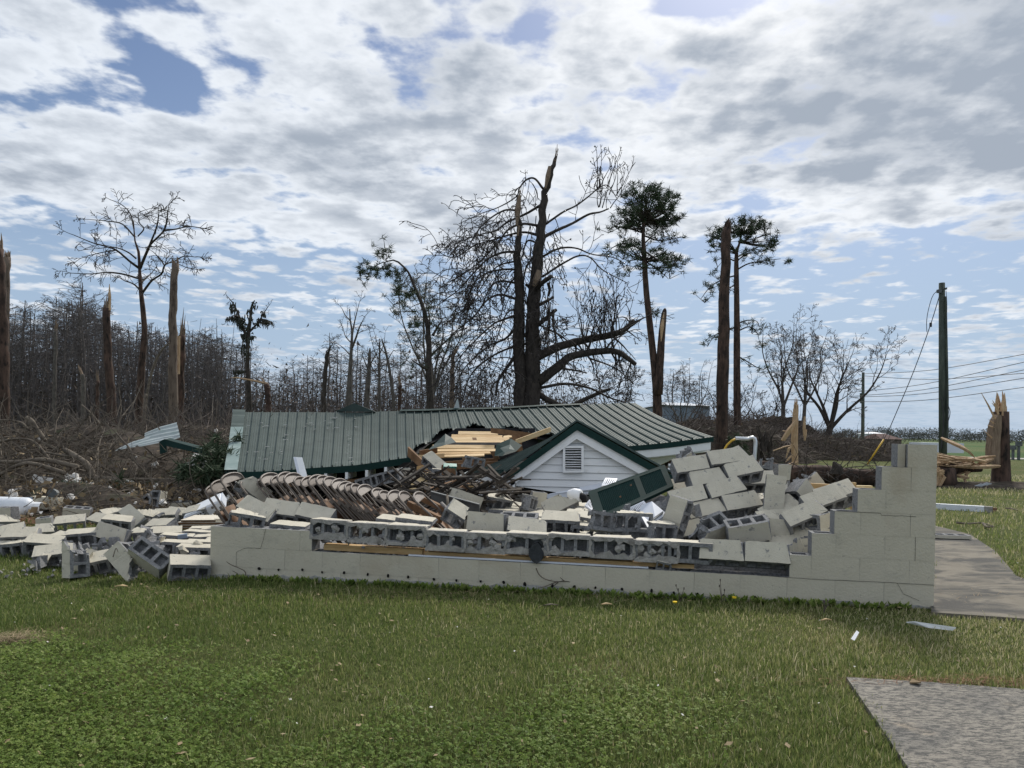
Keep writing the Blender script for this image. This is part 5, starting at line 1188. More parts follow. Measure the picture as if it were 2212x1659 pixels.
# far treeline across the field on the right
r = random.Random(52); rg = np.random.default_rng(8); cs = []
for i in range(330):
    vx = 1560 + 900 * i / 330 + r.uniform(-2, 2); Y = r.uniform(430, 470); a, _ = ray(vx, 940); cs.append((a * Y, Y, r.uniform(4.0, 8.5) * (1 if vx > 1880 else .75), r.uniform(2.2, 4.5)))
vs_, fs_ = [], []; nn = 0
for (x, Y, h, w_) in cs:
    k = 150; c_ = np.stack([x + rg.normal(0, w_ * .5, k), Y + rg.normal(0, w_ * .5, k), np.abs(rg.beta(1.6, 1.2, k)) * h], 1)
    a = rg.normal(0, .34, (k, 3)); b_ = rg.normal(0, .34, (k, 3)); vs_.append(np.concatenate([c_, c_ + a, c_ + b_])); fs_.append(np.stack([np.arange(k), np.arange(k) + k, np.arange(k) + 2 * k], 1) + nn); nn += 3 * k
stuff(npmesh('far_treeline', np.concatenate(vs_), np.concatenate(fs_), mk('far_trees', (.085, .09, .08), (.13, .13, .118), .3, 1.0)), 'grey line of far trees across the field', 'treeline')
# ------------------------------------------------------------------ standing bare tree on the left
def bare_tree(name, f_, trunk, r_px, branches, Y, label, bark, twig, seed, dens=2.2, tl_=.9, lev=1, droop=.08, minr=.01, spreadY=2.5, limb_m=None):
    r = random.Random(seed); P = PX(f_, trunk, Y); P = [Vector((P[0].x, P[0].y, gz(P[0].x, P[0].y) - .1))] + P
    path = curve_pts(P, 16); ra = [pxr(poly_at([(i / (len(r_px) - 1), q) for i, q in enumerate(r_px)], t / 16)[0], Y) for t in range(17)]
    root = empty(name, tuple(path[0]), label, 'tree'); mb = MB(); mb.tube(path, ra, 10, jit=.04, rng=r, caps=False); mb.build('trunk', M[bark], root, smooth=True)
    mc = MB()
    for pts, r0, r1 in branches:
        Q = curve_pts(PX(f_, pts, Y, spreadY, r), max(5, 3 * len(pts))); rr = [pxr(lerp(r0, r1, i / (len(Q) - 1)), Y) for i in range(len(Q))]; ml = MB(); ml.tube(Q, rr, 6, caps=False, jit=.06, rng=r); ml.build('limb', M[limb_m or bark], root, smooth=True)
        twigs_on(mc, Q, rr, r, dens, tl_, lev, droop, kids=(4, 4), spread=.75, minr=minr, wob=.3, flat=.7)
        grow(mc, Q[-1], Q[-1] - Q[-2], tl_ * 1.2, rr[-1], lev + 1, r, droop=droop, kids=(4, 4), spread=.75, minr=minr, wob=.3)
    mc.build('twigs', M[twig], root, kind='stuff'); return root
bare_tree('bare_tree', tl, [(905, 1500), (930, 1100), (945, 900), (920, 660), (912, 520), (905, 400), (882, 330), (872, 200)], [15, 16, 13, 11, 8, 6, 5, 3, 2], [
    ([(875, 250), (850, 150), (790, 90), (720, 60)], 3, 1.2), ([(915, 510), (960, 400), (985, 350), (1070, 262), (1092, 180), (1100, 110)], 6, 1.5), ([(968, 380), (1020, 250), (1035, 170), (1030, 140)], 4, 1.3), ([(1070, 262), (1150, 252), (1230, 235), (1290, 240)], 3.5, 1.2),
    ([(905, 505), (850, 465), (760, 390), (680, 362), (600, 340), (480, 290)], 5, 1.3), ([(905, 575), (800, 546), (700, 535), (600, 545), (470, 540)], 4, 1.3), ([(928, 672), (990, 590), (1055, 545), (1075, 490), (1130, 470), (1210, 500)], 5, 1.3), ([(1075, 490), (1040, 440), (1000, 400)], 3, 1.3),
    ([(925, 600), (990, 540)], 4, 2), ([(876, 300), (800, 220), (700, 200), (590, 190)], 3.5, 1.2), ([(890, 445), (830, 400), (740, 370), (640, 380)], 3.5, 1.2), ([(905, 640), (870, 610), (815, 590)], 3.5, 2), ([(1130, 470), (1200, 430), (1280, 435)], 3, 1.2), ([(760, 390), (690, 400), (560, 430)], 3, 1.2), ([(900, 300), (940, 250), (910, 210), (905, 150), (940, 130)], 3, 1.2)],
    38, 'tall bare tree with spreading branches and reddish trunk on the left', 'barkp', 'twigd', 5, dens=4.2, tl_=.75, lev=1, limb_m='barkd', minr=.013)
snag('broken_pine', tl, [(20, 1540), (15, 1100), (5, 700), (-5, 380)], 30, [24, 24, 21, 18], 'dark pine trunk cut by the left edge', seed=1, bark='barkp')
snag('broken_pine', tl, [(28, 1300), (38, 800), (45, 440)], 33, [14, 14, 13], 'pale split trunk just inside the left edge', seed=2, bark='barkpb', jh=(.1, .35))
o = snag('broken_pine', tl, [(745, 1640), (715, 1200), (695, 770)], 32, [21, 17, 14], 'snapped red-barked pine with a thin splinter on top, left', seed=3)
mb = MB(); p = o[1][-1]; mb.tube([p + Vector((.1, 0, -.1)), p + Vector((.12, 0, .5)), p + Vector((.1, 0, 1.0))], [.08, .06, .01], 5); mb.build('splinter', M['split'], o[0])
snag('broken_pine', tl, [(1130, 1480), (1132, 1000), (1130, 700), (1142, 480)], 34, [20, 17.5, 15, 13], 'tall pale snapped pine trunk beside the bare tree', seed=4, bark='barkpb', jh=(.05, .35))
o = snag('broken_pine', tl, [(1175, 1450), (1185, 1150), (1190, 950)], 35, [13, 13, 13], 'shorter snapped pine right of the tall pale one', seed=5, jh=(.3, 1.3))
mb = MB(); q = PX(tl, [(1165, 1200), (1168, 950)], 34.6); mb.tube(q, .07, 5); mb.build('bare_strip', M['split'], o[0])
snag('broken_pine', tl, [(540, 1600), (545, 1300), (540, 1200)], 44, [8, 8, 7], 'thin grey snapped trunk left of the red-barked pine', seed=6, bark='barkg')
snag('broken_pine', tl, [(352, 1500), (358, 1200), (365, 900)], 48, [7, 7, 6], 'slim grey snapped trunk in the left wood', seed=7, bark='barkg')
snag('broken_pine', tl, [(632, 1500), (638, 1240)], 46, [7, 6], 'short dark red snapped trunk left of the red-barked pine', seed=8)
mb = MB(); q = curve_pts(PX(tl, [(935, 1590), (965, 1300), (1010, 1130), (1060, 1040), (1110, 990)], 31), 12); mb.tube(q, [.05] * 10 + [.04, .03, .02], 6); tag(mb.build('bent_sapling', M['limb'], smooth=True), 'bare sapling bent over against the tall pale trunk', 'sapling')
# ------------------------------------------------------------------ mossy tree, stub, snags behind the roof
def mossy(mb, p, r, L):
    for _ in range(4):
        a = p + Vector((r.uniform(-.2, .2), r.uniform(-.12, .12), 0)); n = 4; path = [a]
        for i in range(n): path.append(path[-1] + Vector((r.uniform(-.06, .06), r.uniform(-.06, .06), -L / n)))
        mb.tube(path, [.03, .045, .04, .022, .006], 3, caps=False)
root = bare_tree('mossy_tree', tcn, [(180, 1500), (165, 1200), (170, 950), (188, 800), (200, 680), (228, 625)], [14, 10, 8, 8, 6, 4, 2], [
    ([(165, 960), (120, 850), (95, 770), (45, 660), (15, 620)], 7, 2), ([(180, 900), (230, 850), (275, 790), (322, 712)], 5, 2), ([(95, 770), (40, 760), (5, 790)], 4, 1.5), ([(165, 1050), (135, 1030), (120, 1000)], 4, 2), ([(275, 790), (330, 795), (355, 810)], 3, 1.5)],
    46, 'tree hung with dark moss, alone above the left end of the roof', 'barkd', 'twigd', 8, dens=2.4, tl_=.5, lev=1, spreadY=1)
mb = MB(); r = random.Random(6)
for pts in ([(20, 640), (45, 700), (90, 780), (120, 850), (165, 960)], [(228, 640), (200, 700), (188, 800), (172, 950)], [(320, 725), (275, 800), (225, 860)], [(5, 790), (50, 770), (100, 780)], [(135, 1010), (160, 1050), (160, 1130)], [(100, 790), (110, 830)], [(330, 800), (350, 815)], [(60, 1240), (140, 1240)], [(130, 920), (200, 940)]):
    Q = curve_pts(PX(tcn, pts, 46), 11)
    for q in Q: mossy(mb, q + Vector((r.uniform(-.1, .1), r.uniform(-.2, .2), .02)), r, r.choice((.12, .2, .3, .55)))
mb.build('hanging_moss', M['moss'], root, kind='stuff')
o = snag('broken_pine', tcn, [(342, 1590), (338, 1470), (330, 1365)], 30, [13, 12, 11], 'short broken pine stub behind the roof\'s left part', seed=12, jh=(.1, .45))
mb = MB(); mb.tube(PX(tcn, [(340, 1350), (230, 1325), (80, 1298), (20, 1300)], 30), [.05, .04, .03, .015], 5); mb.build('snapped_limb', M['split'], o[0])
snag('broken_tree', tcn, [(825, 1590), (838, 1300), (860, 1095)], 40, [15, 9, 8], 'dark snapped trunk behind the middle of the roof', bark='barkd', top='barkd', seed=13)
bare_tree('dark_crowned_tree', tcn, [(1045, 1590), (1055, 1300), (1070, 1050), (1075, 900), (1060, 800), (1055, 700)], [17, 14, 9, 6, 4, 3, 2], [
    ([(1068, 1060), (1110, 950), (1140, 860), (1170, 800)], 5, 1.5), ([(1075, 950), (1090, 850), (1110, 760), (1130, 680)], 4, 1.3), ([(1060, 800), (1020, 760), (990, 700)], 3, 1.2), ([(1058, 1100), (1000, 1040), (960, 1010)], 3, 1.2), ([(1072, 1000), (1020, 940), (1000, 880)], 3, 1.2)],
    44, 'tallest bare tree behind the roof\'s middle, dark crown above a thick trunk', 'barkg', 'twigd', 14, dens=2.6, tl_=.9, lev=1, spreadY=1.5)
bare_tree('mossy_tree', tcn, [(1200, 1590), (1222, 1250), (1230, 1085), (1232, 1040)], [15, 11, 8, 5, 2], [([(1226, 1200), (1270, 1120), (1300, 1060)], 3, 1.2), ([(1222, 1250), (1180, 1140), (1165, 1090)], 3, 1.2), ([(1228, 1150), (1260, 1230), (1290, 1220)], 2.5, 1.2), ([(1222, 1300), (1170, 1260), (1140, 1250)], 2.5, 1.2)], 46, 'stunted dark tree right of the tallest bare tree', 'barkg', 'twigd', 15, dens=2.2, tl_=.6, lev=1, spreadY=1)
bare_tree('bare_tree', tcn, [(1312, 1590), (1314, 1250), (1316, 1050), (1318, 960)], [9, 7, 5, 3, 2], [([(1314, 1150), (1270, 1060), (1240, 950)], 2.2, 1), ([(1315, 1100), (1350, 1010), (1360, 950)], 2.2, 1), ([(1313, 1250), (1350, 1190), (1400, 1180)], 2.2, 1), ([(1313, 1300), (1260, 1240), (1230, 1230)], 2.2, 1), ([(1316, 1050), (1290, 980), (1280, 940)], 2, 1)], 50, 'slim straight grey tree above the roof vent', 'barkg', 'twigd', 16, dens=2.8, tl_=.8, lev=1, spreadY=1)
bare_tree('bare_tree', tcn, [(1440, 1560), (1405, 1250), (1370, 1080), (1345, 1000), (1335, 960)], [8, 7, 5, 3, 2], [([(1385, 1150), (1430, 1070), (1460, 1060)], 2.2, 1), ([(1375, 1100), (1320, 1040), (1300, 1020)], 2.2, 1), ([(1400, 1220), (1450, 1190), (1480, 1160)], 2.2, 1), ([(1405, 1260), (1350, 1230), (1320, 1220)], 2.2, 1)], 50, 'slim leaning grey tree left of the bent pine', 'barkg', 'twigd', 17, dens=2.8, tl_=.8, lev=1, spreadY=1)
snag('broken_tree', tcn, [(1490, 1540), (1494, 1360)], 42, [8, 7], 'short reddish snapped trunk left of the bent pine', bark='barkp', seed=18)
snag('broken_tree', tcn, [(1945, 1590), (1948, 1300), (1955, 1100)], 32, [12, 10, 7], 'orange splintered trunk between the bent pine and the big tree', bark='barkpb', seed=19, jh=(.3, .9))
# ------------------------------------------------------------------ pines
def tuft(V_, F_, T_, p, r, size, n=26, up=.25):
    for _ in range(n):
        d = rv(r); d.z = d.z * .8 + up; d.normalize(); L = size * r.uniform(.6, 1.1); s = d.cross(rv(r)).normalized() * size * .055; b = len(V_); t = r.random() * .7
        q = p + rv(r) * size * .25
        V_ += [q - s, q + s, q + d * L]; F_.append((b, b + 1, b + 2)); T_ += [t, t, t]
def needles(name, parent, V_, F_, T_):
    A = np.array([tuple(v) for v in V_]) - np.array(LOC[parent.name]); o = npmesh(name, A, np.array(F_), M['needle'], np.array(T_)); o.parent = parent; o['kind'] = 'stuff'; return o
def pine(name, f_, trunk, r_px, limbs, ells, extra, Y, label, seed, tsize=.36, bark='barkp', ntuft=20, stub=None):
    r = random.Random(seed); P = PX(f_, trunk, Y); P = [Vector((P[0].x, P[0].y, gz(P[0].x, P[0].y) - .1))] + P
    path = curve_pts(P, 18); ra = [pxr(poly_at([(i / (len(r_px) - 1), q) for i, q in enumerate(r_px)], t / 18)[0], Y) for t in range(19)]
    root = empty(name, tuple(path[0]), label, 'pine tree'); mb = MB(); mb.tube(path, ra, 10, jit=.05, rng=r, caps=False); mb.build('trunk', M[bark], root, smooth=True)
    ml = MB(); V_, F_, T_ = [], [], []
    def limb(Q, r0):
        rr = [max(.012, lerp(r0, r0 * .3, i / (len(Q) - 1))) for i in range(len(Q))]; ml.tube(Q, rr, 5, caps=False)
    def cluster(p, rad, k):
        for _ in range(k):
            q = p + Vector((r.gauss(0, rad * .55), r.gauss(0, rad * .55), r.gauss(0, rad * .38)))
            ml.tube([p + Vector((0, 0, -rad * .3)), p.lerp(q, .6) - UP * .06, q], [.022, .016, .01], 3, caps=False); tuft(V_, F_, T_, q, r, tsize, ntuft)
    for pts, r0, k in limbs:
        Q = curve_pts(PX(f_, pts, Y, 1.6, r), 3 * len(pts)); limb(Q, pxr(r0, Y)); rad = .55
        for t in np.linspace(.45, 1, max(2, k // 4)): cluster(Q[min(len(Q) - 1, int(t * (len(Q) - 1)))] + rv(r) * .25, rad, 4)
    for (cx, cy, rx, ry, k) in ells:           # crown lobes: limbs radiate from the trunk, tufts on the shell
        c_ = V(*f_(cx, cy), Y); sx = pxr(rx * (f_(1, 0)[0] - f_(0, 0)[0]) * 1.8228, Y); sz = pxr(ry * (f_(1, 0)[0] - f_(0, 0)[0]) * 1.8228, Y)
        root_p = min(path, key=lambda q: (q - c_ + UP * sz * .7).length)
        for i in range(k):
            d = rv(r); d.z = d.z * .9 + .1; d.normalize(); e = c_ + Vector((d.x * sx, d.y * sx * .9, d.z * sz)) * r.uniform(.55, 1.02)
            m_ = root_p.lerp(e, .5) + Vector((0, 0, -.12 * sz)); limb(curve_pts([root_p + rv(r) * .1, m_, e], 5), .045); cluster(e, .40, 4)
    for x, y in extra: cluster(V(*f_(x, y), Y + r.uniform(-.5, .5)), .22, 3)
    ml.build('limbs', M['barkd'], root, smooth=True, kind='stuff'); needles('needles', root, V_, F_, T_); return root, path, ra
pn = pine('leaning_pine', tp, [(330, 1330), (318, 1150), (292, 900), (270, 700), (258, 500), (252, 380), (258, 270), (270, 190)], [22, 19, 15, 13, 12, 10, 7, 5, 3], [
    ([(255, 470), (200, 440), (130, 430), (70, 460), (40, 490)], 3.5, 14), ([(253, 370), (190, 350), (110, 335), (75, 345)], 3.5, 12), ([(260, 385), (330, 410), (400, 405), (460, 390)], 3.5, 12), ([(262, 470), (330, 515), (400, 525), (470, 505)], 4, 18),
    ([(265, 560), (320, 565), (370, 600), (390, 620)], 3, 12), ([(262, 560), (210, 550), (185, 570)], 3, 8), ([(256, 500), (180, 520), (140, 510)], 3, 8), ([(290, 800), (325, 795)], 2, 3), ([(256, 430), (310, 380), (360, 350)], 3, 8), ([(258, 520), (330, 560), (420, 550)], 3, 10)],
    [(285, 225, 165, 130, 54), (150, 300, 70, 50, 8), (410, 290, 60, 60, 9), (200, 470, 100, 60, 9), (360, 500, 100, 50, 9)], [], 42, 'tall pine with round crown and forked broken stem, right of the big tree', 61)
mb = MB(); q = curve_pts(PX(tp, [(335, 1250), (343, 1080), (355, 900), (368, 800), (372, 778)], 41.8), 10); mb.tube(q, [pxr(k, 42) for k in (17, 17, 16, 15, 14, 13, 12, 11, 8, 5, 1)], 8, jit=.06); mb.build('broken_stem', M['barkp'], pn[0], smooth=True)
mb = MB(); q = PX(tp, [(350, 960), (356, 880), (366, 800)], 41.4); mb.tube(q, [.02, .12, .02], 5); mb.build('bare_strip', M['split'], pn[0])
pine('scraggly_pine', tp, [(765, 1470), (763, 1200), (762, 900), (760, 600), (760, 480), (775, 430), (790, 370)], [17, 15, 14, 12, 10, 7, 4, 3], [
    ([(762, 570), (830, 535), (920, 520), (1000, 510)], 3.5, 16), ([(758, 600), (690, 620), (620, 660), (565, 730)], 3.5, 18), ([(775, 860), (820, 845), (870, 850), (885, 880)], 3, 10), ([(775, 900), (830, 880), (870, 910), (885, 960)], 3, 10),
    ([(752, 885), (690, 900), (640, 930), (600, 990)], 3, 14), ([(775, 1045), (820, 1070), (870, 1100), (900, 1110)], 3, 9), ([(745, 520), (700, 500), (650, 520)], 3, 8), ([(760, 480), (720, 420), (640, 400)], 3, 12), ([(765, 500), (840, 460), (930, 430)], 3, 14), ([(765, 520), (820, 480), (900, 470)], 3, 10), ([(758, 650), (720, 670), (690, 690)], 3, 6)],
    [(795, 335, 125, 62, 28), (900, 410, 80, 55, 10), (665, 420, 55, 60, 9)], [], 47, 'scraggly pine with high crown behind the dark bare trunk', 62)
mb = None
snag('broken_pine', tp, [(678, 1590), (684, 1200), (692, 800), (702, 500), (708, 345)], 34, [27, 25, 23, 20, 17], 'tall dark bare pine trunk right of the house', bark='barkp', top='barkp', seed=25, jh=(.1, .5))
pn = pine('bent_pine', tcn, [(1760, 1560), (1742, 1250), (1745, 950), (1700, 700), (1640, 560), (1590, 430), (1550, 360), (1460, 280), (1390, 284), (1350, 300)], [16, 15, 13, 10, 8, 6.5, 5, 4, 3.5, 2.5, 2], [
    ([(1390, 284), (1340, 260), (1370, 205)], 2, 0), ([(1350, 290), (1290, 320), (1230, 345), (1150, 375)], 2, 0), ([(1550, 365), (1500, 395), (1440, 365)], 2, 0), ([(1570, 400), (1520, 480), (1480, 530)], 2, 0), ([(1620, 540), (1540, 560), (1500, 600), (1450, 600)], 2, 0),
    ([(1670, 650), (1600, 680), (1520, 740)], 2, 0), ([(1780, 930), (1820, 860), (1865, 790)], 6, 0), ([(1760, 1110), (1850, 1020), (1990, 900)], 6, 0), ([(1735, 1230), (1680, 1200), (1590, 1140)], 6, 0), ([(1750, 960), (1750, 800), (1740, 700)], 5, 0)], [],
    [(1300, 215), (1375, 195), (1330, 225), (1225, 290), (1150, 345), (1145, 390), (1200, 385), (1200, 420), (1240, 335), (1260, 350), (1290, 425), (1345, 340), (1300, 375), (1385, 345), (1455, 350), (1460, 385), (1385, 410), (1410, 375), (1430, 400), (1470, 515), (1490, 540), (1460, 560), (1545, 575), (1600, 570), (1560, 560), (1620, 600), (1600, 850), (1650, 840), (1620, 890), (1670, 830), (1590, 830)], 40, 'bent pine curving left, small tufts at its drooping tip', 63, tsize=.33, bark='barkd', ntuft=18)
# ------------------------------------------------------------------ the big shattered tree
BY = 26; r = random.Random(70)
big = empty('shattered_tree', tuple(Vector((V(*tb(570, 1600), BY).x, BY, gz(0, BY)))), 'huge shattered double-trunked tree with drooping broken limbs behind the roof', 'tree')
for pts, rp in (([(600, 1620), (590, 1300), (602, 1050), (612, 900), (640, 650), (655, 500), (668, 350), (690, 250), (715, 160), (735, 105)], [42, 33, 30, 27, 24, 20, 17, 14, 12, 9, 5]), ([(530, 1620), (520, 1300), (515, 1000), (508, 700), (512, 550), (520, 420), (517, 345)], [33, 26, 24, 20, 15, 11, 8, 3])):
    P = PX(tb, pts, BY); P = [Vector((P[0].x, P[0].y, -.15))] + P; path = curve_pts(P, 26); ra = [pxr(poly_at([(i / (len(rp) - 1), q) for i, q in enumerate(rp)], t / 26)[0], BY) for t in range(27)]
    mb = MB(); mb.tube([q + rv(r) * .05 for q in path], ra, 12, jit=.14, rng=r); mb.build('trunk', M['barkd'], big, smooth=True)
    mb = MB(); jag_top(mb, path[-1], Vector((.2, 0, 1)).normalized(), ra[-1] * 1.2, r, 8, (.1, .5)); mb.build('splintered_top', M['splitd'], big)
for pts, w_ in (([(700, 170), (690, 230), (672, 300)], .10), ([(520, 340), (512, 430), (505, 520)], .10), ([(630, 790), (618, 850), (606, 885)], .17), ([(520, 520), (510, 580)], .07)):
    mb = MB(); q = [p + Vector((0, -.40 if w_ > .15 else -.2, 0)) for p in PX(tb, pts, BY)]; mb.tube(q, [w_ * .5] + [w_] * (len(q) - 2) + [w_ * .35], 6, jit=.3, rng=r); mb.build('bare_wood', M['splitd'], big)
LIMBS = [([(665, 580), (740, 540), (830, 500), (930, 445), (1000, 430), (1050, 410)], 8, 3, .5), ([(680, 500), (780, 430), (860, 390), (940, 330), (1000, 280), (1050, 275), (1100, 350)], 5, 1.5, 1), ([(655, 695), (760, 645), (860, 645), (950, 680), (1080, 700), (1150, 740)], 5, 1.5, 1), ([(655, 815), (770, 740), (870, 690), (940, 700), (1010, 770), (1100, 820), (1160, 850)], 5, 1.5, 1),
    ([(620, 1290), (750, 1230), (900, 1190), (1060, 1160), (1140, 1130), (1200, 1075)], 20, 10, .6), ([(1110, 1145), (1180, 1110), (1255, 1058)], 6, 3, .5), ([(630, 1440), (760, 1340), (820, 1290), (950, 1262), (1080, 1255), (1150, 1290), (1210, 1335)], 21, 9, .6), ([(630, 1100), (690, 1050), (738, 1010)], 10, 7, 0), ([(630, 985), (680, 960), (722, 935)], 8, 5, 0), ([(610, 900), (655, 850), (710, 812)], 12, 8, 0), ([(690, 850), (700, 900), (690, 930)], 6, 4, 0),
    ([(620, 1500), (700, 1550), (800, 1585), (900, 1545), (1000, 1500), (1060, 1480)], 14, 6, .4), ([(640, 1475), (800, 1450), (950, 1480), (1050, 1530), (1150, 1560)], 7, 3, .6), ([(725, 1010), (720, 1080), (735, 1180), (740, 1320)], 6, 3, .6), ([(940, 1300), (1030, 1330), (1110, 1370), (1200, 1450)], 4, 2, 1), ([(780, 1360), (850, 1370), (920, 1385)], 5, 3, .2),
    ([(660, 290), (610, 230), (560, 240), (520, 290), (500, 340), (400, 400), (290, 440), (160, 500)], 5, 1.5, 1), ([(660, 380), (560, 440), (450, 490), (380, 540), (300, 560), (180, 600), (90, 640)], 6, 1.5, 1), ([(630, 510), (540, 500), (460, 530), (400, 600), (330, 680), (240, 760), (100, 850)], 6, 1.5, 1), ([(510, 420), (430, 420), (330, 480), (260, 560), (220, 640)], 5, 1.5, 1), ([(640, 570), (560, 550), (480, 560), (380, 590), (250, 630), (130, 700), (10, 650)], 6, 1.5, 1),
    ([(500, 665), (420, 670), (330, 710), (240, 800), (150, 900), (60, 960)], 6, 1.5, 1), ([(495, 770), (420, 770), (330, 790), (250, 850), (180, 950)], 5, 1.5, 1), ([(495, 850), (400, 840), (340, 890), (300, 980), (230, 1080)], 5, 1.5, 1), ([(500, 945), (400, 920), (320, 960), (250, 1050), (150, 1130), (20, 1260)], 6, 1.5, 1), ([(505, 1040), (420, 1070), (360, 1100), (250, 1200), (130, 1330)], 6, 1.5, 1), ([(510, 1100), (440, 1180), (330, 1230), (200, 1350), (150, 1450)], 6, 1.5, 1),
    ([(540, 1220), (470, 1320), (400, 1420), (380, 1520)], 9, 4, .6), ([(560, 1210), (480, 1230), (350, 1290), (230, 1400), (180, 1560)], 6, 2, 1), ([(560, 1070), (660, 1110), (760, 1160), (850, 1230), (900, 1260)], 5, 2, .8), ([(600, 700), (560, 760), (545, 860), (560, 980)], 5, 2, 1), ([(640, 620), (570, 600), (540, 680), (520, 760)], 5, 2, 1), ([(560, 860), (590, 880), (620, 900)], 7, 4, 0), ([(505, 800), (440, 900), (420, 1000), (400, 1120)], 4, 1.5, 1), ([(505, 1000), (440, 1040), (380, 1200), (330, 1350)], 4, 1.5, 1), ([(500, 720), (380, 760), (280, 900), (220, 1000)], 4, 1.5, 1), ([(680, 1180), (700, 1100), (690, 1000)], 5, 3, .5), ([(660, 1120), (740, 1150), (800, 1220)], 4, 2, .6), ([(690, 940), (700, 1040), (680, 1150), (700, 1260)], 4, 2, .8)]
mc = MB(); tips = []
for pts, r0, r1, tw in LIMBS:
    Q = curve_pts(PX(tb, pts, BY, 2.2 if tw >= .8 else 1.0, r), 4 * len(pts)); rr = [pxr(lerp(r0, r1, (i / (len(Q) - 1)) ** .8), BY) for i in range(len(Q))]
    mb = MB(); mb.tube(Q, rr, 7 if r0 > 8 else 5, jit=.08, rng=r); mb.build('limb', M['barkd'], big, smooth=True)
    up = pts[0][0] > 640 and pts[-1][0] > 850
    if tw: twigs_on(mc, Q, rr, r, (1.6 if up else 4.8) * tw, .9 if up else 1.25, 1 if up else 2, (.0 if up else .22), kids=(3, 3), spread=.75, minr=.011, wob=.42, upb=(.10 if up else 0), tips=tips, ratio=.55)
for x0, y0, n in ((900, 1190, 7), (1000, 1170, 9), (1080, 1150, 8), (930, 1270, 6), (1050, 1260, 8), (1000, 290, 6), (1030, 400, 5), (1090, 330, 4)):
    for _ in range(n): grow(mc, V(*tb(x0 + r.uniform(-40, 40), y0 + r.uniform(-8, 8)), BY + r.uniform(-.4, .4)), Vector((r.uniform(-.35, .5), r.uniform(-.4, .4), 1)), r.uniform(1.0, 2.4) * (1 if y0 > 1000 else .6), .02, 2, r, kids=(3, 3), spread=.6, minr=.009, wob=.3, tips=tips, ratio=.45, upb=.05)
for _ in range(70): q = V(*tb(r.uniform(500, 760), r.uniform(430, 1250)), BY + r.uniform(-.5, .5)); grow(mc, q, Vector((r.uniform(-.5, .5), r.uniform(-.3, .3), -1)), r.uniform(.6, 1.8), .018, 2, r, droop=.2, kids=(3, 3), minr=.010, wob=.4, tips=tips)
mc.build('twigs', M['twigd'], big, kind='stuff')
V_, F_ = [], []
for p, d in tips:
    if r.random() < .22:
        for _ in range(2):
            b = len(V_); d2 = (d + rv(r) * .8).normalized(); s_ = d2.cross(rv(r)).normalized() * .02; V_ += [p, p + d2 * .05 + s_, p + d2 * .10, p + d2 * .05 - s_]; F_.append((b, b + 1, b + 2, b + 3))
o = npmesh('leaves', np.array([tuple(v) for v in V_]) - np.array(LOC[big.name]), np.array(F_), M['twigd']); o.parent = big
# leafing tree behind the bent pine, trees on the right
def decid(name, label, base, top_v, Y, spread, seed, bark='barkg', twig='twig', lean=(0, 0), forks=5, leaves=None, rad=.16, fork_h=.25, nb=7):
    r = random.Random(seed); a, b_ = ray(*base); x = a * Y; H = CAMH + ray(base[0], top_v)[1] * Y; p0 = Vector((x, Y, gz(x, Y) - .1)); root = empty(name, tuple(p0), label, 'tree'); mt, mc = MB(), MB(); tips = []
    h0 = H * fork_h; f0 = p0 + Vector((lean[0] * h0, lean[1] * h0, h0)); mt.tube(curve_pts([p0, p0.lerp(f0, .5) + rv(r) * .08, f0], 6), [rad * 1.3, rad * 1.1, rad, rad, rad * .95, rad * .9, rad * .85], 8, caps=False, jit=.06, rng=r)
    for i in range(forks):
        an = 2 * math.pi * i / forks + r.uniform(-.4, .4); e = Vector((math.cos(an) * spread * r.uniform(.3, 1) + lean[0] * H * .5, math.sin(an) * spread * r.uniform(.3, .9), H)); e.z *= r.uniform(.82, 1.0); e = p0 + e
        m_ = f0.lerp(e, .45) + Vector((math.cos(an) * spread * .22, 0, H * .03)) + rv(r) * .2; Q = curve_pts([f0 - UP * .1, f0.lerp(m_, .5) + rv(r) * .2, m_, m_.lerp(e, .5) + rv(r) * .25, e], 12); rr = [lerp(rad * .62, .022, (k / 12) ** .7) for k in range(13)]
        mt.tube(Q, rr, 6, caps=False); tot = H / 9
        for k in range(nb):
            t = r.uniform(.2, 1) * 11.9; kk = int(t); ax = (Q[kk + 1] - Q[kk]).normalized(); sd = rv(r); sd = (sd - ax * sd.dot(ax)).normalized(); grow(mc, Q[kk], ax * .7 + sd * .8 + UP * .15, spread * r.uniform(.35, .8), rr[kk] * .5, 3, r, kids=(4, 4, 4), spread=.7, minr=.012, wob=.3, ratio=.52, tips=tips, upb=.03)
        grow(mc, Q[-1], Q[-1] - Q[-2], spread * .4, .02, 2, r, kids=(4, 4), spread=.7, minr=.012, tips=tips)
    mt.build('trunk', M[bark], root, smooth=True); mc.build('crown', M[twig], root, kind='stuff')
    if leaves:
        V_, F_ = [], []
        for p, d in tips:
            for _ in range(leaves):
                b = len(V_); q = p + rv(r) * .16; s_ = rv(r) * .045; t_ = rv(r) * .05; V_ += [q, q + s_, q + s_ + t_, q + t_]; F_.append((b, b + 1, b + 2, b + 3))
        o = npmesh('leaves', np.array([tuple(v) for v in V_]) - np.array(LOC[root.name]), np.array(F_), M['leafy']); o.parent = root
    return root
decid('leafing_tree', 'tree with fine pale new leaves behind the bent pine', tcn(1775, 1560), tcn(0, 225)[1], 50, 2.6, 81, leaves=2, forks=6, rad=.14, fork_h=.3, nb=9)
decid('bare_tree', 'wide bare tree above the brush mound, leftmost of three', tp(1012, 1440), tp(0, 815)[1], 62, 3.2, 82, bark='barkg', forks=4, rad=.2, nb=9, fork_h=.36)
decid('bare_tree', 'wide bare tree above the brush mound, middle of three', tp(1130, 1400), tp(0, 880)[1], 66, 2.6, 83, bark='barkg', forks=4, rad=.17, nb=9, fork_h=.4)
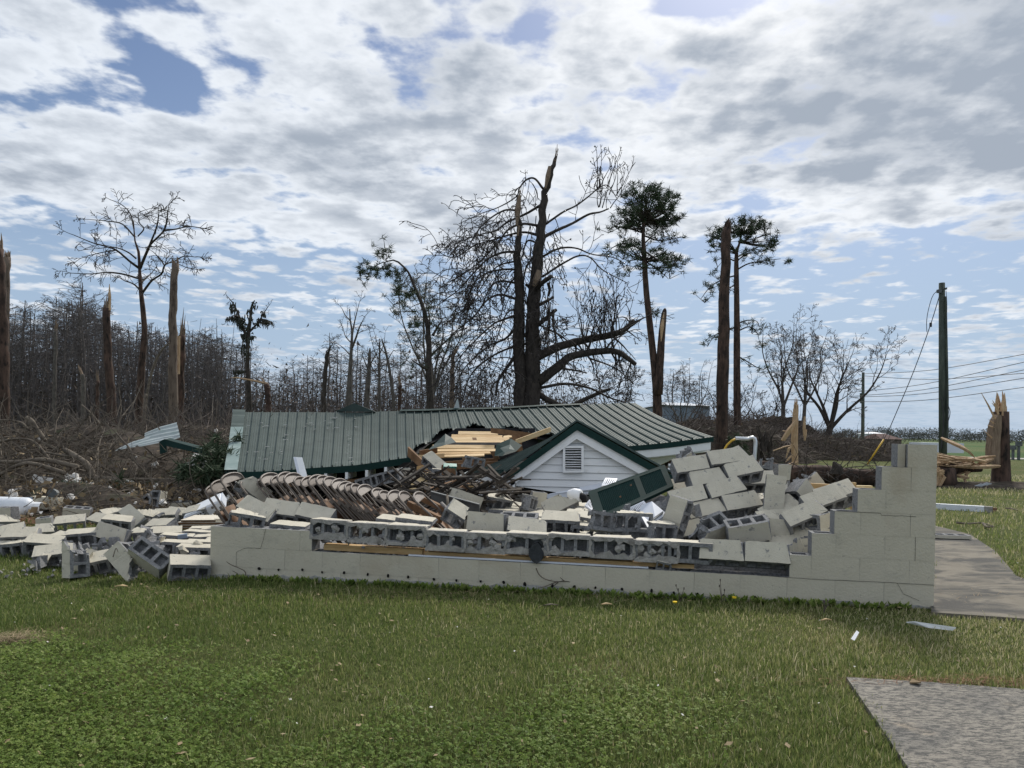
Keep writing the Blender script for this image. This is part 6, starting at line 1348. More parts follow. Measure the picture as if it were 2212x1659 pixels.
decid('bare_tree', 'wide bare tree above the brush mound, rightmost, leaning right', tr(240, 1060), tr(0, 455)[1], 58, 3.8, 84, bark='barkd', lean=(.26, 0), forks=5, rad=.27, fork_h=.25, nb=10)
decid('bare_tree', 'low crooked bare tree behind the scraggly pine', tp(735, 1420), tp(0, 1185)[1], 64, 2.6, 85, bark='barkd', forks=5, rad=.11, nb=5)
decid('bare_tree', 'low arching bare tree between the scraggly pine and the brush mound', tp(980, 1420), tp(0, 1200)[1], 64, 2.4, 86, bark='barkd', forks=4, rad=.12, lean=(-.3, 0), nb=5)
decid('bare_tree', 'bare bushy tree behind the big tree\'s right limbs', tb(1080, 1600), tb(0, 1330)[1], 60, 3.0, 87, forks=7, rad=.1, nb=6)
decid('bare_tree', 'bare bushy tree beside the grey metal building', tp(470, 1400), tp(0, 1105)[1], 72, 3.2, 88, forks=6, rad=.13, nb=6)
# ================================================================== shattered stumps, fallen logs
def splinters(mb, c_, r, n, L, w_, dirf, mi=0):
    for _ in range(n):
        d = dirf(r).normalized(); l_ = r.uniform(*L); a = c_(r); b_ = a + d * l_; s_ = r.uniform(*w_); sd = d.cross(rv(r)).normalized()
        mb.tube([a, a.lerp(b_, .5) + sd * l_ * .04, b_], [s_, s_ * .9, s_ * .15], 4, mi=mi)
r = random.Random(91); SY = 26
pth = PX(ts, [(1300, 1310), (1305, 1000), (1300, 700), (1300, 400)], SY); st = empty('shattered_stump', tuple(pth[0]), 'thick shattered pine stump with peeled splinters at the right edge', 'stump')
mb = MB(); mb.tube([Vector((pth[0].x, pth[0].y, -.15))] + pth, [pxr(k, SY) for k in (52, 36, 30, 28, 27)], 14, jit=.06, rng=r); mb.build('trunk', M['barkp'], st, smooth=True)
mb = MB(); jag_top(mb, pth[-1], UP, pxr(27, SY), r, 12, (.15, .75)); mb.build('splintered_top', M['split'], st)
mb = MB(); mb.slab([p + Vector((0, -.33, 0)) for p in PX(ts, [(1085, 1080), (1085, 880), (1120, 580), (1150, 500), (1190, 440), (1228, 450), (1228, 600), (1210, 800), (1210, 1080)], SY)], .3, direction=(0, 1, 0)); mb.build('bare_wood', M['splitd'], st)
for pts in ([(1150, 500), (1060, 320), (968, 158)], [(1195, 400), (1150, 320), (1115, 258)], [(1145, 565), (1065, 505)], [(1130, 610), (1050, 578)], [(1110, 745), (990, 632)], [(1190, 440), (1160, 350), (1105, 290)]):
    mb = MB(); q = [p + Vector((0, -.3, 0)) for p in PX(ts, pts, SY)]; mb.tube(q, [.04] + [.03] * (len(q) - 2) + [.008], 4); mb.build('splinter', M['split'], st)
mb = MB()
for pts in [[(580, 745), (720, 880), (890, 1000)], [(1215, 980), (1000, 1010), (800, 1060), (640, 1110)], [(1205, 1020), (1050, 1060), (900, 1180), (760, 1340)], [(1210, 1100), (1080, 1110), (900, 1230), (790, 1380)], [(1210, 1105), (900, 1115), (620, 1120)], [(1080, 1040), (800, 1000), (500, 990)], [(1090, 1060), (850, 1020), (560, 1010)], [(1000, 1050), (800, 1020), (600, 1030)], [(950, 1090), (700, 1090), (480, 1085)], [(900, 1180), (760, 1230), (640, 1270)], [(820, 1260), (700, 1240), (640, 1230)], [(980, 1020), (760, 1090), (600, 1110)], [(1060, 1080), (860, 1150), (830, 1200)]]:
    q = curve_pts([p + Vector((r.uniform(-.05, .05), r.uniform(-.5, .3), 0)) for p in PX(ts, pts, SY - .4)], 8); w_ = r.uniform(.04, .075); mb.tube(q, [w_ * k for k in (.6, .9, 1, 1, 1, .9, .8, .6, .2)], 4)
splinters(mb, lambda r: V(*ts(r.uniform(480, 1000), r.uniform(1000, 1110)), SY - r.uniform(0, .8)), r, 46, (.4, 1.6), (.012, .035), lambda r: Vector((-1, r.uniform(-.3, .3), r.uniform(-.22, .22))))
mb.build('peeled_splinters', M['split'], st)
mb = MB(); q = curve_pts(PX(ts, [(1040, 1150), (800, 1130), (640, 1120), (400, 1230), (250, 1260)], SY - .2), 8); mb.tube(q, [.10, .14, .18, .26, .34, .36, .36, .36, .36], 10); tag(mb.build('fallen_tree', M['barkp'], smooth=True), 'torn fallen trunk between the shattered stump and the wall', 'log')
mb = MB(); mb.tube(PX(ts, [(580, 1395), (590, 1280), (580, 1140)], SY - .7), [.36, .32, .27], 9, jit=.08, rng=r); tag(mb.build('bark_slab', M['barkp'], smooth=True), 'upright chunk of barked trunk right behind the wall\'s right end', 'log')
mb = MB(); splinters(mb, lambda r: V(*ts(r.uniform(400, 560), r.uniform(1090, 1330)), SY - 1), r, 30, (.4, 1.1), (.03, .07), lambda r: Vector((-.4, r.uniform(-.3, .3), r.uniform(-.9, .3)))); tag(mb.build('split_wood', M['split']), 'bundle of yellow split wood behind the wall\'s right end', 'split wood')
stuff(mound('soil_mound', V(*ts(1150, 1380), SY - .6).x, SY - .6, 2.9, .9, .22, M['brush'], 14), 'dark disturbed soil round the shattered stump', 'soil')
for x, y, lb in ((1035, 1365, 'white paper scrap by the shattered stump, left of two'), (1110, 1350, 'white paper scrap by the shattered stump, right of two')):
    p = V(*ts(x, y), SY - 1.3); mb = MB(); mb.slab([p + Vector((-.2, 0, -.02)), p + Vector((0, -.02, .06)), p + Vector((.18, 0, .02)), p + Vector((.03, .02, -.04))], .01); tag(mb.build('paper_scrap', M['plastic']), lb, 'scrap')
# golden splintered stump
r = random.Random(92); gY = 38; P_ = PX(tg, [(850, 985), (840, 700), (850, 450), (865, 220)], gY); st = empty('splintered_stump', tuple(P_[0]), 'yellow splintered stump standing beyond the heap', 'stump')
mb = MB(); mb.tube([Vector((P_[0].x, P_[0].y, -.1))] + P_, [pxr(k, gY) for k in (13, 12, 13, 11, 10)], 8, jit=.12, rng=r); mb.build('trunk', M['split'], st)
mb = MB(); jag_top(mb, P_[-1], UP, pxr(11, gY), r, 9, (.1, .6)); mb.build('splintered_top', M['split'], st)
for pts, w_ in (([(860, 400), (770, 530), (660, 680)], .13), ([(840, 440), (760, 560), (690, 680)], .10), ([(840, 740), (700, 770), (530, 830)], .045), ([(830, 750), (760, 800), (720, 930)], .07), ([(820, 880), (760, 940), (710, 1000)], .05), ([(840, 330), (790, 240)], .04), ([(850, 310), (800, 320)], .05), ([(720, 545), (670, 540)], .05), ([(990, 330), (985, 500), (980, 620)], .07), ([(1015, 520), (1000, 600), (990, 680)], .08), ([(850, 990), (760, 1040), (690, 1060)], .10), ([(890, 990), (800, 1040), (760, 1070)], .10)):
    mb = MB(); q = PX(tg, pts, gY - .3); mb.tube(q, [w_ * .5] + [w_] * (len(q) - 2) + [w_ * .5], 4, jit=.2, rng=r); mb.build('splinter', M['split'], st)
# fallen logs beyond the wall
def log(name, a, b_, rad, m_, label, seed, twig=0):
    r = random.Random(seed); a, b_ = Vector(a), Vector(b_); path = curve_pts([a, a.lerp(b_, .35) + Vector((0, 0, .04)), a.lerp(b_, .7) - Vector((0, 0, .03)), b_], 14); root = empty(name, tuple(a.lerp(b_, .5) - UP * rad), label, 'log'); mb = MB(); mb.tube(path, [rad * (1 - .25 * i / 14) for i in range(15)], 12, jit=.06, rng=r); mb.build('trunk', M[m_], root, smooth=True)
    if twig:
        mb = MB()
        for _ in range(twig): q = a.lerp(b_, r.random()) + Vector((0, -rad * r.random(), rad * r.uniform(-.3, 1))); grow(mb, q, Vector((r.uniform(-1, 1), r.uniform(-1, .2), r.uniform(-.3, .9))), r.uniform(.4, 1.1), .016, 1, r, droop=.1, kids=(4,), minr=.006)
        mb.build('twigs', M['twig'], root)
    return root
log('fallen_log', V(*tg(700, 1190), 22) , V(*tg(2300, 1215), 21.5), .30, 'barkp', 'big fallen pine log lying behind the stepped wall', 5, 46)
log('fallen_log', V(*tg(250, 1060), 27), V(*tg(760, 1075), 27), .2, 'barkp', 'thin reddish log left of the yellow splintered stump', 6, 6)
log('fallen_log', V(*z4(590, 262), 20), V(*z4(900, 262), 20), .16, 'barkp', 'dark log seen under the house\'s right eave', 7, 10)
mb = MB(); c_ = V(*tg(1450, 1060), 21.3); mb.tube([c_ - UP * .2, c_, c_ + Vector((-.08, 0, .14))], [.2, .13, .03], 7, jit=.2); tag(mb.build('root_knob', M['barkd']), 'dark broken knot on top of the big fallen log', 'stump')
p = V(*tg(370, 900), 30); mb = MB(); splinters(mb, lambda r: p + rv(r) * .35, random.Random(4), 26, (.3, 1.0), (.03, .08), lambda r: Vector((r.uniform(-.4, .4), r.uniform(-.3, .3), 1))); tag(mb.build('upturned_root', M['barkd']), 'dark upturned root plate behind the bent pipe', 'stump')
# ================================================================== utility poles and wires
def pole(name, f_, bot, top, Y, rp, label):
    a, b_ = V(*f_(*bot), Y), V(*f_(*top), Y); a.z = gz(a.x, a.y) - .1; root = empty(name, tuple(a), label, 'utility pole'); mb = MB(); mb.tube([a, a.lerp(b_, .5), b_], [pxr(rp * 1.15, Y), pxr(rp * 1.05, Y), pxr(rp * .85, Y)], 14); mb.build('shaft', M['creo'], root, smooth=True); return root, a, b_
pr, pa, pb = pole('utility_pole', tr, (1075, 1300), (1063, 112), 33, 13, 'tall weathered utility pole with a dangling cable right of the wall')
mb = MB(); mb.box(pb + Vector((-.17, -.1, -.38)), (.16, .12, .14)); mb.build('bracket', M['steel'], pr)
mb = MB(); mb.tube(PX(tr, [(1088, 145), (1092, 158)], 32.8), [.07, .05], 8); mb.build('insulator', M['steel'], pr)
mb = MB(); mb.tube(PX(tr, [(1088, 205), (1094, 500), (1102, 900), (1100, 1200)], 32.85), .05, 6); mb.build('conduit', M['creo'], pr)
for pts, w_ in (([(1092, 165), (1098, 260), (1096, 380), (1092, 500)], .012), ([(1102, 945), (1118, 990), (1116, 1030), (1100, 1080)], .016), ([(1100, 960), (1110, 1000), (1100, 1060)], .012), ([(1040, 160), (1000, 200), (970, 300), (958, 380), (960, 450)], .014), ([(1060, 900), (1075, 1060), (1058, 1250)], .02)):
    mb = MB(); mb.tube(curve_pts(PX(tr, pts, 32.7), 10), w_, 5); mb.build('cable', M['wire'], pr)
mb = MB(); mb.tube(curve_pts(PX(tr, [(1045, 205), (985, 400), (875, 705), (760, 980), (700, 1120)], 32.5), 12), .017, 5); mb.box(V(*tr(986, 400), 32.5), (.08, .06, .18)); mb.build('guy_wire', M['wire'], pr)
mb = MB(); mb.tube(PX(tr, [(664, 1188), (550, 1360)], 31.5), .035, 6); tag(mb.build('guy_guard', M['yellow'], smooth=True), 'slanting yellow guy-wire guard above the big log', 'guard')
mb = MB(); mb.tube(PX(tr, [(664, 1188), (700, 1120)], 31.8), .014, 5); mb.build('guy_wire', M['wire'], pr)
p2, qa, qb = pole('utility_pole', tr, (520, 1200), (522, 727), 70, 6, 'far thin utility pole at the end of the brush mound')
mb = MB(); mb.tube(PX(tr, [(508, 870), (510, 940)], 70), .12, 6); mb.build('stub_pole', M['creo'], p2)
for (y0, y1, Ye, lb) in ((737, 590, 45, 'first'), (752, 728, 45, 'second'), (865, 640, 45, 'third'), (892, 695, 45, 'fourth'), (898, 755, 45, 'fifth'), (930, 820, 45, 'sixth')):
    a, b_ = V(*tr(530 if y0 < 800 else 440, y0), 70), V(*tr(1700, y1), Ye); m_ = a.lerp(b_, .5) - UP * .35; mb = MB(); mb.tube(curve_pts([a, m_, b_], 10), .022, 4)
    tag(mb.build('power_line', M['wire']), 'thin power line across the right sky, %s from the top at the far pole' % lb, 'cable', 'power lines')
# ================================================================== far buildings
def gable_box(name, label, c0, c1, h, roofh, Y, dep, wm, rm):
    x0, x1 = ray(c0, 940)[0] * Y, ray(c1, 940)[0] * Y; z0 = gz(x0, Y); root = empty(name, ((x0 + x1) / 2, Y, z0), label, 'building'); mb = MB(); mb.box(((x0 + x1) / 2, Y + dep / 2, z0 + h / 2), (x1 - x0, dep, h)); mb.build('wall', M[wm], root)
    mb = MB(); e = .3; mb.add([(x0 - e, Y - e, z0 + h), (x1 + e, Y - e, z0 + h), (x1 - e * 3, Y + dep / 2, z0 + h + roofh), (x0 + e * 3, Y + dep / 2, z0 + h + roofh), (x0 - e, Y + dep + e, z0 + h), (x1 + e, Y + dep + e, z0 + h)], [(0, 1, 2, 3), (3, 2, 5, 4), (0, 3, 4), (1, 5, 2), (0, 4, 5, 1)]); mb.build('roof', M[rm], root); return root
b_ = gable_box('metal_building', 'blue grey metal building beyond the house\'s right end', 1432, 1532, 4.4, .5, 78, 12, 'bluemetal', 'bluemetal')
gable_box('red_roof_barn', 'far barn with dull red roof beyond the brush', 1906, 1948, 1.3, 1.1, 150, 10, 'brushr', 'redroof')
gable_box('white_shed', 'far white shed roof left of the red roofed barn', 1890, 1912, 2.4, .4, 165, 8, 'plastic', 'plastic')
p = V(*ts(450, 870), 40); mb = MB(); mb.box(p, (2.2, 1.2, .5)); tag(mb.build('white_trailer', M['plastic']), 'low white trailer just right of the wall top', 'trailer')
for x, y, h, lb in ((1455, 945, 1.0, 'dark mailbox post by the far road, left of two'), (1530, 920, 1.3, 'dark sign post by the far road, right of two')):
    p = V(*ts(x, y), 62); mb = MB(); mb.box(Vector((p.x, 62, gz(p.x, 62) + h / 2)), (.16, .16, h)); mb.box(Vector((p.x, 62, gz(p.x, 62) + h)), (.4, .3, .35)); tag(mb.build('road_post', M['steel']), lb, 'post')
# ================================================================== brush and debris
def brush_pile(name, label, cx, cy, rx, ry, h, n, seed, m_, Lr=(.5, 1.8), rad=(.006, .02), under='brush', upz=.5):
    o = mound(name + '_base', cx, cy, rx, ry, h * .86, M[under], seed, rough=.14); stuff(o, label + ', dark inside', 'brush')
    r = random.Random(seed + 1); mb = MB()
    for _ in range(n):
        a, b_ = r.uniform(-1, 1), r.uniform(-1, 1)
        if a * a + b_ * b_ > 1: continue
        d = 1 - a * a - b_ * b_; x, y = cx + a * rx, cy + b_ * ry; p = Vector((x, y, gz(x, y) + h * (d ** .6) * r.uniform(.35, 1.06))); dr = Vector((r.gauss(0, 1), r.gauss(0, .7), r.gauss(.1, upz))).normalized(); L = r.uniform(*Lr); s_ = r.uniform(*rad)
        pts = [p]
        for k in range(3): dr = (dr + rv(r) * .35 - UP * .05).normalized(); pts.append(pts[-1] + dr * L / 3)
        mb.tube(pts, [s_, s_ * .8, s_ * .6, s_ * .25], 3, caps=False)
    return stuff(mb.build(name, M[m_]), label, 'brush')
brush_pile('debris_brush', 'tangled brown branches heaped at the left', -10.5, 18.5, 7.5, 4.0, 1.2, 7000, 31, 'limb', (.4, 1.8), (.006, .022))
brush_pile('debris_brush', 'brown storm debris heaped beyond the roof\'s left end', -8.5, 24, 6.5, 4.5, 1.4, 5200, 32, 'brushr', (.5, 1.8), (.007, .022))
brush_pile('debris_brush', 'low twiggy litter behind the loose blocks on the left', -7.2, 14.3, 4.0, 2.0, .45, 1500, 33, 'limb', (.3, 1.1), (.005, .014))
brush_pile('brush_mound', 'dark bramble mound right of the house', 18, 61, 7.5, 5, 3.0, 5200, 34, 'brushr', (.8, 2.4), (.012, .035))
brush_pile('brush_mound', 'brown bramble mound beyond the big log', 20, 54.5, 9, 4, 1.5, 5200, 35, 'brushr', (.6, 2.0), (.010, .03))
brush_pile('brush_mound', 'thorny brush behind the house\'s right end', 11.5, 46, 6.5, 4, 1.9, 3200, 36, 'brushr', (.6, 2.0), (.012, .03))
brush_pile('brush_tangle', 'twiggy tangle under the big shattered tree', 1.5, 25, 5.0, 2.2, 1.7, 2400, 37, 'twigd', (.5, 1.8), (.008, .02))
# leaves and fluff on the left heap
def bits(name, label, m_, zones, n, size, seed, attr=True):
    r = random.Random(seed); V_, F_, T_ = [], [], []
    for _ in range(n):
        cx, cy, rx, ry, h = r.choice(zones); a, b_ = r.uniform(-1, 1), r.uniform(-1, 1)
        if a * a + b_ * b_ > 1: continue
        d = 1 - a * a - b_ * b_; x, y = cx + a * rx, cy + b_ * ry; p = Vector((x, y, gz(x, y) + h * (d ** .6) * r.uniform(.5, 1.1))); s_ = r.uniform(*size); u_ = rv(r) * s_; w_ = rv(r) * s_ * .6; b = len(V_); t = r.random() ** 2
        V_ += [p, p + u_ * .5 + w_, p + u_, p + u_ * .5 - w_]; F_.append((b, b + 1, b + 2, b + 3)); T_ += [t] * 4
    o = npmesh(name, np.array([tuple(v) for v in V_]), np.array(F_), M[m_], np.array(T_)); return stuff(o, label, 'litter')
Z = [(-10.5, 18.5, 7.4, 4.0, 1.2), (-8.5, 24, 6.4, 4.4, 1.4), (-7.2, 14.3, 4.0, 2.0, .45)]
bits('dead_leaf_litter', 'brown dead leaves caught in the debris heap', 'dead', Z, 11000, (.04, .13), 51)
bits('dead_leaf_litter', 'dry leaves caught in the right-hand brush', 'dead', [(18, 61, 7.5, 5, 3.0), (20, 54.5, 9, 4, 1.5)], 1500, (.08, .2), 53)
r = random.Random(55); mb = MB()
for _ in range(260):                          # clots of torn insulation
    cx, cy, rx, ry, h = r.choice(Z); a, b_ = r.uniform(-.9, .9), r.uniform(-1, .3); d = max(0, 1 - a * a - b_ * b_); x, y = cx + a * rx, cy + b_ * ry; p = Vector((x, y, gz(x, y) + h * d ** .6 * r.uniform(.8, 1.1))); s_ = r.choice((.02, .025, .03, .04, .06))
    for _k in range(3): mb.box(p + rv(r) * s_ * .7, (s_ * r.uniform(.7, 1.5), s_, s_ * r.uniform(.7, 1.4)), Euler((r.uniform(0, 6), r.uniform(0, 6), 0)).to_matrix(), jit=s_ * .3, rng=r)
stuff(mb.build('insulation_tufts', M['fluff']), 'white tufts of torn insulation in the debris', 'insulation')
def clot(p, s_, label, seed):
    r = random.Random(seed); mb = MB()
    for _k in range(9): mb.box(p + Vector((r.gauss(0, s_ * .5), r.gauss(0, s_ * .3), r.gauss(0, s_ * .3))), (s_ * r.uniform(.4, .9), s_ * .6, s_ * r.uniform(.3, .7)), Euler((r.uniform(0, 6), r.uniform(0, 6), 0)).to_matrix(), jit=s_ * .14, rng=r)
    tag(mb.build('insulation_clump', M['fluff']), label, 'insulation')
clot(V(*z9(620, 755), 14.5), .17, 'white insulation clump caught on a limb in the left heap', 1); clot(V(*z9(905, 920), 14.0), .20, 'tan insulation clump on the ground left of the block heap', 2); clot(V(*z9(1720, 640), 15), .25, 'white and tan insulation drape by the pine boughs', 3); clot(V(*z9(1700, 830), 14.5), .2, 'tan insulation clump under the pine boughs', 4)
clot(V(*z9(380, 770), 14.5), .12, 'pale insulation clump above the garden light', 5); clot(V(*z9(850, 945), 13.9), .16, 'flat white insulation scrap on the ground by the tan clump', 6)
# named limbs in the heap
for pts, Y, r0, r1, lb in [
    ([(560, 490), (680, 560), (770, 640), (810, 740)], 15.0, .07, .11, 'thick grey limb sloping down through the left heap'),
    ([(0, 590), (150, 595), (350, 575), (520, 600), (680, 640)], 14.8, .05, .07, 'long grey limb lying across the left heap, upper'),
    ([(0, 705), (120, 640), (250, 605), (400, 640), (560, 690)], 14.6, .045, .06, 'long grey limb arching across the left heap, lower'),
    ([(640, 720), (900, 745), (1200, 780), (1450, 795), (1640, 790)], 15.0, .09, .13, 'thick grey trunk lying on the ground behind the loose blocks'),
    ([(950, 800), (1050, 765), (1180, 745), (1400, 750), (1580, 750)], 14.6, .03, .045, 'brown peeled branch lying across the grey trunk'),
    ([(870, 920), (880, 850), (900, 800), (960, 750)], 14.2, .022, .03, 'forked stick standing left of the tan insulation'),
    ([(1010, 340), (1060, 400), (1130, 480), (1170, 580), (1260, 680), (1290, 725)], 15.2, .02, .03, 'thin curved branch sloping down the middle of the left heap'),
    ([(230, 205), (280, 240), (310, 290), (350, 350), (390, 410)], 16.5, .06, .07, 'stout grey broken limb poking up at the far left of the heap'),
    ([(0, 230), (120, 235), (200, 260), (240, 310)], 16, .02, .03, 'thin arched branch at the left edge of the heap'),
    ([(0, 420), (120, 395), (250, 400), (330, 450), (420, 560), (460, 640)], 15.5, .03, .04, 'long drooping branch in the left part of the heap'),
    ([(710, 95), (780, 160), (860, 250), (905, 340)], 18, .02, .035, 'pale bare stick rising from the middle of the left heap'),
    ([(400, 510), (520, 535), (650, 545)], 15, .03, .04, 'short limb joining the thick sloping limb'),
    ([(220, 715), (320, 660), (380, 620)], 14.5, .025, .03, 'short brown stick below the arching limb'),
    ([(600, 140), (560, 300), (545, 400)], 22, .03, .05, 'grey sapling stem behind the left heap'),
    ([(1270, 0), (1255, 150), (1240, 340)], 24, .05, .06, 'pale slanting sapling left of the tin sheet')]:
    q = curve_pts(PX(z9, pts, Y), 4 * len(pts)); rr = [.72 * lerp(r0, r1, i / (len(q) - 1)) for i in range(len(q))]; mb = MB(); mb.tube(q, rr, 7, jit=.08, rng=r, caps=True)
    if r1 > .03: twigs_on(mb, q, rr, r, 2.2, .5, 1, .05, kids=(3,), minr=.006)
    tag(mb.build('broken_limb', M['limb'], smooth=True), lb, 'branch')
# tin sheet and green trim piece on the heap
def corrugated(name, corners, nrib, m_, label, cat='metal sheet'):
    a, b_, c_, d_ = corners; mb = MB(); cols = []
    for k in range(nrib):
        for q_, h in ((0, 0), (.3, 0), (.4, .03), (.6, .03), (.7, 0)): cols.append(((k + q_) / nrib, h))
    cols.append((1, 0)); nrm = (b_ - a).cross(d_ - a).normalized(); nrm = -nrm if nrm.z < 0 else nrm
    for s, h in cols:
        for t in (0, .5, 1): p = lerp(lerp(a, d_, s), lerp(b_, c_, s), t) + nrm * (h + .03 * math.sin(3 * t + 2 * s)); mb.v.append(tuple(p))
    for k in range(len(cols) - 1):
        for i in (0, 1): q_ = k * 3 + i; mb.f.append((q_, q_ + 1, q_ + 4, q_ + 3)); mb.mi.append(0)
    o = mb.build(name, m_); mo = o.modifiers.new('t', 'SOLIDIFY'); mo.thickness = .004; return tag(o, label, cat)
corrugated('tin_sheet', [V(*z9(1265, 350), 16.2), V(*z9(1540, 252), 16.4), V(*z9(1565, 370), 15.9), V(*z9(1270, 440), 15.7)], 4, M['galv'], 'pale corrugated metal sheet propped on the debris heap')
corrugated('tin_sheet', [V(*z9(1000, 500), 15.4), V(*z9(1250, 395), 15.8), V(*z9(1560, 375), 15.7), V(*z9(1240, 470), 15.3)], 3, M['galv'], 'flatter corrugated metal sheet below the propped one')
mb = MB(); a, b_ = V(*z9(1430, 440), 15.4), V(*z9(1830, 520), 15.0); mb.slab([a + UP * .10, b_ + UP * .04, b_ - UP * .04, a - UP * .03], .06); mb.slab([a + UP * .101, b_ + UP * .041, b_ + Vector((0, .2, .07)), a + Vector((0, .25, .12))], .01, direction=(0, 0, -1)); mb.slab([a + Vector((-.1, 0, .05)), a + Vector((0, -.01, .1)), a + Vector((.05, -.01, -.16)), a + Vector((-.08, 0, -.2))], .05)
tag(mb.build('ridge_cap', M['greend']), 'dark green folded roof trim piece pointing at the roof\'s left end', 'roof trim')
# pine boughs beside the roof
def bough(p, s_, n, label, seed):
    r = random.Random(seed); root = empty('pine_bough', tuple(p - UP * s_ * .5), label, 'pine bough'); V_, F_, T_ = [], [], []; mb = MB()
    for _ in range(n):
        q = p + Vector((r.gauss(0, s_ * .5), r.gauss(0, s_ * .4), r.gauss(0, s_ * .35))); mb.tube([p - UP * s_ * .4, p.lerp(q, .6), q], [.015, .01, .006], 4, caps=False); tuft(V_, F_, T_, q, r, .26, 46, up=-.1)
    mb.build('branches', M['limb'], root); needles('needles', root, V_, F_, T_)
bough(V(*z9(1880, 570), 14.2), .33, 13, 'green pine bough hanging beside the roof\'s left edge', 1); bough(V(*z9(1650, 700), 14.0), .28, 11, 'green pine bough lying by the white insulation drape', 2); bough(V(*z9(1790, 690), 13.8), .26, 10, 'green pine bough above the first folding chair', 3)
bough(V(*z9(1900, 470), 15), .3, 8, 'pine bough behind the green trim piece', 4); bough(V(*z9(1250, 860), 14.6), .35, 10, 'pine bough flat on the ground left of the grey upright block', 5); bough(V(*z9(700, 880), 14.6), .4, 10, 'pine bough flat on the ground right of the garden light', 6); bough(V(*z9(1050, 900), 14.5), .4, 10, 'pine bough flat on the ground near the forked stick', 7)
p = V(*tg(30, 760), 30); bough(p, .6, 14, 'dark green pine bough behind the yellow hose', 8)
# ================================================================== turf, clover, weeds, straw
rg = np.random.default_rng(12)
def inside(poly, x, y):
    c = np.zeros(len(x), bool); n = len(poly)
    for i in range(n):
        x0, y0, x1, y1 = poly[i].x, poly[i].y, poly[(i + 1) % n].x, poly[(i + 1) % n].y
        cond = ((y0 > y) != (y1 > y)); c ^= cond & (x < (x1 - x0) * (y - y0) / (y1 - y0 + 1e-12) + x0)
    return c
def gzn(x, y):
    k = np.clip((18 - y) / 8.0, 0, 1); return -.07 + k * (.02 + .0186 * np.clip(x, -5, 4.5))
foot = [A0, B0, B0 + Vector((.6, 6, 0)), A0 + Vector((-.3, 6, 0))]
rubble_poly = [G(*z1(*p)) for p in ((520, 960), (560, 1060), (1500, 1150), (1830, 1130), (1830, 640), (1200, 600), (900, 680))]
def fbm(x, y, s, seed):
    r = np.random.default_rng(seed); v = 0
    for o in range(4):
        for _ in range(3):
            a = r.uniform(0, 6.28); k = s * 2 ** o; v = v + np.sin((x * np.cos(a) + y * np.sin(a)) * k + r.uniform(0, 6.28)) / (1.7 ** o)
    return v / 4.5
def scatter(n, y0, y1, ulim=.88):
    Y = y0 * (y1 / y0) ** rg.random(n); x = rg.uniform(-1, 1, n) * (.72 * Y + 2.4)
    jx, jy = x + rg.normal(0, .035, n), Y + rg.normal(0, .035, n)
    keep = ~(inside(foot, x, Y) | inside(walk_pts, jx, jy) | inside(pad_pts, jx, jy) | (inside(rubble_poly, x, Y) & (rg.random(n) < .85)))
    return x[keep], Y[keep]
def clover_zone(x, y):
    return .80 - .55 * np.maximum(0, y - 4.3) - .30 * np.maximum(0, x + .9) + .75 * fbm(x, y, 1.7, 4) + .25 * fbm(x, y, 6, 5) - .3 * np.maximum(0, x - .4)
def grass(n, y0, y1, hgt, wid, name, label, mat):
    x, y = scatter(n, y0, y1); cz = clover_zone(x, y); keep = rg.random(len(x)) > np.clip(cz, 0, .35); x, y = x[keep], y[keep]
    n = len(x); z = gzn(x, y); patch = fbm(x, y, .9, 7) + .7 * fbm(x, y, 5.5, 8); h = hgt * rg.uniform(.4, 1.3, n) * np.clip(1 + .5 * patch, .35, 2) * (1 + .7 * (rg.random(n) < .05)); w = wid * rg.uniform(.7, 1.3, n) * (.55 + .14 * y)
    a = rg.uniform(0, 6.28, n); lean = rg.uniform(.15, 1.0, n); d = np.stack([np.cos(a), np.sin(a)], 1); s = np.stack([-np.sin(a), np.cos(a)], 1)
    b = np.stack([x, y, z - .004], 1)
    def pt(dist, hh, side): return b + np.concatenate([d * (lean * h * dist)[:, None] + s * (w * side)[:, None], (h * hh)[:, None]], 1)
    v = np.concatenate([pt(0, 0, -.5), pt(0, 0, .5), pt(.35, .62, .38), pt(.35, .62, -.38), pt(.95, .95, 0)]); i = np.arange(n)
    f = np.concatenate([np.stack([i, i + n, i + 2 * n], 1), np.stack([i, i + 2 * n, i + 3 * n], 1), np.stack([i + 3 * n, i + 2 * n, i + 4 * n], 1)])
    t = np.clip(.38 + .30 * fbm(x, y, .6, 9) + .12 * x / 4 + rg.normal(0, .28, n), 0, 1); o = npmesh(name, v, f, mat, np.tile(t, 5)); return stuff(o, label, 'grass')
def grass_mat(name, stops, rough=.55):
    m = bpy.data.materials.new(name); m.use_nodes = True; t = m.node_tree; N = NT(t); b = t.nodes['Principled BSDF']; at = N.n('ShaderNodeAttribute'); at.attribute_name = 'tint'
    cr_ = N.n('ShaderNodeValToRGB'); t.links.new(at.outputs['Fac'], cr_.inputs[0]); e = cr_.color_ramp.elements
    while len(e) < len(stops): e.new(.5)
    for q, (p, c) in zip(e, stops): q.position = p; q.color = c + (1,)
    t.links.new(cr_.outputs[0], b.inputs['Base Color']); b.inputs['Roughness'].default_value = rough; b.inputs['Specular IOR Level'].default_value = .12
    tr_ = N.n('ShaderNodeBsdfTranslucent'); t.links.new(cr_.outputs[0], tr_.inputs[0]); mx = N.n('ShaderNodeMixShader'); mx.inputs[0].default_value = .42; t.links.new(b.outputs[0], mx.inputs[1]); t.links.new(tr_.outputs[0], mx.inputs[2]); t.links.new(mx.outputs[0], t.nodes['Material Output'].inputs[0]); return m
MG = grass_mat('grass_blades', [(0, (.085, .125, .032)), (.35, (.160, .212, .060)), (.6, (.245, .272, .095)), (.82, (.37, .35, .17)), (1, (.56, .50, .32))])
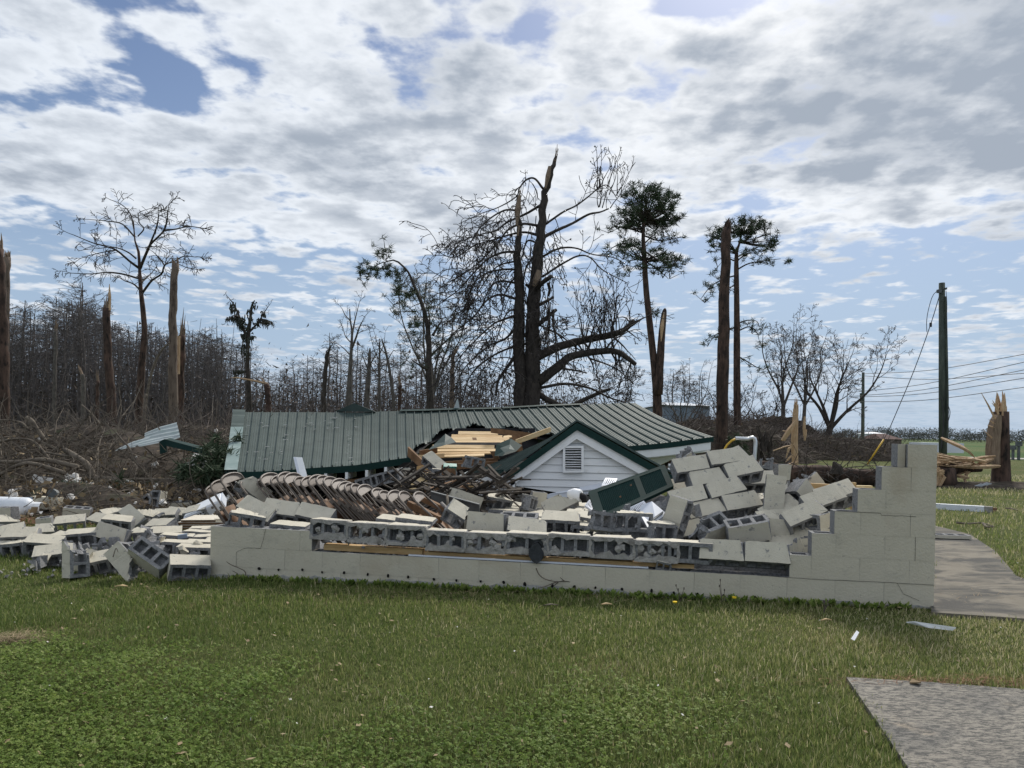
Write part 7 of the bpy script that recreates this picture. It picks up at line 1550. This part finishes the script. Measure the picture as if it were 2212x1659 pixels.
MC = grass_mat('clover_leaves', [(0, (.090, .145, .030)), (.4, (.165, .24, .052)), (.75, (.245, .31, .080)), (1, (.38, .40, .17))])
grass(400000, 2.4, 9.5, .042, .0042, 'grass', 'short green and straw coloured lawn grass before the wall', MG)
grass(90000, 9.0, 34, .07, .005, 'grass', 'lawn grass beyond and beside the ruin', MG)
# clover
x, y = scatter(330000, 2.5, 7.0); keep = rg.random(len(x)) < np.clip(clover_zone(x, y), 0, .85) ** 1.6; x, y = x[keep], y[keep]; n = len(x)
h = rg.uniform(.02, .068, n) * (1 + .5 * fbm(x, y, 3, 21)); c = np.stack([x, y, gzn(x, y) + h], 1); tn = np.clip(.42 + .3 * fbm(x, y, 2.2, 23) + rg.normal(0, .2, n) + (h - .055) * 4, 0, 1)
vs_, fs_, ts_ = [], [], []; cnt = 0; a0 = rg.uniform(0, 6.28, n); sz = rg.uniform(.004, .0075, n); tl3 = rg.normal(0, .4, (n, 2))
for k in range(3):
    a = a0 + k * 2.094; d = np.stack([np.cos(a), np.sin(a)], 1); s = np.stack([-d[:, 1], d[:, 0]], 1)
    def q(u, w): xy = d * (u * sz)[:, None] + s * (w * sz)[:, None]; zz = (xy * tl3).sum(1) - .12 * u * sz; return c + np.concatenate([xy, zz[:, None]], 1)
    P5 = [q(np.zeros(n), 0), q(np.full(n, .9), np.full(n, .75)), q(np.full(n, 1.55), np.full(n, .45)), q(np.full(n, 1.55), np.full(n, -.45)), q(np.full(n, .9), np.full(n, -.75))]
    v = np.concatenate(P5); i = np.arange(n) + cnt; fs_ += [np.stack([i, i + n, i + 2 * n], 1), np.stack([i, i + 2 * n, i + 3 * n], 1), np.stack([i, i + 3 * n, i + 4 * n], 1)]; vs_.append(v); ts_.append(np.tile(tn, 5)); cnt += 5 * n
stuff(npmesh('clover', np.concatenate(vs_), np.concatenate(fs_), MC, np.concatenate(ts_)), 'lush clover patch in the lower left of the lawn', 'clover')
# dry blades lying on the turf, pine straw
def straw(name, label, cx, cy, rx, ry, n, L, m_, seed, w=.003, z=.03):
    r = np.random.default_rng(seed); a = r.normal(0, .5, (n, 2)); x = cx + a[:, 0] * rx; y = cy + a[:, 1] * ry; zb = gzn(x, y) + r.uniform(.005, z, n); an = r.uniform(0, 6.28, n); d = np.stack([np.cos(an), np.sin(an), r.normal(0, .15, n)], 1) * (L * r.uniform(.5, 1.2, n))[:, None]; s = np.stack([-np.sin(an), np.cos(an), np.zeros(n)], 1) * w
    b = np.stack([x, y, zb], 1); v = np.concatenate([b - s, b + s, b + d]); i = np.arange(n); f = np.stack([i, i + n, i + 2 * n], 1); return stuff(npmesh(name, v, f, M[m_], np.tile(r.random(n), 3)), label, 'straw')
p = G(60, 1120); straw('pine_straw', 'reddish pine straw on the ground by the gas cylinder', p.x, p.y - .2, 1.6, .6, 5200, .18, 'straw', 1, .006, .05)
p = G(2010, 1482); straw('pine_straw', 'reddish pine straw along the edge of the concrete pad', p.x + .25, p.y + .04, .9, .09, 700, .12, 'straw', 2, .0022)
p = G(25, 1385); straw('pine_straw', 'dark straw clump at the left edge of the lawn', p.x, p.y, .22, .16, 420, .10, 'dead', 3, .0022, .05)
p = G(1085, 1262); straw('dry_grass', 'dry grass along the foot of the low wall', 0.2, 7.2, 7.0, .35, 2200, .09, 'dead', 4, .003)
# weeds along the wall foot
r = random.Random(66)
V_, F_, T_ = [], [], []
for i in range(330):
    s = r.uniform(.3, WL - .1); p = wp(s, -.03 - abs(r.gauss(0, .05)), 0); p.z = gz(p.x, p.y); k = r.randrange(4, 9)
    for _ in range(k):
        a = r.uniform(0, 6.28); L = r.uniform(.03, .09); d = Vector((math.cos(a), math.sin(a), r.uniform(.5, 1.8))).normalized() * L; s_ = Vector((-math.sin(a), math.cos(a), 0)) * L * .22; b = len(V_); t = r.random() * .9; V_ += [p, p + d * .6 + s_, p + d, p + d * .6 - s_]; F_.append((b, b + 1, b + 2, b + 3)); T_ += [t] * 4
stuff(npmesh('wall_foot_weeds', np.array([tuple(v) for v in V_]), np.array(F_), MC, np.array(T_)), 'low green weeds along the foot of the wall', 'weeds')
for k, (vx, vy, h) in enumerate([(1007, 1258, .13), (1000, 1262, .09), (1780, 1320, .12), (1560, 1300, .22), (1470, 1296, .16)]):
    p = G(vx, vy + 6); mb = MB(); q = random.Random(k)
    for _ in range(4 if h < .15 else 3): e = p + Vector((q.uniform(-.05, .05), q.uniform(-.02, .03), h * q.uniform(.6, 1))); mb.tube([p, p.lerp(e, .5) + Vector((q.uniform(-.01, .01), 0, 0)), e], [.003, .0025, .002], 4); mb.box(e, (.008, .008, .02))
    tag(mb.build('weed_stem', M['brushr']), ['brown seed-headed weed before the middle of the low wall', 'shorter brown weed just left of the seed-headed one', 'reddish weed stems before the wall\'s right part', 'tall thin grass stems before the wall right of its middle', 'thin grass stems before the wall, left of the tall ones'][k], 'weed')
for k, (vx, vy) in enumerate([(1458, 1302), (1586, 1292), (1200, 1262)]):
    p = G(vx, vy, .07); mb = MB(); mb.tube([p - UP * .08, p], .0025, 5, mi=1); mb.tube([p, p + UP * .012], [.018, .02], 9); tag(mb.build('dandelion', [M['dandelion'], MC]), ['yellow dandelion in the grass below the two joined blocks, left of two', 'yellow dandelion at the wall foot below the two joined blocks, right', 'small yellow flower at the wall foot near the fallen twig'][k], 'flower')
bx, by = scatter(520, 3.3, 9.0); V_, F_, T_ = [], [], []; r = random.Random(90)
for x_, y_ in zip(bx, by):
    p = Vector((x_, y_, gz(x_, y_) + r.uniform(.03, .055))); s_ = r.uniform(.008, .028); u_ = Vector((r.gauss(0, 1), r.gauss(0, 1), r.gauss(0, .25))).normalized() * s_; w_ = Vector((-u_.y, u_.x, s_ * r.uniform(-.4, .4))) * r.uniform(.25, .6); b = len(V_); V_ += [p - u_, p + w_, p + u_, p - w_]; F_.append((b, b + 1, b + 2, b + 3)); T_ += [r.random()] * 4
stuff(npmesh('lawn_litter', np.array([tuple(v) for v in V_]), np.array(F_), M['dead'], np.array(T_)), 'dry leaves and chips scattered over the lawn', 'litter')
bx, by = scatter(150, 3.6, 9.5); V_, F_ = [], []
for x_, y_ in zip(bx, by):
    p = Vector((x_, y_, gz(x_, y_) + r.uniform(.035, .055))); s_ = r.uniform(.004, .014); u_ = Vector((r.gauss(0, 1), r.gauss(0, 1), r.gauss(0, .3))).normalized() * s_; w_ = Vector((-u_.y, u_.x, s_ * .3)) * r.uniform(.4, .9); b = len(V_); V_ += [p - u_, p + w_, p + u_, p - w_]; F_.append((b, b + 1, b + 2, b + 3))
stuff(npmesh('white_litter', np.array([tuple(v) for v in V_]), np.array(F_), M['fluff']), 'tiny white scraps scattered over the lawn', 'litter')
# twigs by the wall
for f_, segs, lb in ((z6, [[(180, 680), (260, 650), (340, 652), (440, 680)], [(340, 652), (325, 598), (220, 550), (185, 525)], [(250, 645), (275, 625), (232, 598)]], 'dark twig leaning on the low wall\'s left end'), (z6, [[(510, 690), (545, 650), (565, 628)]], 'short dark stick standing at the wall foot, left part'),
                     (z7, [[(625, 578), (650, 630), (700, 665), (790, 685), (850, 680), (940, 700), (1020, 745)], [(790, 685), (700, 720), (640, 735)], [(850, 680), (815, 650)], [(800, 690), (760, 720)]], 'dark branching twig lying against the middle of the low wall'),
                     (z6, [[(1400, 722), (1480, 735), (1560, 742), (1640, 725)], [(1690, 735), (1780, 742), (1850, 748)]], 'brown stick on the grass before the low wall'), (z8, [[(400, 768), (460, 752), (525, 742)]], 'short brown stick on the grass before the wall\'s right part'),
                     (z5, [[(1640, 768), (1740, 775), (1860, 770), (1960, 800)], [(1860, 770), (1900, 800), (1950, 805)]], 'grey dead branch on the grass right of the walkway'), (z5, [[(2055, 645), (2120, 652), (2160, 662)]], 'thin dead stick on the grass beyond the grey branch'),
                     (z1, [[(1505, 1185), (1560, 1158), (1620, 1165), (1660, 1190)]], 'dark stick in the grass before the leftmost wall block'), (z1, [[(985, 980), (1010, 905), (1030, 940)]], 'short stub of branch poking out between the front blocks')):
    mb = MB()
    for sg in segs:
        if f_ is z5: q = [G(*f_(x, y), .05) for x, y in sg]
        else:
            s_ = ws(f_(*sg[0])[0]); pr_ = wp(s_, -.06, 0); q = [V(*f_(x, y), pr_.y if f_ is not z1 else 7.75) for x, y in sg]
            q = [Vector((p.x, p.y, max(p.z, gz(p.x, p.y) + .01))) for p in q]
        w_ = .006 if f_ is not z5 else .02; q = curve_pts(q, 4 * len(q)); mb.tube(q, [w_ * lerp(1, .5, i / (len(q) - 1)) for i in range(len(q))], 5, jit=.15, rng=r)
    tag(mb.build('fallen_twig', M['limb']), lb, 'twig')
